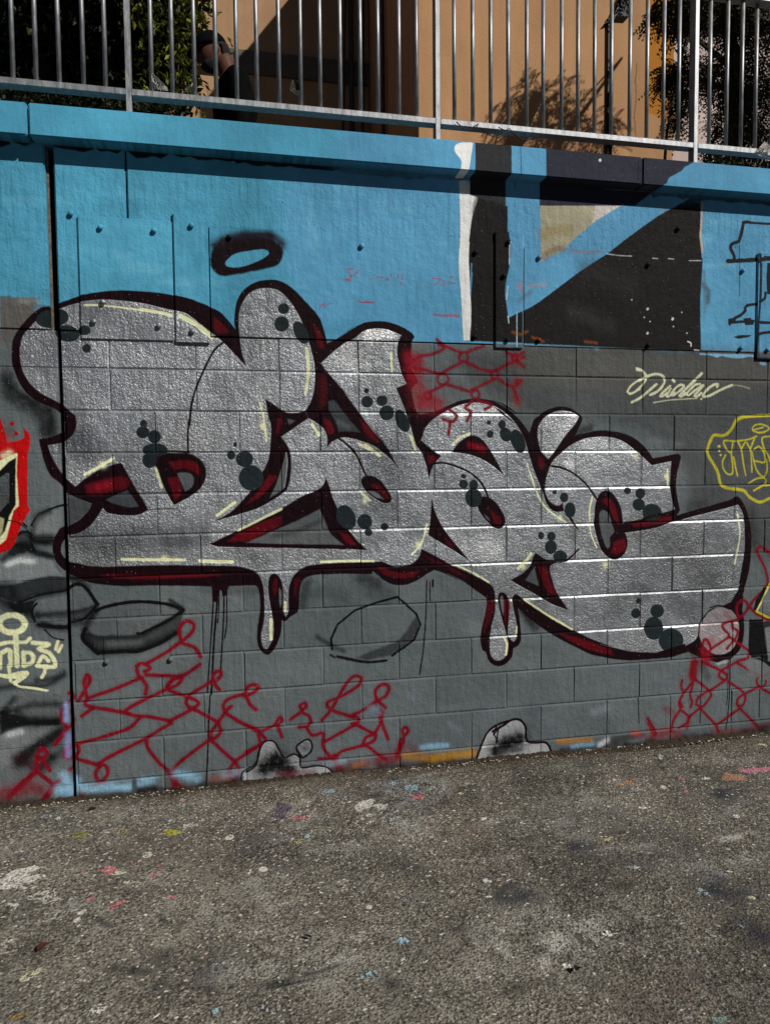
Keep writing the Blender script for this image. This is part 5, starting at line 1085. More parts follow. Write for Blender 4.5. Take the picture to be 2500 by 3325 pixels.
('s', '1536,2157 1576,2129', 0.0281, '5a0a18', 0.0219, 0.255, 0, 1),
('s', '1536,2157 1576,2129', 0.0169, '72061a', 0.0041, 0.85, 0, 1),
('s', '1267,2174 1260,2159 1245,2150 1227,2153 1216,2166 1218,2183 1230,2195 1248,2198 1262,2188 1266,2172', 0.0156, '72061a', 0.0063, 0.85, 0, 1),
('s', '1157,2057 1149,2038 1131,2028 1110,2032 1098,2048 1099,2068 1114,2083 1135,2085 1152,2073 1156,2054', 0.0156, '72061a', 0.0063, 0.85, 0, 1),
('s', '1062,1969 1057,1958 1046,1952 1034,1955 1027,1964 1027,1976 1036,1985 1048,1986 1058,1979 1061,1968', 0.0156, '72061a', 0.0063, 0.85, 0, 1),
('s', '1436,2088 1431,2074 1417,2067 1401,2070 1392,2081 1393,2096 1404,2107 1419,2108 1432,2100 1436,2086', 0.0156, '72061a', 0.0063, 0.85, 0, 1),
('s', '1329,1979 1323,1966 1309,1959 1294,1962 1285,1973 1286,1988 1297,1998 1312,2000 1324,1992 1328,1977', 0.0156, '72061a', 0.0063, 0.85, 0, 1),
('s', '1550,2175 1545,2163 1532,2157 1518,2159 1510,2169 1511,2182 1521,2191 1535,2193 1546,2186 1549,2173', 0.0156, '72061a', 0.0063, 0.85, 0, 1),
('s', '1317,1949 1392,1926 1355,1900', 0.0253, '5a0a18', 0.0197, 0.285, 0, 1),
('s', '1317,1949 1392,1926 1355,1900', 0.0152, '72061a', 0.0041, 0.95, 0, 1),
('s', '1287,1943 1247,1908 1280,1885 1256,1838', 0.0253, '5a0a18', 0.0197, 0.285, 0, 1),
('s', '1287,1943 1247,1908 1280,1885 1256,1838', 0.0152, '72061a', 0.0041, 0.95, 0, 1),
('s', '1164,1898 1201,1867 1182,1837 1152,1840 1125,1849', 0.0253, '5a0a18', 0.0197, 0.285, 0, 1),
('s', '1164,1898 1201,1867 1182,1837 1152,1840 1125,1849', 0.0152, '72061a', 0.0041, 0.95, 0, 1),
('s', '1164,1832 1155,1768', 0.0253, '5a0a18', 0.0197, 0.285, 0, 1),
('s', '1164,1832 1155,1768', 0.0152, '72061a', 0.0041, 0.95, 0, 1),
('y', '985,2151 991,2111', 0.0656, '83101f', 0.85, 0),
('y', '979,2031 1008,1980', 0.0719, '83101f', 0.7, 0),
('y', '1008,1928 1092,1924', 0.0719, '83101f', 0.8, 0),
('y', '1056,1969', 0.0375, '83101f', 0.7, 0),
('y', '1523,2169', 0.0531, '83101f', 0.6, 0),
('y', '1536,2040', 0.0438, '83101f', 0.6, 0),
('y', '1533,1966 1540,1942', 0.0406, '83101f', 0.6, 0),
('y', '944,2178 955,2065', 0.0375, '83101f', 0.6, 0),
('s', '-224,752 -230,812 -200,851 -162,832 -171,793 -221,750', 0.0309, '5a0a18', 0.0241, 0.285, 0, 1),
('s', '-224,752 -230,812 -200,851 -162,832 -171,793 -221,750', 0.0186, '72061a', 0.0041, 0.95, 0, 1),
('s', '-224,749 -300,698 -391,649', 0.0309, '5a0a18', 0.0241, 0.285, 0, 1),
('s', '-224,749 -300,698 -391,649', 0.0186, '72061a', 0.0041, 0.95, 0, 1),
('s', '-429,593 -435,640 -405,652 -373,625 -399,612', 0.0309, '5a0a18', 0.0241, 0.285, 0, 1),
('s', '-429,593 -435,640 -405,652 -373,625 -399,612', 0.0186, '72061a', 0.0041, 0.95, 0, 1),
('s', '-217,740 -158,713 -134,668', 0.0309, '5a0a18', 0.0241, 0.285, 0, 1),
('s', '-217,740 -158,713 -134,668', 0.0186, '72061a', 0.0041, 0.95, 0, 1),
('s', '-392,595 -303,584 -221,579 -137,629', 0.0309, '5a0a18', 0.0241, 0.285, 0, 1),
('s', '-392,595 -303,584 -221,579 -137,629', 0.0186, '72061a', 0.0041, 0.95, 0, 1),
('s', '-418,581 -540,535 -664,496 -679,468 -643,450', 0.0309, '5a0a18', 0.0241, 0.285, 0, 1),
('s', '-418,581 -540,535 -664,496 -679,468 -643,450', 0.0186, '72061a', 0.0041, 0.95, 0, 1),
('s', '-644,446 -695,413', 0.0309, '5a0a18', 0.0241, 0.285, 0, 1),
('s', '-644,446 -695,413', 0.0186, '72061a', 0.0041, 0.95, 0, 1),
('s', '-707,489 -673,545 -650,589 -666,613 -679,576 -670,506', 0.0309, '5a0a18', 0.0241, 0.285, 0, 1),
('s', '-707,489 -673,545 -650,589 -666,613 -679,576 -670,506', 0.0186, '72061a', 0.0041, 0.95, 0, 1),
('s', '-414,580 -393,540 -398,499', 0.0309, '5a0a18', 0.0241, 0.285, 0, 1),
('s', '-414,580 -393,540 -398,499', 0.0186, '72061a', 0.0041, 0.95, 0, 1),
('s', '-221,575 -267,562 -297,525 -268,499 -194,468', 0.0309, '5a0a18', 0.0241, 0.285, 0, 1),
('s', '-221,575 -267,562 -297,525 -268,499 -194,468', 0.0186, '72061a', 0.0041, 0.95, 0, 1),
('s', '-294,529 -259,566 -225,563 -252,530 -290,521', 0.0309, '5a0a18', 0.0241, 0.285, 0, 1),
('s', '-294,529 -259,566 -225,563 -252,530 -290,521', 0.0186, '72061a', 0.0041, 0.95, 0, 1),
('s', '-298,517 -433,457 -492,422 -456,396 -375,381 -287,354', 0.0309, '5a0a18', 0.0241, 0.285, 0, 1),
('s', '-298,517 -433,457 -492,422 -456,396 -375,381 -287,354', 0.0186, '72061a', 0.0041, 0.95, 0, 1),
('s', '-643,450 -565,432 -478,405', 0.0309, '5a0a18', 0.0241, 0.285, 0, 1),
('s', '-643,450 -565,432 -478,405', 0.0186, '72061a', 0.0041, 0.95, 0, 1),
('s', '-193,478 -78,541', 0.0309, '5a0a18', 0.0241, 0.285, 0, 1),
('s', '-193,478 -78,541', 0.0186, '72061a', 0.0041, 0.95, 0, 1),
('s', '-78,539 -69,580 -42,590 -35,566 -70,531 -44,495', 0.0309, '5a0a18', 0.0241, 0.285, 0, 1),
('s', '-78,539 -69,580 -42,590 -35,566 -70,531 -44,495', 0.0186, '72061a', 0.0041, 0.95, 0, 1),
('s', '-197,466 -209,439 -184,409 -147,434 -194,468', 0.0309, '5a0a18', 0.0241, 0.285, 0, 1),
('s', '-197,466 -209,439 -184,409 -147,434 -194,468', 0.0186, '72061a', 0.0041, 0.95, 0, 1),
('s', '-180,405 -287,354', 0.0309, '5a0a18', 0.0241, 0.285, 0, 1),
('s', '-180,405 -287,354', 0.0186, '72061a', 0.0041, 0.95, 0, 1),
('s', '-172,405 -59,331', 0.0309, '5a0a18', 0.0241, 0.285, 0, 1),
('s', '-172,405 -59,331', 0.0186, '72061a', 0.0041, 0.95, 0, 1),
('s', '-283,342 -317,325 -408,274 -571,202 -630,168', 0.0309, '5a0a18', 0.0241, 0.285, 0, 1),
('s', '-283,342 -317,325 -408,274 -571,202 -630,168', 0.0186, '72061a', 0.0041, 0.95, 0, 1),
('s', '-427,382 -480,335 -612,299 -713,277 -771,251 -779,221 -744,210 -714,238 -720,278', 0.0309, '5a0a18', 0.0241, 0.285, 0, 1),
('s', '-427,382 -480,335 -612,299 -713,277 -771,251 -779,221 -744,210 -714,238 -720,278', 0.0186, '72061a', 0.0041, 0.95, 0, 1),
('s', '-748,527 -727,509 -779,452 -784,407 -760,359 -735,387 -744,442', 0.0309, '5a0a18', 0.0241, 0.285, 0, 1),
('s', '-748,527 -727,509 -779,452 -784,407 -760,359 -735,387 -744,442', 0.0186, '72061a', 0.0041, 0.95, 0, 1),
('s', '-819,283 -768,351', 0.0309, '5a0a18', 0.0241, 0.285, 0, 1),
('s', '-819,283 -768,351', 0.0186, '72061a', 0.0041, 0.95, 0, 1),
('s', '-737,209 -630,164', 0.0309, '5a0a18', 0.0241, 0.285, 0, 1),
('s', '-737,209 -630,164', 0.0186, '72061a', 0.0041, 0.95, 0, 1),
('s', '-616,159 -640,130 -633,90 -611,84 -585,117 -594,157 -622,167', 0.0309, '5a0a18', 0.0241, 0.285, 0, 1),
('s', '-616,159 -640,130 -633,90 -611,84 -585,117 -594,157 -622,167', 0.0186, '72061a', 0.0041, 0.95, 0, 1),
('s', '-618,81 -736,-1', 0.0309, '5a0a18', 0.0241, 0.285, 0, 1),
('s', '-618,81 -736,-1', 0.0186, '72061a', 0.0041, 0.95, 0, 1),
('s', '-604,79 -562,28 -497,-3', 0.0309, '5a0a18', 0.0241, 0.285, 0, 1),
('s', '-604,79 -562,28 -497,-3', 0.0186, '72061a', 0.0041, 0.95, 0, 1),
('s', '-401,269 -394,225 -344,149 -286,83 -243,-5', 0.0309, '5a0a18', 0.0241, 0.285, 0, 1),
('s', '-401,269 -394,225 -344,149 -286,83 -243,-5', 0.0186, '72061a', 0.0041, 0.95, 0, 1),
('s', '-100,242 -200,175 -262,125 -286,79', 0.0309, '5a0a18', 0.0241, 0.285, 0, 1),
('s', '-100,242 -200,175 -262,125 -286,79', 0.0186, '72061a', 0.0041, 0.95, 0, 1),
('s', '-59,323 -91,278 -84,245 -43,278 -56,323', 0.0309, '5a0a18', 0.0241, 0.285, 0, 1),
('s', '-59,323 -91,278 -84,245 -43,278 -56,323', 0.0186, '72061a', 0.0041, 0.95, 0, 1),
('s', '-55,327 -20,376 12,406', 0.0309, '5a0a18', 0.0241, 0.285, 0, 1),
('s', '-55,327 -20,376 12,406', 0.0186, '72061a', 0.0041, 0.95, 0, 1),
('s', '-20,372 -27,417 -3,443 83,465', 0.0309, '5a0a18', 0.0241, 0.285, 0, 1),
('s', '-20,372 -27,417 -3,443 83,465', 0.0186, '72061a', 0.0041, 0.95, 0, 1),
('s', '83,464 91,497 125,509 146,491 114,463 75,456', 0.0309, '5a0a18', 0.0241, 0.285, 0, 1),
('s', '83,464 91,497 125,509 146,491 114,463 75,456', 0.0186, '72061a', 0.0041, 0.95, 0, 1),
('s', '84,453 105,407 132,379', 0.0309, '5a0a18', 0.0241, 0.285, 0, 1),
('s', '84,453 105,407 132,379', 0.0186, '72061a', 0.0041, 0.95, 0, 1),
('s', '-12,368 64,313 154,265', 0.0309, '5a0a18', 0.0241, 0.285, 0, 1),
('s', '-12,368 64,313 154,265', 0.0186, '72061a', 0.0041, 0.95, 0, 1),
('s', '-88,237 -32,176 22,122', 0.0309, '5a0a18', 0.0241, 0.285, 0, 1),
('s', '-88,237 -32,176 22,122', 0.0186, '72061a', 0.0041, 0.95, 0, 1),
('s', '22,118 -4,76 12,25 44,63 25,118', 0.0309, '5a0a18', 0.0241, 0.285, 0, 1),
('s', '22,118 -4,76 12,25 44,63 25,118', 0.0186, '72061a', 0.0041, 0.95, 0, 1),
('s', '29,125 153,196', 0.0309, '5a0a18', 0.0241, 0.285, 0, 1),
('s', '29,125 153,196', 0.0186, '72061a', 0.0041, 0.95, 0, 1),
('s', '-898,251 -876,272 -856,244 -878,221 -902,233', 0.0309, '5a0a18', 0.0241, 0.285, 0, 1),
('s', '-898,251 -876,272 -856,244 -878,221 -902,233', 0.0186, '72061a', 0.0041, 0.95, 0, 1),
('s', '-904,229 -908,164 -958,123 -1015,67', 0.0309, '5a0a18', 0.0241, 0.285, 0, 1),
('s', '-904,229 -908,164 -958,123 -1015,67', 0.0186, '72061a', 0.0041, 0.95, 0, 1),
('s', '-894,147 -833,79 -863,32 -885,15', 0.0309, '5a0a18', 0.0241, 0.285, 0, 1),
('s', '-894,147 -833,79 -863,32 -885,15', 0.0186, '72061a', 0.0041, 0.95, 0, 1),
('s', '-833,79 -753,157', 0.0309, '5a0a18', 0.0241, 0.285, 0, 1),
('s', '-833,79 -753,157', 0.0186, '72061a', 0.0041, 0.95, 0, 1),
('s', '-881,215 -848,158', 0.0309, '5a0a18', 0.0241, 0.285, 0, 1),
('s', '-881,215 -848,158', 0.0186, '72061a', 0.0041, 0.95, 0, 1),
('s', '12,25 -28,-11', 0.0309, '5a0a18', 0.0241, 0.285, 0, 1),
('s', '12,25 -28,-11', 0.0186, '72061a', 0.0041, 0.95, 0, 1),
('s', '-286,87 -265,-3', 0.0309, '5a0a18', 0.0241, 0.285, 0, 1),
('s', '-286,87 -265,-3', 0.0186, '72061a', 0.0041, 0.95, 0, 1),
('s', '-282,79 -258,4', 0.0563, '5a0a18', 0.0438, 0.285, 0, 1),
('s', '-282,79 -258,4', 0.0338, '72061a', 0.0041, 0.95, 0, 1),
('s', '-1030,46 -958,115 -908,160', 0.045, '5a0a18', 0.035, 0.24, 0, 1),
('s', '-1030,46 -958,115 -908,160', 0.027, '72061a', 0.0041, 0.8, 0, 1),
('s', '-833,75 -870,29', 0.0478, '5a0a18', 0.0372, 0.285, 0, 1),
('s', '-833,75 -870,29', 0.0287, '72061a', 0.0041, 0.95, 0, 1),
('s', '84,303 146,266 230,291', 0.0295, '5a0a18', 0.023, 0.285, 0, 1),
('s', '84,303 146,266 230,291', 0.0177, '72061a', 0.0041, 0.95, 0, 1),
('s', '226,291 252,330 264,311 242,288 261,226', 0.0295, '5a0a18', 0.023, 0.285, 0, 1),
('s', '226,291 252,330 264,311 242,288 261,226', 0.0177, '72061a', 0.0041, 0.95, 0, 1),
('s', '142,262 179,222 157,198 142,250', 0.0295, '5a0a18', 0.023, 0.285, 0, 1),
('s', '142,262 179,222 157,198 142,250', 0.0177, '72061a', 0.0041, 0.95, 0, 1),
('s', '153,198 81,164', 0.0295, '5a0a18', 0.023, 0.285, 0, 1),
('s', '153,198 81,164', 0.0177, '72061a', 0.0041, 0.95, 0, 1),
('s', '157,195 200,105', 0.0295, '5a0a18', 0.023, 0.285, 0, 1),
('s', '157,195 200,105', 0.0177, '72061a', 0.0041, 0.95, 0, 1),
('s', '306,313 363,352 355,379 380,394 388,375 363,350 403,322 411,291', 0.0295, '5a0a18', 0.023, 0.285, 0, 1),
('s', '306,313 363,352 355,379 380,394 388,375 363,350 403,322 411,291', 0.0177, '72061a', 0.0041, 0.95, 0, 1),
('s', '350,271 390,269 402,281', 0.0295, '5a0a18', 0.023, 0.285, 0, 1),
('s', '350,271 390,269 402,281', 0.0177, '72061a', 0.0041, 0.95, 0, 1),
('s', '386,270 410,226 434,220 459,230 475,221 470,163 498,110 539,65 563,4', 0.0295, '5a0a18', 0.023, 0.285, 0, 1),
('s', '386,270 410,226 434,220 459,230 475,221 470,163 498,110 539,65 563,4', 0.0177, '72061a', 0.0041, 0.95, 0, 1),
('s', '474,179 557,218 641,257', 0.0295, '5a0a18', 0.023, 0.285, 0, 1),
('s', '474,179 557,218 641,257', 0.0177, '72061a', 0.0041, 0.95, 0, 1),
('s', '468,296 518,350 585,461 635,514 677,504 660,464 568,413 502,391 497,367 534,339 633,297', 0.0295, '5a0a18', 0.023, 0.285, 0, 1),
('s', '468,296 518,350 585,461 635,514 677,504 660,464 568,413 502,391 497,367 534,339 633,297', 0.0177, '72061a', 0.0041, 0.95, 0, 1),
('s', '616,309 654,296 659,272 624,265', 0.0295, '5a0a18', 0.023, 0.285, 0, 1),
('s', '616,309 654,296 659,272 624,265', 0.0177, '72061a', 0.0041, 0.95, 0, 1),
('s', '625,308 692,336 759,377', 0.0295, '5a0a18', 0.023, 0.285, 0, 1),
('s', '625,308 692,336 759,377', 0.0177, '72061a', 0.0041, 0.95, 0, 1),
('s', '759,377 751,432 794,463 823,445 810,403 759,371', 0.0295, '5a0a18', 0.023, 0.285, 0, 1),
('s', '759,377 751,432 794,463 823,445 810,403 759,371', 0.0177, '72061a', 0.0041, 0.95, 0, 1),
('s', '764,373 805,336', 0.0295, '5a0a18', 0.023, 0.285, 0, 1),
('s', '764,373 805,336', 0.0177, '72061a', 0.0041, 0.95, 0, 1),
('s', '649,256 749,197', 0.0295, '5a0a18', 0.023, 0.285, 0, 1),
('s', '649,256 749,197', 0.0177, '72061a', 0.0041, 0.95, 0, 1),
('s', '681,152 698,185 749,197 740,164 681,142', 0.0295, '5a0a18', 0.023, 0.285, 0, 1),
('s', '681,152 698,185 749,197 740,164 681,142', 0.0177, '72061a', 0.0041, 0.95, 0, 1),
('s', '741,198 775,254 766,318 784,321 785,253 817,166', 0.0295, '5a0a18', 0.023, 0.285, 0, 1),
('s', '741,198 775,254 766,318 784,321 785,253 817,166', 0.0177, '72061a', 0.0041, 0.95, 0, 1),
('s', '681,144 564,121 531,91 449,94', 0.0295, '5a0a18', 0.023, 0.285, 0, 1),
('s', '681,144 564,121 531,91 449,94', 0.0177, '72061a', 0.0041, 0.95, 0, 1),
('s', '698,143 799,57', 0.0295, '5a0a18', 0.023, 0.285, 0, 1),
('s', '698,143 799,57', 0.0177, '72061a', 0.0041, 0.95, 0, 1),
('s', '867,76 902,158 894,210 915,221 926,199 889,151 876,92', 0.0295, '5a0a18', 0.023, 0.285, 0, 1),
('s', '867,76 902,158 894,210 915,221 926,199 889,151 876,92', 0.0177, '72061a', 0.0041, 0.95, 0, 1),
('s', '531,99 563,4', 0.0478, '5a0a18', 0.0372, 0.285, 0, 1),
('s', '531,99 563,4', 0.0287, '72061a', 0.0041, 0.95, 0, 1),
('s', '885,151 867,68', 0.0394, '5a0a18', 0.0306, 0.285, 0, 1),
('s', '885,151 867,68', 0.0236, '72061a', 0.0041, 0.95, 0, 1),
('s', '3031,1098 3038,1113 3062,1115 3089,1102 3114,1077', 0.0267, '5a0a18', 0.0208, 0.285, 0, 1),
('s', '3031,1098 3038,1113 3062,1115 3089,1102 3114,1077', 0.016, '72061a', 0.0041, 0.95, 0, 1),
('s', '3031,1098 3057,1043 3092,982 3108,897 3054,839 3014,805 2984,758', 0.0267, '5a0a18', 0.0208, 0.285, 0, 1),
('s', '3031,1098 3057,1043 3092,982 3108,897 3054,839 3014,805 2984,758', 0.016, '72061a', 0.0041, 0.95, 0, 1),
('s', '2914,702 2904,774 2939,808 2974,783 2968,741 2918,699', 0.0267, '5a0a18', 0.0208, 0.285, 0, 1),
('s', '2914,702 2904,774 2939,808 2974,783 2968,741 2918,699', 0.016, '72061a', 0.0041, 0.95, 0, 1),
('s', '2988,770 3030,726 3085,699 3134,684', 0.0267, '5a0a18', 0.0208, 0.285, 0, 1),
('s', '2988,770 3030,726 3085,699 3134,684', 0.016, '72061a', 0.0041, 0.95, 0, 1),
('s', '2914,696 2813,671 2821,641 2855,597 2742,532', 0.0267, '5a0a18', 0.0208, 0.285, 0, 1),
('s', '2914,696 2813,671 2821,641 2855,597 2742,532', 0.016, '72061a', 0.0041, 0.95, 0, 1),
('s', '2874,674 2881,643 2912,627 2903,588 2843,525', 0.0267, '5a0a18', 0.0208, 0.285, 0, 1),
('s', '2874,674 2881,643 2912,627 2903,588 2843,525', 0.016, '72061a', 0.0041, 0.95, 0, 1),
('s', '2855,597 2993,504', 0.0267, '5a0a18', 0.0208, 0.285, 0, 1),
('s', '2855,597 2993,504', 0.016, '72061a', 0.0041, 0.95, 0, 1),
('s', '3133,569 2993,504', 0.0267, '5a0a18', 0.0208, 0.285, 0, 1),
('s', '3133,569 2993,504', 0.016, '72061a', 0.0041, 0.95, 0, 1),
('s', '2683,517 2688,583 2708,587 2736,529 2690,484', 0.0267, '5a0a18', 0.0208, 0.285, 0, 1),
('s', '2683,517 2688,583 2708,587 2736,529 2690,484', 0.016, '72061a', 0.0041, 0.95, 0, 1),
('s', '3000,498 2981,462 2920,448 2819,404', 0.0267, '5a0a18', 0.0208, 0.285, 0, 1),
('s', '3000,498 2981,462 2920,448 2819,404', 0.016, '72061a', 0.0041, 0.95, 0, 1),
('s', '3131,678 3086,656 3101,601 3133,581', 0.0267, '5a0a18', 0.0208, 0.285, 0, 1),
('s', '3131,678 3086,656 3101,601 3133,581', 0.016, '72061a', 0.0041, 0.95, 0, 1),
('s', '2637,461 2618,391 2632,354', 0.0267, '5a0a18', 0.0208, 0.285, 0, 1),
('s', '2637,461 2618,391 2632,354', 0.016, '72061a', 0.0041, 0.95, 0, 1),
('s', '2617,462 2605,385', 0.0267, '5a0a18', 0.0208, 0.285, 0, 1),
('s', '2617,462 2605,385', 0.016, '72061a', 0.0041, 0.95, 0, 1),
('s', '2684,458 2805,399 2846,369 2834,340 2793,365 2799,393', 0.0267, '5a0a18', 0.0208, 0.285, 0, 1),
('s', '2684,458 2805,399 2846,369 2834,340 2793,365 2799,393', 0.016, '72061a', 0.0041, 0.95, 0, 1),
('s', '2834,340 2740,286', 0.0267, '5a0a18', 0.0208, 0.285, 0, 1),
('s', '2834,340 2740,286', 0.016, '72061a', 0.0041, 0.95, 0, 1),
('s', '2646,353 2727,287 2744,256 2688,194 2648,213 2661,250 2720,281', 0.0267, '5a0a18', 0.0208, 0.285, 0, 1),
('s', '2646,353 2727,287 2744,256 2688,194 2648,213 2661,250 2720,281', 0.016, '72061a', 0.0041, 0.95, 0, 1),
('s', '2675,189 2603,140 2597,111 2538,80', 0.0267, '5a0a18', 0.0208, 0.285, 0, 1),
('s', '2675,189 2603,140 2597,111 2538,80', 0.016, '72061a', 0.0041, 0.95, 0, 1),
('s', '2682,176 2778,77 2799,33', 0.0267, '5a0a18', 0.0208, 0.285, 0, 1),
('s', '2682,176 2778,77 2799,33', 0.016, '72061a', 0.0041, 0.95, 0, 1),
('s', '2854,332 2944,271 2971,232 2959,185 2922,180 2918,218 2958,246 3067,286', 0.0267, '5a0a18', 0.0208, 0.285, 0, 1),
('s', '2854,332 2944,271 2971,232 2959,185 2922,180 2918,218 2958,246 3067,286', 0.016, '72061a', 0.0041, 0.95, 0, 1),
('s', '2932,162 2791,81', 0.0267, '5a0a18', 0.0208, 0.285, 0, 1),
('s', '2932,162 2791,81', 0.016, '72061a', 0.0041, 0.95, 0, 1),
('s', '2939,162 3073,34', 0.0267, '5a0a18', 0.0208, 0.285, 0, 1),
('s', '2939,162 3073,34', 0.016, '72061a', 0.0041, 0.95, 0, 1),
('s', '2913,437 3066,348', 0.0267, '5a0a18', 0.0208, 0.285, 0, 1),
('s', '2913,437 3066,348', 0.016, '72061a', 0.0041, 0.95, 0, 1),
('s', '3068,280 3145,237', 0.0267, '5a0a18', 0.0208, 0.285, 0, 1),
('s', '3068,280 3145,237', 0.016, '72061a', 0.0041, 0.95, 0, 1),
('s', '3094,346 3142,373', 0.0267, '5a0a18', 0.0208, 0.285, 0, 1),
('s', '3094,346 3142,373', 0.016, '72061a', 0.0041, 0.95, 0, 1),
('s', '2553,359 2547,324 2567,293 2619,343 2639,365', 0.0267, '5a0a18', 0.0208, 0.285, 0, 1),
('s', '2553,359 2547,324 2567,293 2619,343 2639,365', 0.016, '72061a', 0.0041, 0.95, 0, 1),
('s', '2623,330 2607,266 2620,229 2612,198', 0.0267, '5a0a18', 0.0208, 0.285, 0, 1),
('s', '2623,330 2607,266 2620,229 2612,198', 0.016, '72061a', 0.0041, 0.95, 0, 1),
('s', '2567,287 2535,229 2543,187 2504,136 2485,66', 0.0267, '5a0a18', 0.0208, 0.285, 0, 1),
('s', '2567,287 2535,229 2543,187 2504,136 2485,66', 0.016, '72061a', 0.0041, 0.95, 0, 1),
('s', '2556,180 2603,140', 0.0267, '5a0a18', 0.0208, 0.285, 0, 1),
('s', '2556,180 2603,140', 0.016, '72061a', 0.0041, 0.95, 0, 1),
('s', '2335,153 2381,81 2391,59', 0.0267, '5a0a18', 0.0208, 0.285, 0, 1),
('s', '2335,153 2381,81 2391,59', 0.016, '72061a', 0.0041, 0.95, 0, 1),
('s', '2556,204 2542,229', 0.0267, '5a0a18', 0.0208, 0.285, 0, 1),
('s', '2556,204 2542,229', 0.016, '72061a', 0.0041, 0.95, 0, 1),
('s', '3111,313 3103,291 3084,280 3063,286 3049,307 3049,332 3065,348 3087,349 3105,333 3111,309', 0.0156, '72061a', 0.0063, 0.95, 0, 1),
('s', '2637,461 2622,372', 0.0619, '5a0a18', 0.0481, 0.27, 0, 1),
('s', '2637,461 2622,372', 0.0371, '72061a', 0.0041, 0.9, 0, 1),
('s', '2689,523 2710,462', 0.0731, '5a0a18', 0.0569, 0.24, 0, 1),
('s', '2689,523 2710,462', 0.0439, '72061a', 0.0041, 0.8, 0, 1),
('s', '2341,126 2375,52', 0.0394, '5a0a18', 0.0306, 0.24, 0, 1),
('s', '2341,126 2375,52', 0.0236, '72061a', 0.0041, 0.8, 0, 1),
('s', '2596,129 2591,75', 0.0366, '5a0a18', 0.0284, 0.21, 0, 1),
('s', '2596,129 2591,75', 0.0219, '72061a', 0.0041, 0.7, 0, 1),
('y', '-1029,61 -959,84 -904,71', 0.0625, '6d0f1c', 0.75, 0),
('y', '-1057,56', 0.0625, '6d0f1c', 0.6, 0),
('y', '773,51 858,60', 0.0625, '6d0f1c', 0.75, 0),
('y', '530,24 697,41', 0.0406, '6d0f1c', 0.5, 0),
('y', '79,27 317,11 480,20', 0.0312, '6d0f1c', 0.55, 0),
('y', '2375,40 2453,63 2532,38', 0.0531, '6d0f1c', 0.7, 0),
('y', '2451,200 2517,159', 0.0344, '6d0f1c', 0.45, 0),
('y', '2252,56 2310,57', 0.0281, '6d0f1c', 0.6, 0),
('y', '2631,437 2619,378', 0.0469, '6d0f1c', 0.65, 0),
('y', '2716,491', 0.05, '6d0f1c', 0.7, 0),
('y', '2758,37 2963,25 3145,47', 0.0312, '6d0f1c', 0.55, 0),
('y', '902,124 988,91', 0.0375, '6d0f1c', 0.35, 0),
('y', '-280,15 -205,-9', 0.0344, '6d0f1c', 0.6, 0),
('y', '-541,2', 0.0375, '6d0f1c', 0.5, 0),
('f', '-1033,1856! -1006,1846! -993,1799 -980,1726! -943,1737 -909,1751 -910,1795! -887,1777 -881,1733 -894,1675! -902,1439! -893,1413! -937,1333 -967,1256 -988,1231 -1029,1212! -1056,1207!', 'b00a0c', 0.0047, 1, 0, 1),
('y', '-996,1748 -971,1711', 0.0312, 'b01418', 0.7, 0),
('y', '-999,1668 -972,1682', 0.0219, 'd8cfae', 0.8, 0),
('f', '-1041,1617! -1014,1646! -972,1668 -938,1681! -945,1587 -940,1434! -965,1411! -1000,1279 -1028,1254! -1054,1259!', 'd6d9ae', 0.0047, 1, 0, 0),
('f', '-1042,1588! -1015,1599! -980,1638! -944,1660! -951,1543! -953,1440! -982,1389! -1005,1316! -1026,1291! -1054,1266!', '0d0d0e', 0.0047, 1, 0, 0),
('f', '-1044,1544! -1016,1567! -989,1587! -977,1587! -983,1455! -1022,1408! -1049,1398!', '4f5356', 0.0047, 1, 0.6, 0),
('f', '-1050,1369! -1023,1383! -1006,1375! -1015,1316! -1026,1295! -1053,1295!', 'a8a67c', 0.0063, 0.9, 0, 0),
('f', '-947,1817 -948,1812 -951,1809 -955,1807 -960,1807 -964,1809 -966,1812 -967,1817 -966,1821 -963,1825 -959,1827 -954,1827 -950,1825 -948,1821', 'a00a10', 0.0034, 1, 0, 1),
('f', '-930,1770 -931,1765 -934,1762 -939,1760 -943,1760 -947,1762 -950,1765 -951,1770 -949,1774 -946,1778 -942,1780 -938,1780 -934,1778 -931,1774', 'a00a10', 0.0034, 1, 0, 1),
('s', '-990,1367 -956,1359 -923,1336 -890,1298', 0.0047, '0e0e0f', 0.0031, 1, 0, 1),
('y', '-975,1777', 0.0469, '5a1216', 0.4, 0),
('s', '-932,875 -940,856 -959,842 -985,837 -1013,842 -1034,855 -1045,874 -1043,893 -1028,910 -1004,918 -976,918 -952,908 -936,890 -933,870', 0.0266, 'd6d9ae', 0.0063, 1, 0, 1),
('s', '-976,827 -974,747 -975,678', 0.0234, 'd6d9ae', 0.0063, 1, 0, 1),
('s', '-1049,784 -1006,791 -933,788 -914,805', 0.0172, 'd6d9ae', 0.0063, 1, 0, 1),
('s', '-1051,736 -1017,755 -1003,749 -1003,680', 0.0203, 'd6d9ae', 0.0063, 1, 0, 1),
('s', '-1047,731 -1049,672', 0.0188, 'd6d9ae', 0.0063, 1, 0, 1),
('s', '-945,740 -944,676', 0.0203, 'd6d9ae', 0.0063, 1, 0, 1),
('s', '-944,737 -916,736 -902,716 -907,690 -945,675', 0.0188, 'd6d9ae', 0.0063, 1, 0, 1),
('s', '-903,783 -831,771 -876,752 -832,730 -814,700 -809,662 -889,670', 0.0188, 'd6d9ae', 0.0063, 1, 0, 1),
('s', '-883,678 -860,716 -834,690', 0.0172, 'd6d9ae', 0.0063, 1, 0, 1),
('s', '-852,665 -855,638 -868,614', 0.0141, 'd6d9ae', 0.0063, 1, 0, 1),
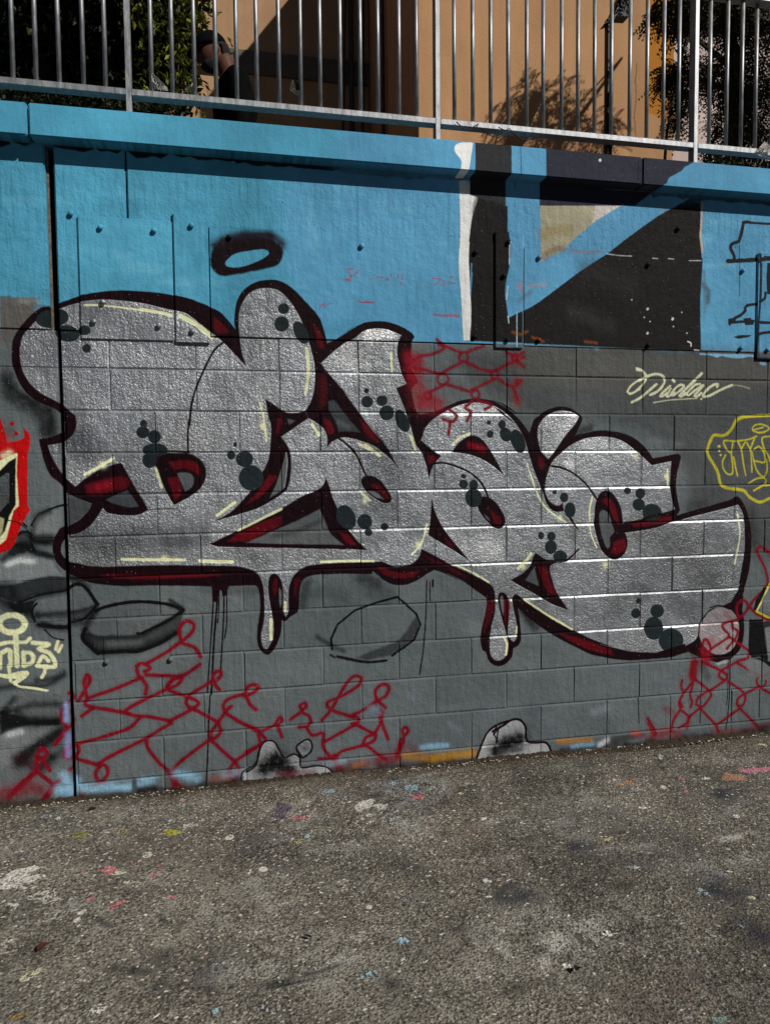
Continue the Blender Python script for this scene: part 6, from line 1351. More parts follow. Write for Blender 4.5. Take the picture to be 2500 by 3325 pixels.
('s', '-791,782 -802,745', 0.0141, 'd6d9ae', 0.0063, 1, 0, 1),
('s', '-775,762 -790,733', 0.0141, 'd6d9ae', 0.0063, 1, 0, 1),
('s', '-1012,681 -1007,638 -1005,606', 0.0141, 'd6d9ae', 0.0063, 1, 0, 1),
('f', '-1059,647! -1021,639 -972,649 -933,649 -923,635 -944,612 -984,588! -1003,595! -978,614! -1022,620 -1060,633!', 'd6d9ae', 0.0047, 1, 0, 1),
('s', '-993,598 -970,578 -915,566 -846,548', 0.0109, 'd6d9ae', 0.0047, 1, 0, 1),
('f', '-1063,648! -989,628 -933,651 -923,635 -948,610 -990,583! -997,598! -975,612 -1009,622 -1064,637!', 'd6d9ae', 0.0047, 1, 0, 1),
('s', '2241,2136 2277,2126 2299,2101 2306,2090 2288,2055 2253,2022 2222,1999 2202,1994', 0.0109, 'cfd0ae', 0.0039, 0.95, 0, 1),
('s', '2317,2091 2261,2072 2210,2039 2188,2006 2211,1996 2262,2021', 0.0109, 'cfd0ae', 0.0039, 0.95, 0, 1),
('s', '2296,2091 2281,2120 2240,2126', 0.0094, 'cfd0ae', 0.0039, 0.8, 0, 1),
('s', '2260,2068 2303,2090 2354,2106 2398,2099 2417,2075 2404,2041 2371,2009 2328,1991', 0.0141, 'cfd0ae', 0.0039, 0.95, 0, 1),
('s', '2365,2049 2320,2014 2269,1974 2215,1948', 0.0141, 'cfd0ae', 0.0039, 0.95, 0, 1),
('s', '2451,2041 2413,2010 2390,1985 2405,1984 2434,2002', 0.0141, 'cfd0ae', 0.0039, 0.95, 0, 1),
('s', '2469,2074 2475,2067', 0.0172, 'cfd0ae', 0.0039, 0.95, 0, 1),
('s', '2454,2027 2429,1983 2455,1990 2480,2007', 0.0125, 'cfd0ae', 0.0039, 0.95, 0, 1),
('s', '2536,2045 2516,2050 2485,2030 2459,1997 2470,1989 2501,2007 2538,2038', 0.0125, 'cfd0ae', 0.0039, 0.95, 0, 1),
('s', '2648,2114 2606,2076 2554,2029 2510,1988 2523,1985 2549,2001', 0.0156, 'cfd0ae', 0.0039, 0.95, 0, 1),
('s', '2639,2055 2611,2051 2575,2022 2557,1999 2570,1992 2607,2018 2654,2049', 0.0125, 'cfd0ae', 0.0039, 0.95, 0, 1),
('s', '2660,2047 2628,2014 2606,1989 2623,1986 2649,2005', 0.0141, 'cfd0ae', 0.0039, 0.95, 0, 1),
('s', '2750,2041 2756,2055 2728,2052 2691,2028 2661,1995 2663,1984 2703,1991 2751,2014 2804,2037 2847,2052', 0.0141, 'cfd0ae', 0.0039, 0.95, 0, 1),
('s', '2847,2051 2896,2050 2962,2035', 0.0078, 'cfd0ae', 0.0039, 0.4, 0, 1),
('s', '2349,1948 2460,1964 2621,1974', 0.007, 'cfd0ae', 0.0039, 0.7, 0, 1),
('s', '2648,1972 2651,1971', 0.0109, 'cfd0ae', 0.0039, 0.95, 0, 1),
('s', '3104,1883 3010,1878 2922,1869 2876,1850 2852,1810 2815,1772 2777,1764 2734,1769 2712,1737 2693,1685 2701,1649 2732,1606 2765,1551 2783,1487 2826,1464 2931,1449 2976,1409 3043,1379 3116,1402', 0.0172, 'b9b021', 0.0047, 0.85, 0, 1),
('y', '2922,1875 2876,1851', 0.0156, 'b9b021', 0.6, 0),
('s', '2984,1808 3000,1825 3036,1830 3077,1821 3095,1804 3067,1787 3023,1782 2989,1794 2984,1808', 0.0094, 'b9b021', 0.0047, 0.9, 0, 1),
('s', '3000,1799 3055,1813', 0.0094, 'b9b021', 0.0047, 0.9, 0, 1),
('s', '3012,1761 2968,1745 2875,1733 2799,1734 2816,1689 2844,1665', 0.0094, 'b9b021', 0.0047, 0.9, 0, 1),
('s', '2859,1728 2850,1665 2859,1593 2858,1546 2825,1545 2797,1580 2793,1618 2812,1653', 0.0094, 'b9b021', 0.0047, 0.9, 0, 1),
('s', '2864,1641 2879,1579 2893,1533', 0.0094, 'b9b021', 0.0047, 0.9, 0, 1),
('s', '2892,1727 2915,1684 2927,1617 2946,1535', 0.0094, 'b9b021', 0.0047, 0.9, 0, 1),
('s', '2941,1732 2917,1694', 0.0094, 'b9b021', 0.0047, 0.9, 0, 1),
('s', '2950,1722 2975,1679 2982,1617 2987,1554', 0.0094, 'b9b021', 0.0047, 0.9, 0, 1),
('s', '2999,1746 2975,1689 2987,1665 2999,1616 3023,1558 3068,1524 3089,1567 3082,1626', 0.0094, 'b9b021', 0.0047, 0.9, 0, 1),
('s', '2999,1620 3071,1611 3066,1664 3030,1703 2997,1684', 0.0094, 'b9b021', 0.0047, 0.9, 0, 1),
('s', '3107,1761 3051,1751 3064,1693 3093,1654 3108,1616', 0.0094, 'b9b021', 0.0047, 0.9, 0, 1),
('s', '2969,1491 3018,1515 3068,1520 3085,1504 3069,1478 3003,1447', 0.0094, 'b9b021', 0.0047, 0.9, 0, 1),
('s', '3003,1445 3052,1471 3114,1477', 0.0094, 'b9b021', 0.0047, 0.9, 0, 1),
('f', '2777,1703 2776,1700 2773,1697 2770,1696 2766,1696 2762,1697 2759,1700 2758,1703 2759,1707 2762,1710 2765,1711 2769,1711 2773,1710 2776,1707', 'c5bd4a', 0.0034, 1, 0, 1),
('f', '2779,1677 2779,1674 2777,1672 2774,1671 2770,1671 2767,1672 2765,1674 2764,1677 2765,1680 2767,1683 2770,1684 2773,1684 2776,1683 2778,1680', 'c5bd4a', 0.0034, 1, 0, 1),
('f', '2786,1653 2786,1651 2784,1649 2781,1648 2778,1648 2776,1649 2774,1651 2773,1654 2774,1656 2776,1658 2778,1659 2781,1659 2784,1658 2786,1656', 'c5bd4a', 0.0034, 1, 0, 1),
('f', '2989,692! 3086,687! 3086,656! 3116,582! 3119,435! 3063,463! 3008,461! 2987,505!', '0e0d0f', 0.0063, 1, 0, 0),
('f', '3028,804! 3081,874! 3109,879! 3096,825! 3043,743! 3015,745!', '0e0d0f', 0.0063, 1, 0, 0),
('f', '3086,668! 3134,678! 3139,489! 3118,490! 3096,559!', '26282a', 0.0063, 1, 0, 0),
('f', '3094,632! 3135,642! 3139,489! 3118,490!', '7a7c80', 0.0063, 0.8, 0.5, 0),
('f', '3008,458! 3063,460! 3140,428! 3141,391! 3092,431!', '120f10', 0.0063, 1, 0, 0),
('f', '2947,434! 3008,458 3078,438 3142,379! 3143,311! 3024,350!', '6a6d6f', 0.0125, 0.7, 0, 1),
('s', '3125,896 3096,843 3036,736! 3123,694', 0.0125, 'b3ae22', 0.0039, 1, 0, 0),
('s', '3109,867 3076,802 3039,743', 0.0078, 'd8d79a', 0.0039, 0.9, 0, 0),
('f', '3086,826! 3116,861! 3130,860! 3134,702! 3057,743!', '6c6f72', 0.0063, 0.9, 0.5, 0),
('y', '-3000,4 -2880,6', 0.02, '2c231a', 0.75, 0),  # row of dirt sprays along the wall foot, contact shade painted in with them
('y', '-2870,12 -2750,6', 0.032, '1d1812', 0.75, 0),
('y', '-2740,20 -2620,6', 0.044, '1d1812', 0.75, 0),
('y', '-2610,4 -2490,6', 0.056, '2c231a', 0.75, 0),
('y', '-2480,12 -2360,6', 0.02, '1d1812', 0.75, 0),
('y', '-2350,20 -2230,6', 0.032, '1d1812', 0.75, 0),
('y', '-2220,4 -2100,6', 0.044, '2c231a', 0.75, 0),
('y', '-2090,12 -1970,6', 0.056, '1d1812', 0.75, 0),
('y', '-1960,20 -1840,6', 0.02, '1d1812', 0.75, 0),
('y', '-1830,4 -1710,6', 0.032, '2c231a', 0.75, 0),
('y', '-1700,12 -1580,6', 0.044, '1d1812', 0.75, 0),
('y', '-1570,20 -1450,6', 0.056, '1d1812', 0.75, 0),
('y', '-1440,4 -1320,6', 0.02, '2c231a', 0.75, 0),
('y', '-1310,12 -1190,6', 0.032, '1d1812', 0.75, 0),
('y', '-1180,20 -1060,6', 0.044, '1d1812', 0.75, 0),
('y', '-1050,4 -930,6', 0.056, '2c231a', 0.75, 0),
('y', '-920,12 -800,6', 0.02, '1d1812', 0.75, 0),
('y', '-790,20 -670,6', 0.032, '1d1812', 0.75, 0),
('y', '-660,4 -540,6', 0.044, '2c231a', 0.75, 0),
('y', '-530,12 -410,6', 0.056, '1d1812', 0.75, 0),
('y', '-400,20 -280,6', 0.02, '1d1812', 0.75, 0),
('y', '-270,4 -150,6', 0.032, '2c231a', 0.75, 0),
('y', '-140,12 -20,6', 0.044, '1d1812', 0.75, 0),
('y', '-10,20 110,6', 0.056, '1d1812', 0.75, 0),
('y', '120,4 240,6', 0.02, '2c231a', 0.75, 0),
('y', '250,12 370,6', 0.032, '1d1812', 0.75, 0),
('y', '380,20 500,6', 0.044, '1d1812', 0.75, 0),
('y', '510,4 630,6', 0.056, '2c231a', 0.75, 0),
('y', '640,12 760,6', 0.02, '1d1812', 0.75, 0),
('y', '770,20 890,6', 0.032, '1d1812', 0.75, 0),
('y', '900,4 1020,6', 0.044, '2c231a', 0.75, 0),
('y', '1030,12 1150,6', 0.056, '1d1812', 0.75, 0),
('y', '1160,20 1280,6', 0.02, '1d1812', 0.75, 0),
('y', '1290,4 1410,6', 0.032, '2c231a', 0.75, 0),
('y', '1420,12 1540,6', 0.044, '1d1812', 0.75, 0),
('y', '1550,20 1670,6', 0.056, '1d1812', 0.75, 0),
('y', '1680,4 1800,6', 0.02, '2c231a', 0.75, 0),
('y', '1810,12 1930,6', 0.032, '1d1812', 0.75, 0),
('y', '1940,20 2060,6', 0.044, '1d1812', 0.75, 0),
('y', '2070,4 2190,6', 0.056, '2c231a', 0.75, 0),
('y', '2200,12 2320,6', 0.02, '1d1812', 0.75, 0),
('y', '2330,20 2450,6', 0.032, '1d1812', 0.75, 0),
('y', '2460,4 2580,6', 0.044, '2c231a', 0.75, 0),
('y', '2590,12 2710,6', 0.056, '1d1812', 0.75, 0),
('y', '2720,20 2840,6', 0.02, '1d1812', 0.75, 0),
('y', '2850,4 2970,6', 0.032, '2c231a', 0.75, 0),
('y', '2980,12 3100,6', 0.044, '1d1812', 0.75, 0),
('y', '3110,20 3230,6', 0.056, '1d1812', 0.75, 0),
('y', '3240,4 3360,6', 0.02, '2c231a', 0.75, 0),
('y', '3370,12 3490,6', 0.032, '1d1812', 0.75, 0),
('y', '3500,20 3620,6', 0.044, '1d1812', 0.75, 0),
('y', '3630,4 3750,6', 0.056, '2c231a', 0.75, 0),
('y', '3760,12 3880,6', 0.02, '1d1812', 0.75, 0),
('y', '3890,20 4010,6', 0.032, '1d1812', 0.75, 0),
('y', '4020,4 4140,6', 0.044, '2c231a', 0.75, 0),
('y', '4150,12 4270,6', 0.056, '1d1812', 0.75, 0),
('y', '4280,20 4400,6', 0.02, '1d1812', 0.75, 0),
('y', '4410,4 4530,6', 0.032, '2c231a', 0.75, 0),
('y', '4540,12 4660,6', 0.044, '1d1812', 0.75, 0),
('y', '4670,20 4790,6', 0.056, '1d1812', 0.75, 0),
('y', '4800,4 4920,6', 0.02, '2c231a', 0.75, 0),
('y', '4930,12 5050,6', 0.032, '1d1812', 0.75, 0),
('y', '5060,20 5180,6', 0.044, '1d1812', 0.75, 0),
('s', '2400,91 2492,89', 0.0031, 'a05060', 0.0047, 0.5, 0, 1),
('y', '-808,58 -758,44', 0.0406, '86b4cf', 0.8, 0),
('y', '-785,129 -762,67', 0.0344, '86b4cf', 0.75, 0),
('y', '-727,105 -720,58 -691,55', 0.0281, '86b4cf', 0.8, 0),
('y', '-674,49 -593,50 -486,39', 0.0344, '86b4cf', 0.8, 0),
('y', '-442,53 -380,61', 0.0406, '86b4cf', 0.65, 0),
('y', '-263,85 -165,51', 0.0344, '86b4cf', 0.7, 0),
('y', '-764,474 -766,398', 0.0188, '7f9ad0', 0.8, 0),
('y', '-761,328 -765,220', 0.0219, '8a8fd0', 0.5, 0),
('y', '-89,44 -11,36', 0.025, '8a4a2a', 0.6, 0),
('y', '910,68 1057,41', 0.0344, '9a6a1c', 0.8, 0),
('y', '1075,40 1163,45 1288,46', 0.0344, 'a4761a', 0.85, 0),
('y', '1005,106 1137,103', 0.025, '86b4cf', 0.75, 0),
('y', '1783,67 1873,64 1985,59', 0.0188, 'a06a1a', 0.85, 0),
('y', '1873,31 1995,34', 0.0219, '86b4cf', 0.5, 0),
('y', '2036,25 2087,50', 0.025, 'b9c3c8', 0.8, 0),
('y', '2004,219 2075,233', 0.0406, '7d8992', 0.5, 0),
('y', '1693,216 1732,175', 0.0312, '6f7f8c', 0.4, 0),
('y', '938,393 955,375', 0.025, '77889a', 0.4, 0),
('y', '725,334 767,313', 0.0312, '6f8499', 0.5, 0),
('y', '1164,222 1199,175', 0.0375, '79818a', 0.4, 0),
('y', '481,54 580,69', 0.025, '7f97a8', 0.5, 0),
('y', '-34,54 107,65', 0.0312, '8f9bab', 0.5, 0),
('y', '638,39 680,51', 0.0219, 'a0622a', 0.5, 0),
('y', '2118,47 2233,56', 0.0344, '2a2a2b', 0.7, 0),
('y', '-443,11 -371,22', 0.0344, '1f1513', 0.85, 0),
('y', '-1073,-9 -910,-13 -743,-8', 0.0188, '3a2a24', 0.6, 0),
('y', '157,11 646,-4', 0.0156, '3a3028', 0.6, 0),
('y', '2759,18 3146,3', 0.0125, '4a3a2a', 0.6, 0),
('y', '2239,75 2278,78', 0.0156, 'a8403a', 0.8, 0),
('s', '-463,69 -465,4', 0.025, '3f4244', 0.0078, 0.9, 0, 1),
('f', '63,53! 79,60 127,88 144,160 169,206 201,212 224,202 247,158 271,115 319,131 351,108 358,57 440,58 497,40 530,-5! 317,7 63,20!', 'a9abad', 0.0047, 1, 0.4, 1),
('y', '174,75 223,111 286,48', 0.0969, '101213', 1, 0),
('y', '206,80 246,76', 0.0406, '0c0d0e', 1, 0),
('y', '237,28 415,27', 0.0281, '6a2a32', 0.6, 0),
('s', '79,60 127,88 144,160 169,206 201,212 224,202 247,158 271,115 319,131 351,108 358,57 440,58 497,40 528,-3', 0.0102, '150a0e', 0.0034, 1, 0, 1),
('s', '152,183 139,127 115,89 59,61 51,22', 0.0078, '150a0e', 0.0034, 1, 0, 1),
('f', '336,167! 385,200 413,176 408,135 367,108!', '7b7e82', 0.0031, 1, 0.6, 1),
('s', '355,115 334,167 381,200 401,198 415,172 408,135 367,108 355,120', 0.0109, '150a0e', 0.0034, 1, 0, 1),
('y', '376,155', 0.0188, '2c2e30', 0.6, 0),
('f', '1297,-3! 1324,60 1369,148 1432,182 1430,163 1487,205 1565,206 1599,149 1609,78 1713,64 1748,-1! 1401,-1!', 'aeb0b2', 0.0047, 1, 0.4, 1),
('y', '1429,52 1492,84 1546,97', 0.0938, '101213', 1, 0),
('y', '1478,76 1521,100', 0.0406, '0c0d0e', 1, 0),
('y', '1439,42 1556,41', 0.025, '3a3c3e', 0.7, 0),
('s', '1301,-3 1324,60 1369,152 1423,191 1490,208', 0.0125, '130207', 0.0034, 1, 0, 1),
('s', '1401,157 1458,184 1507,211 1555,210 1590,168 1604,83 1713,66 1748,2', 0.0141, '130207', 0.0034, 1, 0, 1),
('s', '1423,182 1405,149 1432,94', 0.0078, '130207', 0.0034, 1, 0, 1),
('s', '1405,138 1430,163 1420,90', 0.0094, '130207', 0.0034, 1, 0, 1),
('f', '-3300,3096 5500,3096 5500,3400 -3300,3400', '4a94b2', 0.0016, 1, 0, 0),
('f', '585,3561 3385,3853 3407,3111 578,3037', '5795bb', 0.1562, 0.8, 0, 0),
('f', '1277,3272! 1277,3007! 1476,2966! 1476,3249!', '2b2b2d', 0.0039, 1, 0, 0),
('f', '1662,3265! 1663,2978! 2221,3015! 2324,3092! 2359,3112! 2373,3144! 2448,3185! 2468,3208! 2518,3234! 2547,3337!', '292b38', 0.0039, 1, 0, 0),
('f', '1473,3249! 1474,2965! 1665,2978! 1664,3147! 1660,3264!', '5795bb', 0.0039, 1, 0, 0),
('f', '1167,3205 1188,3227 1234,3237! 1267,3238! 1259,3193 1243,3091! 1198,3087! 1204,3142 1174,3178', 'dcdede', 0.0039, 1, 0, 1),
('s', '1270,3240 1274,3163 1271,3093', 0.0094, '5795bb', 0.0031, 1, 0, 0),
('s', '1522,3236 1526,3128 1528,3061', 0.0039, '1a2a38', 0.0031, 0.9, 0, 0),
('f', '1975,3204 1974,3201 1972,3198 1969,3196 1965,3196 1962,3197 1960,3200 1959,3203 1960,3207 1962,3210 1965,3211 1969,3212 1972,3210 1974,3208', 'd5d5d2', 0.0034, 1, 0, 1),
('s', '2191,3222 2190,3118', 0.0047, '15161c', 0.0031, 0.9, 0, 0),
('s', '2044,3090 2151,3093 2319,3094', 0.0039, '77777a', 0.0031, 0.6, 0, 1),
]
# ---------------------------------------------------------------- lay the paint down
def _pp(s):
    out = []
    for t in s.split():
        c = t.endswith('!'); x, z = t.rstrip('!').split(',')
        out.append((int(x) / 1000, int(z) / 1000) + ((1,) if c else ()))
    return out
def make_paint():
    cv = Canvas(CW, CH, CX0, CZ0, CRES)
    for o in PAINT:
        if o[0] == 'f': cv.fill(_pp(o[1]), o[2], o[3], o[4], o[5], o[6])
        elif o[0] == 's': cv.stroke(_pp(o[1]), o[2], o[3], o[4], o[5], o[6], o[7])
        else: cv.spray(_pp(o[1]), o[2], o[3], o[4], o[5])
    h, w = CH, CW
    # uneven coats: thin and thick passes, fine dust, chrome paint patchier than the flat paints
    big = fbm(h, w, 160, 31, 4) - .5; mid = fbm(h, w, 26, 47, 3) - .5; fine = cv.grain - .5
    k = 1 + .28 * big + .14 * mid + .10 * fine
    ks = 1 + .75 * big + .45 * mid + .25 * fine
    m = cv.met
    cv.rgb *= (k * (1 - m) + ks * m)[..., None]
    # pinholes and flecks
    fl = np.random.RandomState(77).rand(h, w)
    cv.rgb[fl > .9988] *= .45; cv.rgb[fl < .0006] = cv.rgb[fl < .0006] * .4 + .3
    return np.clip(cv.rgb, 0, 1), np.clip(m, 0, 1)
GSPLASH = [(-0.827, -0.69, 0.0844, 0.0676, 'c9c5bb', 1, 0, 0.35, 1.0), (-0.78, -0.641, 0.0272, 0.0258, 'cfcbc2', 1, 0, 0.35, 1.0), (-0.778, -0.882, 0.0334, 0.0282, 'c9c5bb', 1, 0, 0.35, 1.0), (-0.689, -0.858, 0.0635, 0.0642, 'b5b0a6', 0.8, 0, 0.35, 1.0), (-0.758, -1.105, 0.0307, 0.0267, 'b0ab9c', 0.8, 0, 0.35, 1.0), (-0.625, -1.3, 0.0503, 0.0278, 'b9b496', 0.9, 0.5, 0.35, 1.0), (-0.588, -1.362, 0.0154, 0.0155, 'b9b496', 0.8, 0, 0.35, 1.0), (-0.398, -1.515, 0.0367, 0.0395, 'c9c9c0', 0.8, 0, 0.35, 1.0), (-0.481, -0.711, 0.0307, 0.036, 'b0686c', 1, 0, 0.35, 1.0), (-0.51, -0.907, 0.0185, 0.0173, 'b86a70', 1, 0, 0.35, 1.0), (-0.436, -0.98, 0.0198, 0.021, 'b86a70', 1, 0, 0.35, 1.0), (-0.406, -0.954, 0.015, 0.0123, 'b0686c', 0.9, 0, 0.35, 1.0), (-0.302, -0.796, 0.0178, 0.019, 'b86a70', 1, 0, 0.35, 1.0), (-0.22, -0.967, 0.0185, 0.0185, 'b86a70', 1, 0, 0.35, 1.0), (-0.19, -0.997, 0.0134, 0.0151, 'b86a70', 0.9, 0, 0.35, 1.0), (-0.286, -0.722, 0.0146, 0.0181, 'b06a6c', 0.8, 0, 0.35, 1.0), (-0.379, -0.682, 0.0202, 0.0148, 'a86468', 0.7, 0, 0.35, 1.0), (-0.576, -0.715, 0.0125, 0.0178, 'a86468', 0.8, 0, 0.35, 1.0), (0.28, -0.444, 0.0349, 0.0223, 'b0646e', 1, 0, 0.35, 1.0), (-0.259, -0.457, 0.0377, 0.0428, 'a4a022', 1, 0, 0.35, 1.0), (-0.638, -0.384, 0.0377, 0.0349, '7f7e3c', 0.9, 0, 0.35, 1.0), (-0.456, -0.385, 0.0401, 0.0353, '8a7430', 0.8, 0, 0.35, 1.0), (0.227, -0.359, 0.0651, 0.0748, '4a3a52', 1, 0, 0.5, 0.6), (-0.85, -0.494, 0.0341, 0.0362, '4b3d56', 0.8, 0, 0.35, 1.0), (0.597, -0.399, 0.0954, 0.0608, 'c3c0b6', 1, 0, 0.35, 1.0), (0.619, -0.511, 0.0565, 0.0395, 'bdb9ae', 0.9, 0, 0.35, 1.0), (0.48, -0.218, 0.0443, 0.0411, '7fa0b4', 0.9, 0, 0.35, 1.0), (0.536, -0.297, 0.0283, 0.0296, '8aa5b4', 0.8, 0, 0.35, 1.0), (0.419, -1.53, 0.0356, 0.0126, '8fb0bd', 0.8, 0.4, 0.35, 1.0), (0.355, -1.574, 0.0139, 0.0121, '8fb0bd', 0.7, 0, 0.35, 1.0), (-0.339, -0.627, 0.0187, 0.023, 'c8c2ae', 1, 0, 0.35, 1.0), (0.122, -0.835, 0.018, 0.0173, 'd0ccc0', 1, 0, 0.35, 1.0), (-0.428, -0.75, 0.0322, 0.0176, 'c8c2a8', 0.9, 0, 0.35, 1.0), (-0.402, -0.823, 0.021, 0.0118, 'c8c2a8', 0.8, 0, 0.35, 1.0), (-0.172, -0.402, 0.0345, 0.0222, 'b5b5b0', 0.9, 0, 0.35, 1.0), (-0.543, -1.034, 0.0128, 0.0143, 'd0ccc0', 1, 0, 0.35, 1.0), (0.09, -1.589, 0.0418, 0.0582, 'a5a6a6', 0.7, 0, 0.8, 1.0), (0.48, -1.175, 0.0131, 0.0196, 'cfcabc', 1, 0, 0.35, 1.0), (-0.011, -0.547, 0.0137, 0.0186, 'cfcabc', 1, 0, 0.35, 1.0), (0.362, -0.45, 0.0268, 0.0269, 'c9a9a0', 0.8, 0, 0.35, 1.0), (0.278, -0.656, 0.0174, 0.0197, '9c9a4c', 0.8, 0, 0.35, 1.0), (-0.04, -0.915, 0.0226, 0.0227, '9a6a58', 0.7, 0, 0.35, 1.0), (0.033, -1.143, 0.0483, 0.0277, '85605a', 0.5, 0, 0.8, 1.0), (0.114, -1.294, 0.0535, 0.0373, '8f8f8a', 0.55, 0, 0.9, 1.0), (-0.632, -1.485, 0.0397, 0.0238, '7a6230', 0.8, 0, 0.35, 1.0), (-0.058, -1.589, 0.0093, 0.0115, '86aebb', 0.8, 0, 0.35, 1.0), (-0.834, -0.155, 0.0315, 0.0246, '8fa5b4', 0.7, 0, 0.35, 1.0), (-0.376, -1.492, 0.0405, 0.0162, 'b5b5a8', 0.6, 0.3, 0.35, 1.0), (-0.365, -1.474, 0.0341, 0.0308, 'a8a8a0', 0.5, 0, 0.35, 1.0), (0.9, -0.332, 0.1317, 0.1237, '9fa2a4', 0.6, 0, 0.9, 1.0), (1.002, -0.303, 0.0667, 0.0607, 'a8aaa8', 0.7, 0, 0.35, 1.0), (0.872, -0.258, 0.0447, 0.0463, '7f9db0', 0.8, 0, 0.35, 1.0), (0.803, -0.2, 0.0452, 0.0529, '86a2b2', 0.7, 0, 0.35, 1.0), (0.712, -0.544, 0.0512, 0.0563, '9aa0a2', 0.7, 0, 0.35, 1.0), (0.878, -0.368, 0.0282, 0.0242, 'a8606a', 1, 0, 0.35, 1.0), (0.865, -0.641, 0.0381, 0.0289, '84524e', 0.7, 0, 0.35, 1.0), (0.998, -0.712, 0.0396, 0.0318, '8f8f85', 0.5, 0, 0.35, 1.0), (1.132, -0.514, 0.0528, 0.0678, '85826f', 0.6, 0, 0.35, 1.0), (2.176, -0.596, 0.0175, 0.0229, 'b06070', 0.9, 0, 0.35, 1.0), (2.246, -0.475, 0.0159, 0.0247, 'b06070', 0.9, 0, 0.35, 1.0), (2.676, -0.46, 0.079, 0.0382, 'b66a80', 1, 0.06, 0.18, 0.35), (2.502, -0.507, 0.0592, 0.0541, '9c7358', 0.9, 0, 0.3, 0.6), (1.94, -0.444, 0.0675, 0.0345, 'a0704c', 0.9, 0, 0.35, 1.0), (2.173, -0.384, 0.0578, 0.0362, '9a7050', 0.6, 0, 0.35, 1.0), (1.736, -0.65, 0.0231, 0.0238, 'd5d2c8', 1, 0, 0.35, 1.0), (1.824, -0.654, 0.0232, 0.0217, 'd5d2c8', 1, 0, 0.35, 1.0), (1.889, -0.706, 0.0355, 0.0211, 'd0cdc2', 0.9, -0.2, 0.35, 1.0), (2.359, -0.493, 0.0272, 0.0221, 'd5d2c8', 1, -0.4, 0.35, 1.0), (2.244, -0.885, 0.0202, 0.0232, 'c5c8ca', 1, 0, 0.35, 1.0), (2.094, -0.981, 0.0253, 0.0252, '7f8a99', 0.7, 0, 0.35, 1.0), (1.982, -0.728, 0.0626, 0.0839, '8a6a4a', 0.55, 0, 0.8, 1.0), (1.944, -0.814, 0.0406, 0.0278, 'a08a4c', 0.7, 0, 0.35, 1.0), (1.564, -0.939, 0.0172, 0.0161, 'b0a878', 0.9, 0, 0.35, 1.0), (1.856, -1.459, 0.0131, 0.0126, 'cdc7a0', 1, 0, 0.35, 1.0), (1.522, -1.705, 0.0247, 0.0259, 'b5a46c', 0.7, 0, 0.7, 1.0), (0.619, -1.148, 0.0251, 0.0347, '8fb2c0', 0.8, 0, 0.35, 1.0), (0.556, -1.39, 0.0183, 0.0191, '8fb2c4', 0.9, 0, 0.35, 1.0), (1.707, -1.387, 0.03, 0.0342, '9fb5bd', 0.7, 0, 0.35, 1.0), (1.356, -1.947, 0.0323, 0.0188, '5f8078', 0.8, 0, 0.35, 1.0), (1.551, -1.179, 0.0318, 0.0212, 'b5babb', 0.8, 0, 0.35, 1.0), (1.681, -1.183, 0.0267, 0.0214, '85806f', 0.7, 0, 0.35, 1.0), (0.953, -1.115, 0.0139, 0.0182, 'c9c9c6', 1, 0, 0.35, 1.0), (1.239, -1.52, 0.0107, 0.0137, 'd5d2c8', 1, 0, 0.35, 1.0), (1.038, -1.634, 0.0086, 0.0102, 'd5d2c8', 1, 0, 0.35, 1.0), (0.864, -1.336, 0.0207, 0.0307, '9a7458', 0.6, 0, 0.35, 1.0), (1.099, -1.391, 0.0079, 0.0112, 'd5d2c8', 1, 0, 0.35, 1.0), (1.3, -1.654, 0.0131, 0.0123, 'b5b0a0', 0.9, 0, 0.35, 1.0), (0.998, -1.674, 0.0183, 0.0157, '85826f', 0.8, 0, 0.35, 1.0), (1.272, -1.499, 0.0124, 0.0302, 'a09b8a', 0.7, 0, 0.35, 1.0), (1.796, -1.553, 0.0189, 0.0697, '8f8f80', 0.6, 0, 0.35, 1.0), (1.026, -1.871, 0.0168, 0.0164, 'b5b0a8', 0.8, 0, 0.35, 1.0), (0.537, -1.483, 0.0176, 0.0111, 'b5b5ae', 0.8, 0, 0.35, 1.0), (1.478, -1.683, 0.0102, 0.0122, '8fb0c4', 0.8, 0, 0.35, 1.0), (1.708, -1.6, 0.0123, 0.0155, '6f8f88', 0.8, 0, 0.35, 1.0)]
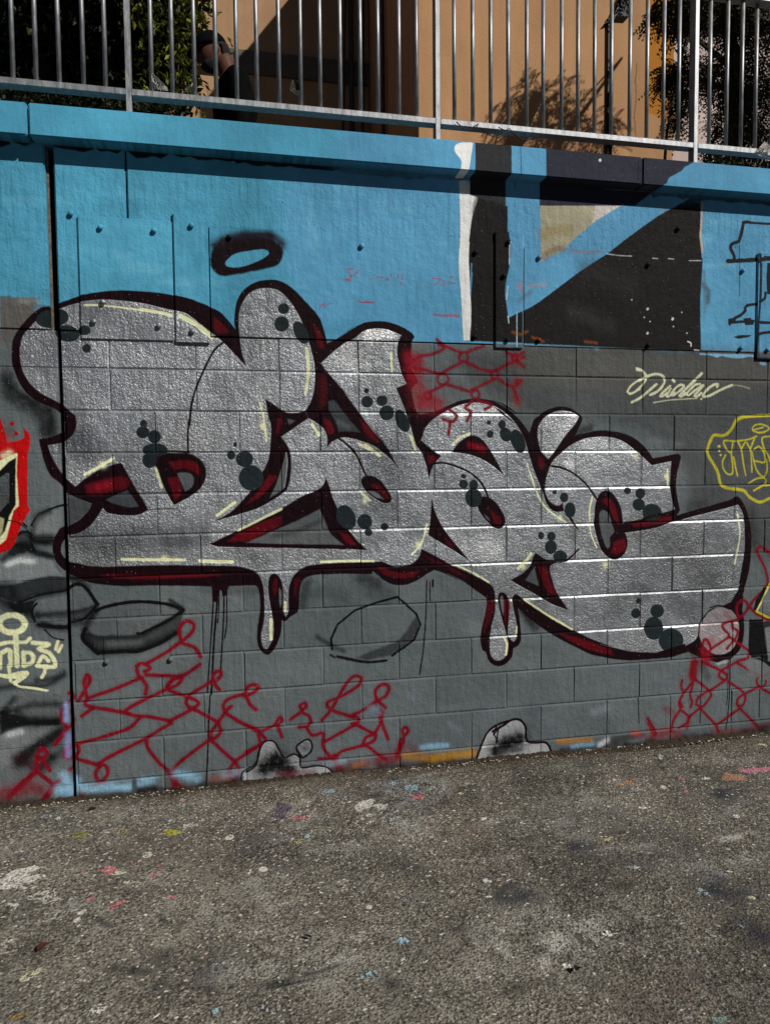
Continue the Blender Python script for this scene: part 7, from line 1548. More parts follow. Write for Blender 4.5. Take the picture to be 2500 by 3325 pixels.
GSTAIN = [(-0.14, -1.39, 0.0504, 0.045, '1c1d20', 0.9, 0), (-0.221, -1.436, 0.0351, 0.0236, '1c1d20', 0.8, 0), (-0.094, -1.486, 0.0417, 0.0146, '1c1d20', 0.8, -0.6), (-0.328, -1.335, 0.0653, 0.0093, '1c1d20', 0.8, -0.45), (-0.473, -1.039, 0.0483, 0.0086, '202020', 0.7, -0.8), (-0.168, -1.096, 0.0484, 0.0085, '1c1d20', 0.8, 1.3), (-0.239, -1.107, 0.0479, 0.0084, '1c1d20', 0.8, -1.0), (0.164, -1.525, 0.0978, 0.0072, '1c1d20', 0.75, 0.1), (0.263, -1.483, 0.0645, 0.0086, '1c1d20', 0.75, 0.2), (-0.048, -0.946, 0.103, 0.0952, '807d72', 0.5, 0), (0.1, -1.102, 0.0903, 0.1005, '86837a', 0.45, 0), (0.839, -0.343, 0.1636, 0.1959, '8a8a86', 0.5, 0), (0.976, -1.169, 0.0427, 0.0585, '1e2026', 0.8, 0), (1.862, -1.039, 0.0661, 0.0512, '1e2026', 0.7, -0.6), (1.794, -1.407, 0.0748, 0.0521, '1e2026', 0.7, -0.7), (1.391, -0.987, 0.0466, 0.0428, '1e2026', 0.7, 0), (-0.14, -1.39, 0.1081, 0.0844, '26272a', 0.75, 0), (-0.356, -1.34, 0.0795, 0.0161, '232427', 0.7, -0.45), (-0.453, -1.071, 0.0478, 0.014, '2a2b2c', 0.6, -0.75), (-0.234, -1.122, 0.0477, 0.0124, '232427', 0.65, -0.95), (-0.168, -1.11, 0.0642, 0.0126, '232427', 0.6, 1.2), (0.108, -1.512, 0.0769, 0.0125, '232427', 0.6, 0.05), (0.24, -1.488, 0.0785, 0.015, '252629', 0.6, 0.15), (-0.08, -1.5, 0.0415, 0.0165, '232427', 0.6, -0.5), (-0.714, -0.263, 0.0614, 0.0699, '2b2d30', 0.6, 0), (0.096, -0.583, 0.1171, 0.1219, '2f3034', 0.6, 0), (0.329, -1.096, 0.0502, 0.0881, '37342c', 0.5, 0), (-0.348, -0.538, 0.1925, 0.1621, '3a2b22', 0.4, 0), (-0.221, -1.436, 0.0421, 0.0215, '202124', 0.5, 0.5), (1.419, -0.993, 0.0838, 0.0683, '2c2e34', 0.65, 0), (0.984, -1.171, 0.0683, 0.0804, '2b2d33', 0.7, 0), (1.048, -1.263, 0.0995, 0.0549, '303236', 0.5, 0), (1.602, -1.129, 0.1263, 0.063, '303238', 0.5, 0), (1.828, -0.991, 0.1243, 0.123, '2a2c33', 0.65, -0.6), (1.789, -1.375, 0.1261, 0.1069, '2a2c33', 0.65, -0.6), (1.724, -1.642, 0.0606, 0.0965, '2a2c33', 0.6, 0), (2.331, -0.647, 0.2174, 0.1124, '2c2e34', 0.6, 0), (0.756, -1.366, 0.0469, 0.0372, '303238', 0.5, 0), (1.382, -1.708, 0.0158, 0.0177, '15151a', 0.8, 0), (0.596, -1.467, 0.0163, 0.0135, '25221e', 0.6, 0), (1.406, -1.779, 0.0349, 0.0277, '33353a', 0.4, 0), (1.015, -0.694, 0.0598, 0.2418, '5a4638', 0.35, 0), (0.869, -1.687, 0.1802, 0.0382, '2e2a22', 0.5, 0), (1.312, -1.8, 0.1098, 0.0719, '4a352c', 0.45, 0), (0.741, -1.464, 0.0902, 0.1029, '54463a', 0.4, 0), (1.594, -0.719, 0.1637, 0.1029, '2e3036', 0.4, 0), (-0.095, -0.767, 0.1819, 0.1427, '4a3a30', 0.35, 0)]
# ================================================================ materials that carry the paint
PAINT_RGB, PAINT_MET = make_paint()
IM_WALL = image('wall_paint', PAINT_RGB, PAINT_MET)
def wall_material(name, relief=1.0, rnd=True, rough=0.0, metal=.5):
    k = NT(name); p = k.pos(); sp = k.n('SeparateXYZ'); k.l(p, sp.inputs[0])
    u = k.math('DIVIDE', k.math('SUBTRACT', sp.outputs[0], CX0), CW / CRES); v = k.math('DIVIDE', k.math('SUBTRACT', sp.outputs[2], CZ0), CH / CRES)
    cb = k.n('CombineXYZ'); k.l(u, cb.inputs[0]); k.l(v, cb.inputs[1])
    ti = k.n('TexImage', image=IM_WALL, extension='EXTEND', interpolation='Linear'); k.l(cb.outputs[0], ti.inputs[0])
    met = ti.outputs['Alpha']; c = ti.outputs['Color']
    if rnd:
        oi = k.n('ObjectInfo'); c = k.mix(1, c, k.ramp(oi.outputs['Random'], 0, 1, (.84, .85, .86, 1), (1.03, 1.02, 1, 1)), 'MULTIPLY')
    grime = k.ramp(k.noise(p, 2.3, 6, .66), .3, .68, (.74, .74, .73, 1), (1.04, 1.04, 1.03, 1)); c = k.mix(1, c, grime, 'MULTIPLY')
    k.l(c, k.b.inputs['Base Color'])
    stip = k.noise(p, 88, 4, .62, .6); lump = k.noise(p, 24, 3, .5); run = k.noise(k.mapv(p, (1, 1, .22)), 34, 3, .5)
    pit = k.n('TexVoronoi'); k.l(p, pit.inputs['Vector']); pit.inputs['Scale'].default_value = 9; pit.inputs['Randomness'].default_value = 1
    dot = k.math('MULTIPLY', k.math('SUBTRACT', .05, pit.outputs['Distance'], clamp=True), 18)
    coat = k.math('MULTIPLY_ADD', k.n_ramp(k.noise(p, 3.1, 4, .6, .4), .36, .66), .85, .25)
    h = k.math('ADD', k.math('MULTIPLY', stip, k.math('MULTIPLY_ADD', k.math('MULTIPLY', met, coat), 1.0, .65)), k.math('ADD', k.math('MULTIPLY', lump, 1.2), k.math('ADD', k.math('MULTIPLY', run, 1.3), dot)))
    k.l(k.bump(h, .85 * relief, .0052), k.b.inputs['Normal'])
    k.l(k.math('MULTIPLY', met, metal), k.b.inputs['Metallic'])
    k.l(k.math('MULTIPLY_ADD', met, -.30, k.math('MULTIPLY_ADD', lump, .25, .54 + rough)), k.b.inputs['Roughness'])
    k.l(k.math('MULTIPLY_ADD', met, .3, .07), k.b.inputs['Specular IOR Level'])
    return k.m
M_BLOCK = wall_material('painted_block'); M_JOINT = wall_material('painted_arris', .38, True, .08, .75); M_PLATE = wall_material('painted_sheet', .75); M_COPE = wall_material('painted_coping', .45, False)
M_MORTAR = simple('old_mortar', '3b3936', .95, var=.5, scale=30, bump=.8, bscale=90)
M_DARKGAP = simple('joint_filler', '1a1817', .95, var=.5, scale=20)
# ================================================================ ground
GX0, GY0, GRES = -1.6, -2.6, 420.0; GW, GH = int(5.6 * GRES), int(2.75 * GRES)
def ground_xy(px, py):
    d = _f + (px - 1250) / FPX * _r - (py - 1662.5) / FPX * _u; t = -CAMPOS[2] / d[2]; return CAMPOS[0] + t * d[0], CAMPOS[1] + t * d[1]
def make_ground():
    rs = np.random.RandomState(12); h, w_ = GH, GW
    n1 = fbm(h, w_, 200, 3, 4); n2 = fbm(h, w_, 30, 8, 3); g1 = vnoise(h, w_, 2.6, 21); g2 = rs.rand(h, w_); chunk = vnoise(h, w_, 4.2, 23); patch = vnoise(h, w_, 15, 29)
    base = srgb('5d5a51')[None, None] * np.clip(1 + 1.7 * (n1 - .5) + .8 * (n2 - .5), .4, 1.8)[..., None]
    hue = fbm(h, w_, 120, 60, 3)[..., None]; base = base * (1 - .4 * hue) + srgb('534b44') * .4 * hue
    # aggregate: pale, tan and dark grains
    gr = np.clip(.5 + 1.9 * (.5 * g1 + .3 * g2 + .2 * chunk - .5), 0, 1)
    base = base * (.25 + 1.5 * gr)[..., None]
    t = g1 * .5 + g2 * .5
    for thr, c, a in ((.80, 'a09a86', .6), (.88, 'c9c4b4', .7)):
        m = (t > thr)[..., None]; base = np.where(m, base * (1 - a) + srgb(c) * a, base)
    m = (t < .2)[..., None]; base = np.where(m, base * .35, base)
    hei = .5 * g1 + .5 * chunk
    X = GX0 + (np.arange(w_) + .5) / GRES; Y = GY0 + (np.arange(h) + .5) / GRES
    def splash(cx, cy, rx, ry, col, cover, ang=0.0, soft=.35, wear=1.0):
        # paint left on the high grains only, thinning towards the rim
        R = max(rx, ry) * 1.5; x0 = max(int((cx - R - GX0) * GRES), 0); x1 = min(int((cx + R - GX0) * GRES), w_); y0 = max(int((cy - R - GY0) * GRES), 0); y1 = min(int((cy + R - GY0) * GRES), h)
        if x1 <= x0 or y1 <= y0: return
        dx = X[None, x0:x1] - cx; dy = Y[y0:y1, None] - cy; ca, sa = math.cos(ang), math.sin(ang)
        q = np.sqrt(((dx * ca + dy * sa) / rx) ** 2 + ((-dx * sa + dy * ca) / ry) ** 2)
        q = q + (n2[y0:y1, x0:x1] - .5) * 1.6 + (patch[y0:y1, x0:x1] - .5) * 1.4
        a = np.clip((1 - q) / soft, 0, 1) * cover
        keep = np.clip((.5 * g1 + .2 * g2 + .3 * patch)[y0:y1, x0:x1] - .36 * wear - (1 - a) * .8 * wear + .12, 0, 1)
        a = np.clip(keep * 9 * a, 0, 1) * np.clip(.55 + a, 0, 1)
        v = base[y0:y1, x0:x1]; a = a * .8; v[:] = v * (1 - a[..., None]) + srgb(col) * (.35 + 1.0 * (.5 * g2 + .5 * g1)[y0:y1, x0:x1])[..., None] * a[..., None]
    def stain(cx, cy, rx, ry, col, al, ang=0.0):
        R = max(rx, ry) * 2.2; x0 = max(int((cx - R - GX0) * GRES), 0); x1 = min(int((cx + R - GX0) * GRES), w_); y0 = max(int((cy - R - GY0) * GRES), 0); y1 = min(int((cy + R - GY0) * GRES), h)
        if x1 <= x0 or y1 <= y0: return
        dx = X[None, x0:x1] - cx; dy = Y[y0:y1, None] - cy; ca, sa = math.cos(ang), math.sin(ang)
        q = ((dx * ca + dy * sa) / rx) ** 2 + ((-dx * sa + dy * ca) / ry) ** 2
        a = np.exp(-q) * min(al * 2.0, 1.3) * np.clip(2.6 * (n2[y0:y1, x0:x1] - .28), 0, 1.25) * np.clip(2.6 * (.5 * g1 + .25 * g2 + .25 * patch)[y0:y1, x0:x1] - .75, 0, 1.2); a = np.clip(a, 0, 1)[..., None]
        v = base[y0:y1, x0:x1]; v[:] = v * (1 - a) + srgb(col) * a
    for i in range(150):                     # scuffs and tracks: worn pale and oily dark patches
        stain(rs.uniform(-1.4, 3.7), rs.uniform(-2.3, -.05), rs.uniform(.04, .22), rs.uniform(.02, .09), ['8a877d', '7d7a70', '2a2a2a', '97958e', '35302a', '8d8b86', 'a09d94'][rs.randint(7)], rs.uniform(.25, .6), rs.normal(0, .5))
    for s in GSTAIN: stain(*s)
    for s in GSPLASH: splash(*s)
    for i in range(420):                     # stray flecks, denser by the wall
        yy = .1 - abs(rs.normal(0, .75)); xx = rs.uniform(-1.5, 3.9); r_ = rs.uniform(.002, .006) * (1 + (rs.rand() > .93) * 1.5)
        c = ['c8c6bd', 'd2d0c6', 'b9b5a2', '9fb3bd', 'b98f93', 'c4b98a', 'd8d5cc'][rs.randint(7)]
        splash(xx, yy, r_ * rs.uniform(1, 2), r_, c, 1.0, rs.uniform(0, 3), .6, .6)
    # pale chips of old paint and stone, thicker by the wall
    for i in range(7500):
        yy = .02 - abs(rs.normal(0, .8)) if i % 3 else rs.uniform(-2.4, 0); xx = rs.uniform(-1.5, 3.9)
        ix, iy = int((xx - GX0) * GRES), int((yy - GY0) * GRES); a_ = rs.uniform(1.2, 3.3) * (1 + .6 * (rs.rand() > .95)); b_ = rs.uniform(.9, 1.8); th = rs.normal(.1, .6)
        if not (6 < ix < w_ - 7 and 6 < iy < h - 7): continue
        if n1[iy, ix] + .35 * rs.rand() < .55: continue
        yy_, xx_ = np.mgrid[-6:7, -6:7]; q = ((xx_ * math.cos(th) + yy_ * math.sin(th)) / a_) ** 2 + ((-xx_ * math.sin(th) + yy_ * math.cos(th)) / b_) ** 2
        al = np.clip(1.5 - q, 0, 1)[..., None] * rs.uniform(.55, 1.0); c = srgb(['b5b0a2', 'c4c1b6', 'a59e8c', '8f8a7c', 'cfcdc4', '9aa3a8', 'b09a88'][rs.randint(7)])
        v = base[iy - 6:iy + 7, ix - 6:ix + 7]; v[:] = v * (1 - al) + c * al
    # dirt swept up against the wall
    d = np.clip(1 - (-Y) / .17, 0, 1)[:, None] * (.6 + .9 * n2); d = np.clip(d, 0, 1)[..., None] * .9
    base = base * (1 - d) + srgb('43382a') * (.4 + .9 * g1)[..., None] * d
    return np.clip(base, 0, 1).astype(np.float32), np.clip(.5 * g1 + .3 * chunk + .2 * g2, 0, 1).astype(np.float32)
G_RGB, G_H = make_ground(); IM_GROUND = image('ground_wear', G_RGB, G_H)
k = NT('worn_asphalt'); p = k.pos(); sp = k.n('SeparateXYZ'); k.l(p, sp.inputs[0])
cb = k.n('CombineXYZ'); k.l(k.math('DIVIDE', k.math('SUBTRACT', sp.outputs[0], GX0), GW / GRES), cb.inputs[0]); k.l(k.math('DIVIDE', k.math('SUBTRACT', sp.outputs[1], GY0), GH / GRES), cb.inputs[1])
ti = k.n('TexImage', image=IM_GROUND, extension='MIRROR', interpolation='Linear'); k.l(cb.outputs[0], ti.inputs[0])
k.l(ti.outputs['Color'], k.b.inputs['Base Color']); k.b.inputs['Roughness'].default_value = .9; k.b.inputs['Specular IOR Level'].default_value = .2
vo = k.n('TexVoronoi'); k.l(p, vo.inputs['Vector']); vo.inputs['Scale'].default_value = 120
hh = k.math('ADD', k.math('MULTIPLY', ti.outputs['Alpha'], 1.0), k.math('ADD', k.math('MULTIPLY', vo.outputs['Distance'], .8), k.math('MULTIPLY', k.noise(p, 14, 3), 1.2)))
k.l(k.bump(hh, .8, .006), k.b.inputs['Normal']); M_GROUND = k.m
NX, NY = 90, 60; V = []; F = []
xs = [-60, -20, -8, -4] + list(np.linspace(-2.4, 4.6, NX)) + [7, 12, 30, 60]; ys = [-60, -20, -9, -5] + list(np.linspace(-3, .06, NY))
for y in ys:
    for x in xs:
        V.append((x, y, .006 * math.sin(x * 1.7 + 1) * math.cos(y * 2.1) + .004 * math.sin(x * 4.1 + y * 3.3) + .004))
nx = len(xs)
for j in range(len(ys) - 1):
    for i in range(nx - 1): F.append((j * nx + i, j * nx + i + 1, (j + 1) * nx + i + 1, (j + 1) * nx + i))
tag(mesh_obj('ground', V, F, M_GROUND, None, True), kind='structure')
M_TERR = simple('terrace_paving', '6a6258', .9, var=.4, scale=5, bump=.4)
V = [(-60, .24, 2.75), (60, .24, 2.75), (60, 80, 2.75), (-60, 80, 2.75)]
tag(mesh_obj('upper_terrace', V, [(0, 1, 2, 3)], M_TERR), kind='structure')
# grit lying on the asphalt
bits = []; fac = []; rs = random.Random(8)
for i in range(4200):
    yy = -abs(rs.gauss(0, .03)) - .004 if i % 3 == 0 else -abs(rs.gauss(0, .8)) if rs.random() < .6 else rs.uniform(-2.3, -.02)
    if yy < -2.4: continue
    x = rs.uniform(-1.6, 4); s = rs.uniform(.0012, .0036) * (1.7 if i % 3 == 0 else 1) * (1.6 if rs.random() > .96 else 1); a = rs.uniform(0, 6.3); b0 = len(bits); zz = .006
    for q in range(4):
        t = a + q * 1.57 + rs.uniform(-.4, .4); rr = s * rs.uniform(.6, 1.3); bits.append((x + rr * math.cos(t) * 1.3, yy + rr * math.sin(t), zz + rs.uniform(0, .002)))
    bits.append((x, yy, zz + s * .9))
    for q in range(4): fac.append((b0 + q, b0 + (q + 1) % 4, b0 + 4))
k = NT('grit_stone'); gi = k.n('NewGeometry')
k.l(k.ramp(gi.outputs['Random Per Island'], 0, 1, (.05, .045, .035, 1), (.42, .40, .34, 1)), k.b.inputs['Base Color']); k.b.inputs['Roughness'].default_value = .85
tag(mesh_obj('grit', bits, fac, k.m), kind='stuff')
# soil and dust banked up along the foot of the wall
V = []; F = []; rs = random.Random(31); n_ = 640
for i in range(n_ + 1):
    x = -2.8 + 7.8 * i / n_; hgt = max(.002, .010 + .009 * math.sin(x * 5.3) + rs.uniform(-.005, .007)); wid = .025 + .02 * (1 + math.sin(x * 3.1 + 1)) + rs.uniform(-.01, .014)
    V += [(x, .004, hgt), (x, -wid * .3, hgt * .6 + .004 + rs.uniform(0, .003)), (x, -wid * .7, .008 + rs.uniform(0, .004)), (x, -wid, .001)]
for i in range(n_):
    for q in range(3): F.append((i * 4 + q, i * 4 + q + 1, i * 4 + q + 5, i * 4 + q + 4))
tag(mesh_obj('soil_bank', V, F, simple('dry_soil', '3b3022', .95, var=.55, scale=70, bump=1, bscale=180), None, False), kind='stuff')
# ================================================================ the wall
wall = empty('graffiti_wall', (0, 0, 0), 'blockwork retaining wall with a big silver graffiti piece below a blue band', 'wall')
rb = random.Random(21)
def block_mesh(w_, h_, depth, cham, seed, cr=0, jit=.0024):
    r = random.Random(seed); hw, hh_ = w_ / 2, h_ / 2
    def j(): return r.uniform(-jit, jit)
    cb, cr_, cl_ = cham * .62, cr or cham * .75, cham * .4
    front = [(-hw + cl_ + j(), j() * .5, -hh_ + cb + abs(j())), (hw - cr_ + j(), j() * .5, -hh_ + cb + abs(j())), (hw - cr_ + j(), j() * .5, hh_ - cham + j()), (-hw + cl_ + j(), j() * .5, hh_ - cham + j())]
    dp = cham * .43
    rim = [(-hw, dp, -hh_), (hw, dp, -hh_), (hw, dp, hh_), (-hw, dp, hh_)]
    back = [(x, depth, z) for x, y, z in rim]
    V = front + rim + back; F = [(0, 1, 2, 3)]
    for a, b in ((0, 4), (4, 8)):
        for q in range(4): F.append((a + q, b + q, b + (q + 1) % 4, a + (q + 1) % 4))
    me = D.meshes.new('block'); me.from_pydata(V, [], F); me.update(); me.materials.append(M_BLOCK); me.materials.append(M_JOINT); me.polygons[3].material_index = 1; me.polygons[2].material_index = 1; return me
cache = {}
def block(x0, x1, z0, z1, gap, cham, var, proud=0, cr=0):
    key = (round(x1 - x0, 3), round(z1 - z0, 3), gap, cham, var % 5, cr)
    if key not in cache: cache[key] = block_mesh(x1 - x0 - gap, z1 - z0 - gap, .12, cham, var % 5 + 10 * len(cache), cr)
    o = D.objects.new('block', cache[key]); COL.objects.link(o); o.parent = wall
    o.location = ((x0 + x1) / 2 + rb.uniform(-.0008, .0008), proud, (z0 + z1) / 2 + rb.uniform(-.0008, .0008)); o.rotation_euler = (rb.uniform(-.006, .006), rb.uniform(-.0025, .0025), rb.uniform(-.004, .004)); return o
XL, XR = -.732, 4.9; A0 = .279
rows = [(2.08, 2.245, 0)] + [(1.68 - .2 * q, 1.88 - .2 * q, q % 2) for q in range(-1, 9)] + [(-.12, .08, 1)]
for z0, z1, par in rows:
    par = 1 - par if (z0, z1) != rows[0][:2] and z1 > .09 else par
    off = A0 + (0 if par == 0 else .2)
    x = off - .4 * 3
    while x < XR:
        a, b = max(x, XL), min(x + .4, XR)
        if b - a > .05: block(a, b, z0, z1, .0018, .0092, rb.randrange(5), rb.uniform(-.0015, .0015))
        x += .4
    # left of the expansion joint the blocks are larger, pointed flush and thickly painted
    for a, b in ((-2.75, -2.35), (-2.35, -1.95), (-1.95, -1.547), (-1.547, -1.147), (-1.147, -.748)): block(a, b, z0, z1, .0012, .0022, rb.randrange(5), .001, .016 if b > -.8 else 0)
for a_, b_ in ((-2.8, -.7495), (-.7305, 5.0)): adopt(wall, box('mortar_bed', a_, b_, .0046, .05, -.14, 2.25, M_BLOCK))
adopt(wall, box('wall_core', -2.8, 5.0, .13, .24, -.14, 3.22, M_DARKGAP))
# ---- poured concrete band above the blocks, in three lengths
def slab(name, x0, x1, y0, y1, z0, z1, mat, bev=.004, div=True):
    bm = bmesh.new(); box_bm(bm, x0, x1, y0, y1, z0, z1, bev, 2); o = bm_obj(name, bm, mat); adopt(wall, o); return o
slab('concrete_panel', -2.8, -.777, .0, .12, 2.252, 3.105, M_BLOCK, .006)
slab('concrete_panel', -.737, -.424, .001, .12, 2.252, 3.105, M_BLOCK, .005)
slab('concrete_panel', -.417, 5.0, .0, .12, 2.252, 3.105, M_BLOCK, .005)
M_SHAFT = simple('raw_joint_edge', '6e6258', .9, var=.5, scale=40, bump=.5)
slab('joint_strip', -.7768, -.766, .03, .119, 2.25, 3.10, M_SHAFT, .001)
# ---- bolted cover plates
def bolt(parent, x, z, y):
    bm = bmesh.new()
    bmesh.ops.create_uvsphere(bm, u_segments=14, v_segments=8, radius=.0130)
    for v in bm.verts:
        v.co.z *= .7; v.co = Vector((v.co.x, -v.co.z * 1.0, v.co.y))
    bmesh.ops.create_cone(bm, cap_ends=True, segments=10, radius1=.010, radius2=.010, depth=.014, matrix=Matrix.Translation((0, .004, 0)) @ Matrix.Rotation(math.pi / 2, 4, 'X'))
    o = bm_obj('bolt', bm, M_PLATE, None, True); o.parent = parent; o.location = (x, y - .009, z); return o
def plate(x0, x1, z0, z1, y, th, bolts):
    o = slab('cover_plate', x0, x1, y, y + th, z0, z1, M_PLATE, min(.005, th * .6))
    # the slab's mesh is in world coordinates (its origin is the wall's)
    for px, py in bolts:
        q = at(px, py, y); bolt(o, q.x, q.z, y)
    return o
TA, TB, TC = (0, 600), (800, 600), (1600, 600)
def fr(o, s, pts): return [(o[0] + a * s, o[1] + b * s) for a, b in pts]
plate(-.642, -.218, 2.213, 2.783, -.010, .011, fr(TA, .5111, [(640, 270), (980, 290), (597, 868), (1010, 895), (655, 745)]))
plate(-.2135, -.0505, 2.206, 2.822, -.016, .017, fr(TA, .5111, [(1217, 258), (1222, 930)]))
plate(-.0475, 1.405, 2.243, 2.768, -.006, .007, fr(TA, .5111, [(1460, 330)]) + fr(TB, .5111, [(732, 388), (1455, 428), (1448, 965)]))
plate(1.4095, 1.568, 2.222, 2.829, -.015, .016, fr(TC, .5412, [(92, 345), (65, 545), (85, 930)]))
plate(1.5725, 2.985, 2.238, 2.757, -.006, .007, fr(TC, .5412, [(277, 435), (930, 478), (272, 932), (930, 962), (1497, 515), (1485, 980)]))
plate(2.989, 3.16, 2.196, 2.80, -.014, .015, fr(TC, .5412, [(1645, 990)]))
plate(-.585, -.275, .585, .785, -.003, .004, fr((0, 1900), .5111, [(680, 485), (1085, 470)]))
bolt(wall, at(231, 693, 0).x, at(231, 693, 0).z, .0); bolt(wall, at(2200, 700, 0).x, at(231, 610, 0).z, .0)
# ---- coping
def coping(x0, x1):
    bm = bmesh.new(); box_bm(bm, x0, x1, -.083, .26, 3.0965, 3.2405, .006, 2); adopt(wall, bm_obj('coping_stone', bm, M_COPE))
coping(-2.9, -.827); coping(-.8195, 2.2145); coping(2.218, 5.1)
# ================================================================ railing
kk = NT('galvanised_steel'); p = kk.pos(); n1 = kk.noise(kk.mapv(p, (1, 1, .25)), 55, 4, .6)
kk.l(kk.mix(kk.ramp(n1, .3, .75), (.15, .155, .16, 1), (.36, .37, .38, 1)), kk.b.inputs['Base Color']); kk.b.inputs['Metallic'].default_value = .7
kk.l(kk.math('MULTIPLY_ADD', n1, .25, .40), kk.b.inputs['Roughness']); kk.l(kk.bump(kk.noise(p, 130, 2), .15, .003), kk.b.inputs['Normal']); M_STEEL = kk.m
rail = empty('steel_railing', (1.1, .03, 3.24), 'galvanised steel railing with round upright bars standing on the blue coping', 'railing')
RY = .015; posts = [-3.4, -1.9, -.398, 1.104, 2.583, 4.07, 5.55]
def rpart(name, *a, **k_): o = box(name, *a, M_STEEL, **k_); adopt(rail, o); return o
for x in posts: rpart('post', x - .0125, x + .0125, RY - .025, RY + .027, 3.2408, 4.1748, bev=.002)
rpart('top_rail', -3.5, 5.7, RY - .032, RY + .034, 4.176, 4.222, bev=.004)
bar_me = None
for a, b in zip(posts[:-1], posts[1:]):
    rpart('bottom_rail', a + .0128, b - .0128, RY - .026, RY + .030, 3.346, 3.3765, bev=.003)
    for q in range(1, 15):
        x = a + (b - a) * q / 15
        if x > 5.2 or x < -2.7: continue
        if bar_me is None:
            V, F = tube_pts([(0, 0, 3.3768), (0, 0, 4.1755)], .0105, 12); bar_me = D.meshes.new('bar'); bar_me.from_pydata([tuple(v) for v in V], [], F); bar_me.update(); bar_me.materials.append(M_STEEL)
            bar_me.polygons.foreach_set('use_smooth', [len(pp.vertices) == 4 for pp in bar_me.polygons])
        o = D.objects.new('bar', bar_me); COL.objects.link(o); o.location = (x, RY + rb.uniform(-.001, .001), 0); o.rotation_euler = (rb.uniform(-.002, .002), rb.uniform(-.002, .002), rb.uniform(0, 6)); adopt(rail, o)
# bits caught on the railing
M_WIRE = simple('dark_wire', '141210', .6, var=.3)
def rp(px, py, y=-.02): return at(px, py, y)
tag(tube('wire_loop', [rp(1482, 394), rp(1500, 412), rp(1520, 424), rp(1540, 408), rp(1553, 402), rp(1545, 398, .06)], .0025, M_WIRE, n=6), 'thin dark wire looped once round the bottom rail just right of the middle post', 'wire')
tag(tube('wire_twist', [rp(1618, 412), rp(1640, 422), rp(1655, 416), rp(1665, 428), rp(1690, 448), rp(1715, 456), rp(1700, 452, .05), rp(1648, 424, -.024), rp(1620, 446), rp(1596, 440), rp(1580, 432)], .0025, M_WIRE, n=6), 'dark wire twisted round the bottom rail with two loose ends, beside the leaf shadow', 'wire')
k = NT('clear_plastic'); k.b.inputs['Base Color'].default_value = (.75, .74, .7, 1); k.b.inputs['Roughness'].default_value = .18; k.b.inputs['Transmission Weight'].default_value = .72; k.b.inputs['IOR'].default_value = 1.2; M_PLASTIC = k.m
def scrap(name, P, y, label, cat, th=.002, rnd=3, mat=None):
    q = [at(a, b, y + c) for a, b, c in P]; r = random.Random(rnd); c0 = sum(q, Vector()) / len(q)
    bm = bmesh.new(); lo = [bm.verts.new(v) for v in q]; mid = [bm.verts.new(v.lerp(c0, .45) + Vector((r.uniform(-.006, .006), r.uniform(-.02, .02), r.uniform(-.006, .006)))) for v in q]; cc = bm.verts.new(c0 + Vector((0, .012, 0)))
    n_ = len(q)
    for i in range(n_):
        bm.faces.new((lo[i], lo[(i + 1) % n_], mid[(i + 1) % n_], mid[i])); bm.faces.new((mid[i], mid[(i + 1) % n_], cc))
    bmesh.ops.solidify(bm, geom=bm.faces[:], thickness=th)
    return tag(bm_obj(name, bm, mat or M_PLASTIC), label, cat)
scrap('plastic_scrap', [(490, 228, 0), (500, 238, -.01), (515, 252, -.01), (530, 270, 0), (543, 282, .01), (546, 294, 0), (535, 292, -.01), (515, 290, .01), (498, 288, 0), (494, 262, 0)], -.004, 'crumpled clear plastic scrap caught on the railing just right of the left post', 'plastic scrap')
scrap('paper_scrap', [(948, 256, 0), (953, 258, .005), (970, 268, 0), (973, 290, 0), (968, 310, 0), (942, 292, .004), (941, 285, 0)], -.002, 'pale torn sheet stuck to a railing bar in front of the dark wall', 'paper scrap', mat=simple('faded_paper', '4a453f', .9, var=.2))
scrap('plastic_wrap', [(2452, 495, 0), (2465, 478, -.01), (2482, 458, 0), (2492, 462, .01), (2505, 478, 0), (2512, 500, -.01), (2500, 512, 0), (2478, 508, .01), (2460, 502, 0)], -.024, 'grey plastic wrap bunched on the bottom rail at the far right', 'plastic scrap', rnd=8)
tag(tube('cable_tie', [rp(596, 300, .03), rp(610, 288, -.0), rp(617, 276), rp(625, 270), rp(620, 283)], .0018, simple('white_tie', 'b8b8b2', .5), n=5), 'white cable tie round a bar beside the man in the cap', 'cable tie')
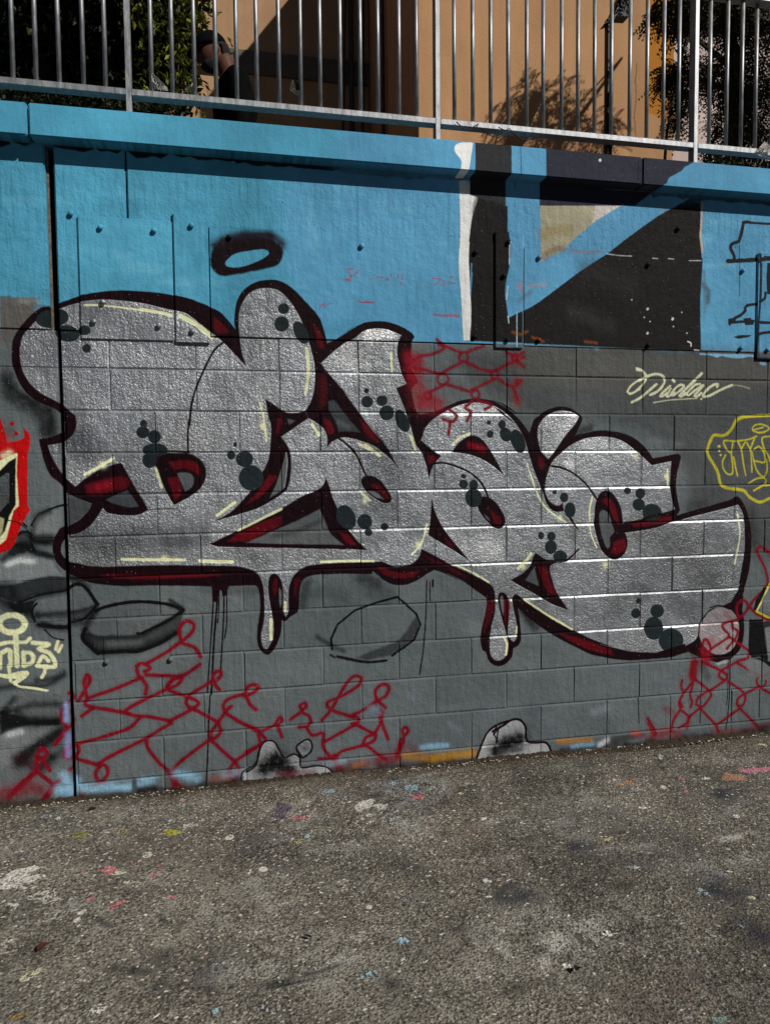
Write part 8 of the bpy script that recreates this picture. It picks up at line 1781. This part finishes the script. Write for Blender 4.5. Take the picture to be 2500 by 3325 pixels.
# ================================================================ buildings behind
def stucco(name, c1, c2, sc=1.6, extra=None):
    k = NT(name); p = k.pos(); f = k.noise(p, sc, 6, .62); c = k.mix(k.ramp(f, .3, .7), lin(c1), lin(c2))
    stv = k.noise(k.mapv(p, (3, 3, .25)), 2.0, 4); c = k.mix(1, c, k.ramp(stv, .35, .7, (.86, .84, .82, 1), (1, 1, 1, 1)), 'MULTIPLY')
    if extra: c = extra(k, p, c)
    k.l(c, k.b.inputs['Base Color']); k.b.inputs['Roughness'].default_value = .92; k.b.inputs['Specular IOR Level'].default_value = .15
    k.l(k.bump(k.noise(p, 55, 4), .5, .006), k.b.inputs['Normal']); return k.m
YF, YB = 4.5, 7.25
XC = at(1357, 300, YF).x; XO = at(2092, 300, YF).x; XE = at(2188, 300, YF).x; ZO = at(2120, 362, YF).z
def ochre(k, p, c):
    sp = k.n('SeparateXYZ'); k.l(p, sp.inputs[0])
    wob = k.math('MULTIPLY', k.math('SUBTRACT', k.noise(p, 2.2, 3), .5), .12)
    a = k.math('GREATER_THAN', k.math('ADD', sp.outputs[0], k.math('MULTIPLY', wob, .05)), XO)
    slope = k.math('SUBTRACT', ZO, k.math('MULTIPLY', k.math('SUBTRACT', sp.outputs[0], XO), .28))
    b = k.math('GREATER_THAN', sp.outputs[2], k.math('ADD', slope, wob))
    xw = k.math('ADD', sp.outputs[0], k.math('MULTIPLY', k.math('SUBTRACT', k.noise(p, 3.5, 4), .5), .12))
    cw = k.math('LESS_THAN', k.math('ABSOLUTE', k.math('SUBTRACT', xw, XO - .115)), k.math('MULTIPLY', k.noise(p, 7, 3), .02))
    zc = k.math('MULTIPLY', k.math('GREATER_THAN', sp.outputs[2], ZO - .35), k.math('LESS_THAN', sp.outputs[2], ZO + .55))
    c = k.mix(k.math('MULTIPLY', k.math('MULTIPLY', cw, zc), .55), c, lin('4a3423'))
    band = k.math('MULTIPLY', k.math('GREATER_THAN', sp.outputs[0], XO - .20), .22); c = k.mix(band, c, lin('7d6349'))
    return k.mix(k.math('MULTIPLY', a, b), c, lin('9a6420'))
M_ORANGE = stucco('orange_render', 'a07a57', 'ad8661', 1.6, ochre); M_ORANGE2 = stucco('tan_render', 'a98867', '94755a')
ob = empty('orange_building', (XC, YF, 2.75), 'orange rendered building standing proud behind the railing, its front in full sun', 'building')
HT = 9.62
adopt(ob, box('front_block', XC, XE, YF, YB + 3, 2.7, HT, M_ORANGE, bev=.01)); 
adopt(ob, box('back_wall', -1.15, XC - .002, YB, YB + 3, 2.7, 12.5, M_ORANGE2, bev=.01))
adopt(ob, box('string_course', -1.15, XC - .004, YB - .06, YB - .002, at(1000, 222, YB).z - .17, at(1000, 222, YB).z + .14, simple('grey_band', '5c5148', .9)))
adopt(ob, box('roof_slab', XC - .0, XE + .15, YF - .0, YB + 3, HT + .002, HT + .15, simple('roof_edge', '6f675c', .9)))
M_PIPE = simple('old_pipe', '4a443c', .6, var=.4)
for i, (xx, rr) in enumerate(((-.28, .035), (-.42, .02), (-.13, .02))):
    adopt(ob, tube('drain_pipe', [(XC + xx, YB - .09, 2.76), (XC + xx, YB - .09, 6.0 + i * .2), (XC + xx * (1 - .3 * i) - .0, YB - .09, 11)], rr, M_PIPE, n=8))
adopt(ob, tube('drain_pipe', [(XC - .05, 6.1, 2.76), (XC - .05, 6.1, 9.4)], .03, M_PIPE, n=8))
# roof trim of the back wall side facing the alley, a slim cornice on the front out of sight above
pale = empty('pale_building', (at(2150, 300, 9).x, 9, 2.75), 'pale pinkish building with a grey brown upper band behind the dark feathery tree', 'building')
M_PALE = stucco('pale_render', 'dccdc7', 'c4b4ac', .9); M_BAND = stucco('upper_band', '5e5650', '4d463f', 1.2)
pale.rotation_euler = (0, 0, math.radians(-16))
zt = at(2280, 118, 9).z - 2.75
for nm, a in (('wall', (0, 9, 0, 5, -.1, zt, M_PALE)), ('upper_band', (-.0, 9.05, -.06, 5, zt + .06, zt + 4, M_BAND)), ('eave_strip', (0, 9.04, -.09, 5, zt + .001, zt + .058, simple('dark_trim', '1d1a18', .8)))):
    o = box(nm, *a, bev=.004); o.parent = pale
# window of the pale building, mostly hidden by the tree
# ================================================================ dark post with a sloping shape
M_IRON = simple('black_iron', '16130f', .6, var=.3)
post = empty('iron_post', (at(1975, 300, 3.6).x, 3.6, 2.75), 'dark iron post with a sloping dark shape at its head in front of the orange wall', 'post')
pc = at(1975, 300, 3.6); pt = at(1980, 62, 3.6)
adopt(post, box('shaft', pc.x - .035, pc.x + .035, 3.565, 3.635, 2.75, pt.z, M_IRON, bev=.01))
a0, a1, a2 = at(1966, 74, 3.6), at(2035, -40, 3.6), at(2120, -190, 3.6)
bm = bmesh.new()
outl = [at(1964, 74, 3.55), at(1990, 40, 3.55), at(2010, -10, 3.55), at(2075, -130, 3.55), at(2105, -110, 3.55), at(2062, -20, 3.55), at(2042, 52, 3.55), at(2005, 50, 3.55), at(1985, 66, 3.55)]
vs_ = [bm.verts.new(v) for v in outl]; f_ = bm.faces.new(vs_); r_ = bmesh.ops.extrude_face_region(bm, geom=[f_])
for v in r_['geom']:
    if isinstance(v, bmesh.types.BMVert): v.co.y += .12
bmesh.ops.recalc_face_normals(bm, faces=bm.faces[:])
adopt(post, bm_obj('sloping_shape', bm, M_IRON))  # flat dark outline sloping up from the head of the post
# ================================================================ trees
def leaf_mat(name, c1, c2, c3):
    k = NT(name); g = k.n('NewGeometry'); x = k.n('ValToRGB'); k.l(g.outputs['Random Per Island'], x.inputs[0]); e = x.color_ramp.elements
    e[0].color = lin(c1); e[1].color = lin(c3); e[1].position = 1; m_ = e.new(.6); m_.color = lin(c2)
    k.l(x.outputs[0], k.b.inputs['Base Color']); k.b.inputs['Roughness'].default_value = .55; k.b.inputs['Specular IOR Level'].default_value = .2
    tr = k.n('BsdfTranslucent'); k.l(x.outputs[0], tr.inputs['Color']); mx = k.n('MixShader'); mx.inputs[0].default_value = .22
    k.l(k.b.outputs[0], mx.inputs[1]); k.l(tr.outputs[0], mx.inputs[2]); k.l(mx.outputs[0], k.out.inputs[0]); return k.m
M_BARK = simple('bark', '40362a', .95, var=.5, scale=12, bump=1, bscale=40)
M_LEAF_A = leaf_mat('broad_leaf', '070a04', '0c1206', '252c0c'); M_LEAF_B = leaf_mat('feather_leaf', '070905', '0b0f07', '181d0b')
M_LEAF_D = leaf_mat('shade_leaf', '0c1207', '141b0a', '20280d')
def leaf(V, F, p, d, n_, L, W_):
    d = d.normalized(); s_ = d.cross(n_); s_ = s_.normalized() if s_.length > 1e-4 else d.orthogonal().normalized(); up = s_.cross(d); b0 = len(V)
    V += [p, p + d * L * .45 + s_ * W_ * .5 + up * W_ * .12, p + d * L, p + d * L * .45 - s_ * W_ * .5 + up * W_ * .12]; F += [(b0, b0 + 1, b0 + 2), (b0, b0 + 2, b0 + 3)]
def rv(r): return Vector((r.gauss(0, 1), r.gauss(0, 1), r.gauss(0, 1))).normalized()
def tree(name, label, base, trunk, limbs, clumps, mat, seed, L, W_, per, frond=False, droop=.3):
    r = random.Random(seed); t = empty(name, base, label, 'tree')
    adopt(t, tube('trunk', trunk[0], trunk[1], M_BARK, n=10))
    for P, R in limbs: adopt(t, tube('branch', P, R, M_BARK, n=6))
    V = []; F = []
    for c, rad, dens in clumps:
        c = Vector(c); n_ = int(per * dens)
        for i in range(n_):
            q = rv(r) * rad * (r.random() ** .45); q = Vector((q.x, q.y * .9, q.z * .85)); p = c + q
            if frond:
                d = (q.normalized() * .6 + rv(r) * .8 + Vector((0, 0, -droop))).normalized(); fl = L * r.uniform(3, 4.6); s_ = d.cross(Vector((0, 0, 1))); s_ = s_.normalized() if s_.length > .01 else Vector((1, 0, 0))
                m_ = int(fl / (L * .55))
                for j in range(m_):
                    a = j / m_; pp = p + d * fl * a + Vector((0, 0, -fl * .35 * a * a)); dd = (d + Vector((0, 0, -.7 * a))).normalized()
                    for sg in (-1, 1): leaf(V, F, pp, dd * .55 + s_ * sg * .8, Vector((0, 0, 1)) + rv(r) * .3, L * (1 - .4 * a), W_)
            else:
                tw = rv(r)
                for j in range(5):
                    leaf(V, F, p + tw * L * .5 * j, (tw * .4 + rv(r) + Vector((0, 0, -droop))).normalized(), (Vector((0, 0, 1)) + rv(r) * .7).normalized(), L * r.uniform(.7, 1.3), W_ * r.uniform(.7, 1.2))
    cr = mesh_obj('crown', V, F, mat); adopt(t, cr); return t
TY = 2.9
tl = at(95, 310, TY)
def ap(px, py, y): return at(px, py, y)
cl = []
r = random.Random(3)
for px, py, yy, rad, dn in [(40, 20, 3.2, .5, 1), (150, 60, 3.1, .55, 1.1), (260, 30, 3.0, .55, 1.1), (360, 80, 2.9, .5, 1.1), (200, 190, 3.2, .5, 1.1), (330, 220, 3.1, .45, 1.0), (90, 180, 3.3, .45, .9), (20, 260, 3.4, .35, .5), (450, 30, 2.8, .42, 1), (480, 150, 2.8, .40, 1), (450, 260, 2.9, .38, .9), (250, -120, 3.0, .8, 1.5), (430, -150, 2.8, .7, 1.3), (60, -150, 3.2, .8, 1.3), (150, 290, 3.2, .3, .5), (300, 300, 3.1, .3, .5), (400, 320, 3.0, .25, .5), (540, 120, 2.7, .26, .5), (560, 40, 2.65, .22, .4), (520, 250, 2.75, .25, .5), (560, 190, 2.7, .2, .35)]:
    cl.append((ap(px, py, yy), rad, dn))
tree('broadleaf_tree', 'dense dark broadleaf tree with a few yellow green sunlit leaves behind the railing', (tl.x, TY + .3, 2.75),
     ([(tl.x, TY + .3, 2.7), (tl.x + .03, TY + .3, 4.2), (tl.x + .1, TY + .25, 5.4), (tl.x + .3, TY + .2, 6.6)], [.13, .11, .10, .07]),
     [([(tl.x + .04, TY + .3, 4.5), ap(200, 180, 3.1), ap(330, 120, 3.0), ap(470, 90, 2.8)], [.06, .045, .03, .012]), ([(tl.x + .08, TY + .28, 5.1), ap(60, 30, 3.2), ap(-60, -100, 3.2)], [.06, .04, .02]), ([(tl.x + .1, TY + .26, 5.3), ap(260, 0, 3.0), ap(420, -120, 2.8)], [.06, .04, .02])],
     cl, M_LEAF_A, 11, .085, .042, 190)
# near, upright twigs with bright leaves by the man
nb = at(560, 330, 2.45)
tree('young_tree', 'slim young tree with sunlit yellow green leaves beside the man in the cap', (nb.x, 2.45, 2.75),
     ([(nb.x, 2.45, 2.7), (nb.x + .02, 2.45, 4.2), tuple(at(575, 120, 2.45)), tuple(at(585, -60, 2.45))], [.03, .022, .014, .007]),
     [([at(566, 180, 2.45), at(610, 110, 2.42), at(640, 60, 2.4)], [.01, .007, .003]), ([at(570, 90, 2.45), at(540, 40, 2.42), at(500, -20, 2.4)], [.01, .007, .003])],
     [(at(560, 30, 2.45), .22, .9), (at(520, 110, 2.42), .22, .9), (at(600, 50, 2.42), .17, .6), (at(640, 45, 2.4), .09, .25), (at(560, 160, 2.45), .2, .8), (at(520, 200, 2.45), .2, .6), (at(570, 240, 2.45), .2, .6), (at(590, 290, 2.45), .2, .6), (at(480, 20, 2.45), .2, .6), (at(490, 290, 2.5), .2, .5), (at(755, 200, 2.5), .06, .12)],
     leaf_mat('sun_leaf', '20290a', '3d470f', '77781f'), 5, .06, .030, 42)
RY2 = 2.4
rt = at(2420, 500, RY2 + .5)
rc = []
for px, py, yy, rad, dn in [(2165, 20, 2.4, .16, .7), (2130, 50, 2.4, .08, .25), (2200, 75, 2.4, .15, .5), (2250, 20, 2.5, .26, 1.1), (2340, 40, 2.6, .36, 1.3), (2450, 60, 2.7, .4, 1.5), (2440, 150, 2.7, .26, .9), (2370, 130, 2.6, .16, .4), (2180, 225, 2.4, .10, .5), (2230, 230, 2.4, .18, 1.0), (2310, 235, 2.5, .24, 1.2), (2390, 250, 2.6, .3, 1.4), (2480, 250, 2.7, .32, 1.3), (2160, 262, 2.4, .08, .3), (2220, 300, 2.4, .13, .6), (2400, 330, 2.6, .22, 1.0), (2480, 350, 2.7, .28, 1.1), (2350, 400, 2.5, .16, .7), (2420, 430, 2.6, .24, 1.1), (2490, 460, 2.7, .26, 1.0), (2200, 350, 2.35, .09, .35), (2190, 400, 2.35, .07, .3), (2315, 480, 2.4, .11, .4), (2370, 515, 2.4, .14, .5), (2450, 535, 2.4, .16, .5), (2300, -150, 2.6, .6, 1.4), (2480, -120, 2.7, .7, 1.6), (2200, -110, 2.5, .26, .8)]:
    rc.append((ap(px, py, yy), rad * .72, dn))
# upper boughs out over the path; their shade falls on the orange wall
for px, py, t_, rad, dn in [(1640, 400, 2.3, .22, 1.0), (1690, 330, 2.4, .24, 1.0), (1730, 400, 2.35, .3, 1.3), (1780, 330, 2.5, .22, .9), (1800, 420, 2.4, .3, 1.3), (1850, 370, 2.5, .24, .9), (1870, 460, 2.4, .3, 1.1), (1960, 440, 2.4, .2, .7), (1980, 400, 2.5, .12, .35), (1720, 480, 2.3, .35, 1.2), (1930, 500, 2.4, .3, .9), (1820, 285, 2.5, .1, .3), (1720, 285, 2.45, .08, .25)]:
    rc.append((at(px, py, YF) + SUN * t_ , rad * 1.05, dn * .42))
up0 = at(1820, 400, YF) + SUN * 2.4
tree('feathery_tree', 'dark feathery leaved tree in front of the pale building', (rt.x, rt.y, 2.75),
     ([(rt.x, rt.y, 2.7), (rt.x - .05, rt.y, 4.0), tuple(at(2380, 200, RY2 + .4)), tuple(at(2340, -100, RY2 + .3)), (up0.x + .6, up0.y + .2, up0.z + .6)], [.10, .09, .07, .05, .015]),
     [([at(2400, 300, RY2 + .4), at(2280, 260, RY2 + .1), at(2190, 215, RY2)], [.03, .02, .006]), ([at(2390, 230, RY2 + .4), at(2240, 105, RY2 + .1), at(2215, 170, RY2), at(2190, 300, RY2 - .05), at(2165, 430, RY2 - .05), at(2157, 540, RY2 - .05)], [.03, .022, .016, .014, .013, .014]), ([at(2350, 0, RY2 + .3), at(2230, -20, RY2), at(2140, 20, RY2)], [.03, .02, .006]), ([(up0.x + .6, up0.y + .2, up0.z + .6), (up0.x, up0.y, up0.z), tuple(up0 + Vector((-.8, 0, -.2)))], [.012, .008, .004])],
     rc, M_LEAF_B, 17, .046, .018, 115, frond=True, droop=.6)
# low greenery along the back of the coping
def shrub(px0, px1, py, y, seed, label, mat=M_LEAF_D, rad=.16, zr=1.0):
    r = random.Random(seed); b = at((px0 + px1) / 2, py, y); t = empty('low_shrub', (b.x, y, 2.75), label, 'shrub')
    V = []; F = []
    for i in range(260):
        p = at(r.uniform(px0, px1), py + r.uniform(-26, 30) * zr, y + r.uniform(-.1, .15)); leaf(V, F, p, (rv(r) + Vector((0, 0, .4))), rv(r), r.uniform(.04, .07), r.uniform(.018, .03))
    adopt(t, mesh_obj('foliage', V, F, mat)); st_ = []
    for i in range(5):
        q = at(px0 + (px1 - px0) * (i + .5) / 5, py, y); adopt(t, tube('stem', [(b.x + (q.x - b.x) * .4, y, 2.72), (b.x + (q.x - b.x) * .8, y + .02, (q.z + 2.75) / 2), q], [.008, .006, .003], M_BARK, n=5))
    return t
shrub(-30, 130, 305, 1.4, 1, 'low leafy shrub under the railing left of the coping joint'); shrub(140, 270, 318, 1.4, 2, 'low dark shrub under the railing just right of the coping joint'); shrub(280, 400, 335, 1.4, 3, 'low dark shrub under the railing left of the left post')
shrub(440, 620, 352, 1.0, 4, 'low dark shrub under the railing at the foot of the man'); shrub(2280, 2400, 548, 1.2, 6, 'low shrub with pale tips under the railing at the right post'); shrub(2400, 2520, 560, 1.2, 7, 'low dark shrub under the railing at the far right end')
# ================================================================ the man behind the railing
PYD = 1.45; hc = at(688, 168, PYD); FZ = 2.75
man = empty('person', (hc.x + .06, PYD, FZ), 'bearded man in black cap and black t-shirt, in profile behind the railing', 'person')
S = hc.z - FZ     # eye-level height above the terrace
def build_body():
    J = {}; H = S / .93
    bx = man.location.x; by = PYD; z = FZ
    pts_ = {'pel': (bx + .06, by, z + .53 * H, .135), 'wai': (bx + .07, by, z + .61 * H, .125), 'che': (bx + .085, by, z + .72 * H, .15), 'sho': (bx + .085, by, z + .80 * H, .12), 'nek': (bx + .05, by, z + .845 * H, .062), 'hed': (bx + .015, by, z + .895 * H, .068),
            'shL': (bx + .09, by - .17, z + .795 * H, .075), 'elL': (bx + .12, by - .24, z + .62 * H, .045), 'wrL': (bx + .0, by - .22, z + .49 * H, .032), 'haL': (bx - .05, by - .21, z + .455 * H, .034),
            'shR': (bx + .09, by + .17, z + .795 * H, .075), 'elR': (bx + .10, by + .25, z + .62 * H, .045), 'wrR': (bx - .05, by + .22, z + .50 * H, .032), 'haR': (bx - .10, by + .21, z + .465 * H, .034),
            'hiL': (bx + .06, by - .09, z + .50 * H, .105), 'knL': (bx + .03, by - .1, z + .28 * H, .062), 'anL': (bx + .06, by - .11, z + .055 * H, .042), 'toL': (bx - .10, by - .12, z + .02 * H, .036),
            'hiR': (bx + .06, by + .09, z + .50 * H, .105), 'knR': (bx + .05, by + .1, z + .28 * H, .062), 'anR': (bx + .09, by + .11, z + .055 * H, .042), 'toR': (bx - .07, by + .12, z + .02 * H, .036)}
    ed = [('pel', 'wai'), ('wai', 'che'), ('che', 'sho'), ('sho', 'nek'), ('nek', 'hed'), ('sho', 'shL'), ('shL', 'elL'), ('elL', 'wrL'), ('wrL', 'haL'), ('sho', 'shR'), ('shR', 'elR'), ('elR', 'wrR'), ('wrR', 'haR'), ('pel', 'hiL'), ('hiL', 'knL'), ('knL', 'anL'), ('anL', 'toL'), ('pel', 'hiR'), ('hiR', 'knR'), ('knR', 'anR'), ('anR', 'toR')]
    names = list(pts_); V = [pts_[n_][:3] for n_ in names]; R = [pts_[n_][3] for n_ in names]; E_ = [(names.index(a), names.index(b)) for a, b in ed]
    for hn, sg in (('haL', -1), ('haR', 1)):     # five bent fingers on each hand
        h0 = Vector(pts_[hn][:3]); wr = Vector(pts_['wr' + hn[-1]][:3]); d = (h0 - wr).normalized(); side = Vector((0, 1, 0)).cross(d).normalized()
        for q, (off, ln) in enumerate(((-.03, .06), (-.011, .075), (.008, .07), (.026, .055), (.045, .05))):
            b0 = len(V); a = h0 + side * off + d * (.01 if q < 4 else -.03); m_ = a + (d * .6 + Vector((0, -sg * .15, -.4))) * ln * .6 + (side * .03 if q == 4 else Vector()); e_ = m_ + (d * .3 + Vector((.1, sg * .2, -.8))) * ln * .5
            V += [tuple(a), tuple(m_), tuple(e_)]; R += [.0105, .0095, .0085]; E_ += [(names.index(hn), b0), (b0, b0 + 1), (b0 + 1, b0 + 2)]
    bm = bmesh.new()
    for i, (p, r__) in enumerate(zip(V, R)):
        bmesh.ops.create_uvsphere(bm, u_segments=14, v_segments=9, radius=r__, matrix=Matrix.Translation(p))
    for i, j in E_:
        a_, b_ = Vector(V[i]), Vector(V[j]); q_ = (b_ - a_); ln_ = q_.length
        m_ = Matrix.Translation((a_ + b_) / 2) @ q_.to_track_quat('Z', 'Y').to_matrix().to_4x4()
        bmesh.ops.create_cone(bm, cap_ends=True, segments=14, radius1=R[i], radius2=R[j], depth=ln_, matrix=m_)
    # widen the trunk sideways (chest deeper across than front to back)
    for v in bm.verts:
        t = (v.co.z - FZ) / H
        if .5 < t < .815 and abs(v.co.y - by) < .17: v.co.y = by + (v.co.y - by) * 1.2
    # head: a shaped ball, face to -X, chin down
    hb = bmesh.new(); bmesh.ops.create_uvsphere(hb, u_segments=32, v_segments=24, radius=1)
    for v in hb.verts:
        x, y, zz = v.co                       # x<0 is the face
        X_ = x * .098; Y_ = y * .076; Z_ = zz * .118
        if zz < 0: Y_ *= 1 + .32 * zz * abs(zz) if zz > -1 else 1; X_ = X_ * (1 - .05 * zz * zz) - .012 * (-zz)
        if x < -.2:                            # brow, eye hollow, nose, lips, chin
            f = max(0, 1 - (abs(y) / .30) ** 2)
            X_ -= .024 * f * math.exp(-((zz + .17) / .13) ** 2) + .010 * f * math.exp(-((zz + .02) / .16) ** 2)
            X_ -= .009 * max(0, 1 - (abs(y) / .4) ** 2) * math.exp(-((zz + .50) / .09) ** 2) + .016 * max(0, 1 - (abs(y) / .45) ** 2) * math.exp(-((zz + .80) / .14) ** 2)
            X_ += .011 * math.exp(-((abs(y) - .38) / .16) ** 2) * math.exp(-((zz - .06) / .10) ** 2)
            X_ -= .006 * math.exp(-((zz - .20) / .08) ** 2)
        v.co = Vector((X_, Y_, Z_))
    for sg in (-1, 1):                         # ears
        r1 = bmesh.ops.create_uvsphere(hb, u_segments=10, v_segments=8, radius=1)
        for v in r1['verts']:
            q = v.co.copy(); v.co = Vector((.018 + q.x * .020 + q.z * .006, sg * (.077 + q.y * sg * .009 + .008 * max(0, q.x)), -.012 + q.z * .034))
    rot = Matrix.Rotation(math.radians(-14), 4, 'Y') @ Matrix.Rotation(math.radians(8), 4, 'Z')
    hm = Matrix.Translation(hc) @ rot
    for v in hb.verts: v.co = hm @ v.co
    tm = D.meshes.new('t2'); hb.to_mesh(tm); hb.free(); bm.from_mesh(tm)
    fm = D.meshes.new('body'); bm.to_mesh(fm); bm.free()
    ob_ = D.objects.new('body', fm); COL.objects.link(ob_); rm = ob_.modifiers.new('r', 'REMESH'); rm.mode = 'VOXEL'; rm.voxel_size = .0075; sm = ob_.modifiers.new('m', 'SMOOTH'); sm.factor = .5; sm.iterations = 2
    dg = bpy.context.evaluated_depsgraph_get(); m3 = D.meshes.new_from_object(ob_.evaluated_get(dg)); ob_.modifiers.clear(); ob_.data = m3; m3.name = 'body'
    for m_ in (simple('skin', '4f3024', .6, var=.15, scale=25, spec=.15), simple('black_shirt', '060607', .95, var=.4, scale=40, bump=.5, bscale=25, spec=.05), simple('dark_trousers', '1b1d24', .9, var=.3, scale=30), simple('dark_shoe', '161412', .7)): m3.materials.append(m_)
    neck = Vector(pts_['nek'][:3]); idx = []
    for pg in m3.polygons:
        c = pg.center; t = (c.z - FZ) / H; arm = abs(c.y - by) > .2 and t < .78
        neckline = neck.z - .012 - (c.x - neck.x) * -.25
        if c.z > neckline and (c - neck).length < .4 and abs(c.y - by) < .11: i = 0
        elif t < .055: i = 3
        elif t < .53 and abs(c.y - by) < .21: i = 2
        elif arm and t < .485: i = 0
        else: i = 1
        idx.append(i)
    m3.polygons.foreach_set('material_index', idx); m3.polygons.foreach_set('use_smooth', [True] * len(idx)); m3.update()
    adopt(man, ob_); return hm
HM = build_body()
def headpart(name, mat, fn, u=28, v=18):
    b = bmesh.new(); bmesh.ops.create_uvsphere(b, u_segments=u, v_segments=v, radius=1); kill = []
    for q in b.verts:
        r_ = fn(q.co.copy())
        if r_ is None: kill.append(q)
        else: q.co = HM @ r_
    bmesh.ops.delete(b, geom=kill, context='VERTS'); bmesh.ops.solidify(b, geom=b.faces[:], thickness=-.004)
    o = bm_obj(name, b, mat, None, True); adopt(man, o); return o
M_CAP = simple('cap_cloth', '07080b', .95, var=.3, scale=60, bump=.4, bscale=150, spec=.05); M_HAIR = simple('dark_hair', '0d0a08', .75, var=.4, scale=90, bump=1, bscale=200)
headpart('cap', M_CAP, lambda c: Vector((c.x * .106 + .002, c.y * .086, c.z * .108 + .022)) if c.z > -.02 else None)
def brim(c): return None
bm = bmesh.new(); nb_ = 12; ring = []
for j in range(4):
    row = []
    for i in range(nb_ + 1):
        a = math.radians(-62 + 124 * i / nb_); e = j / 3; rr = .100 + e * .068 * math.cos(a * 1.25) ** .7 if abs(a * 1.25) < 1.57 else .1
        row.append(bm.verts.new(HM @ Vector((-rr * math.cos(a) + .002, rr * math.sin(a) * .86, .022 - e * .020 - .012 * e * math.sin(a) ** 2))))
    ring.append(row)
for j in range(3):
    for i in range(nb_): bm.faces.new((ring[j][i], ring[j][i + 1], ring[j + 1][i + 1], ring[j + 1][i]))
bmesh.ops.solidify(bm, geom=bm.faces[:], thickness=.004); adopt(man, bm_obj('cap_brim', bm, M_CAP, None, True))
headpart('hair', M_HAIR, lambda c: Vector((c.x * .108 + .008, c.y * .084, c.z * .120 + .004)) if (c.x > .22 and -.82 < c.z < .25) or (c.x > -.1 and -.1 < c.z < .25 and abs(c.y) > .3) else None)
headpart('beard', M_HAIR, lambda c: Vector((c.x * .104 - .013 * max(0, -c.z) - .008, c.y * .079 * (1 - .25 * c.z * c.z), c.z * .128 - .004)) if c.z < -.42 and c.x < .12 and not (c.x < -.75 and -.55 < c.z) else None)
# ================================================================ small litter on the asphalt
def dry_leaf(px, py, L, W_, ang, col, label, curl=.5):
    x, y = ground_xy(px, py); V = []; F = []; n_ = 7
    for i in range(n_):
        t = i / (n_ - 1); wd = W_ * math.sin(math.pi * (t * .92 + .04)) ** .8 / 2
        for s_ in (-1, 0, 1): V.append(Vector(((t - .5) * L, s_ * wd, .004 + abs(s_) * wd * curl + L * .25 * curl * (t - .5) ** 2)))
    for i in range(n_ - 1):
        for s_ in (0, 1): F.append((i * 3 + s_, i * 3 + s_ + 1, i * 3 + 4 + s_, i * 3 + 3 + s_))
    o = mesh_obj('dry_leaf', V, F, simple('leaf_brown', col, .8, var=.5, scale=60), None, True); o.location = (x, y, .006); o.rotation_euler = (0, .1, ang); tag(o, label, 'leaf'); return o
dry_leaf(139, 3088, .05, .026, 1.1, '4a2014', 'curled reddish brown dry leaf on the asphalt at the lower left', .9)
dry_leaf(300, 2636, .035, .02, .4, '1c1410', 'small dark leaf with a pale edge on the asphalt under the seam in the wall', .9)
dry_leaf(1000, 3052, .030, .012, -.6, '17110d', 'small black leaf scrap on the asphalt in the lower middle', .7)
dry_leaf(1873, 3160, .028, .020, .8, '0b0908', 'small black curled scrap on the asphalt near the bottom edge', 1.0)
dry_leaf(1664, 2733, .026, .007, -.5, '12100d', 'thin black sliver on the asphalt right of the middle', .4)
dry_leaf(1200, 2527, .030, .010, .1, '8a5a3c', 'small tan leaf scrap by the foot of the wall below the silver puffs', .5)
def pebble(px, py, r_, col, label, seed):
    x, y = ground_xy(px, py); bm = bmesh.new(); bmesh.ops.create_icosphere(bm, subdivisions=2, radius=r_); q = random.Random(seed)
    for v in bm.verts: v.co = Vector((v.co.x * 1.3, v.co.y, v.co.z * .6)) * q.uniform(.85, 1.12)
    o = bm_obj('pebble', bm, simple('pebble_stone', col, .85), None, True); o.location = (x, y, .008); o.rotation_euler = (0, 0, q.uniform(0, 3)); tag(o, label, 'pebble')
pebble(2105, 2433, .006, 'c9c2a8', 'pale cream pebble by the foot of the wall under the red fence drawing', 1); pebble(1968, 3034, .006, 'cfcabb', 'small white pebble on the asphalt in the lower right', 2)
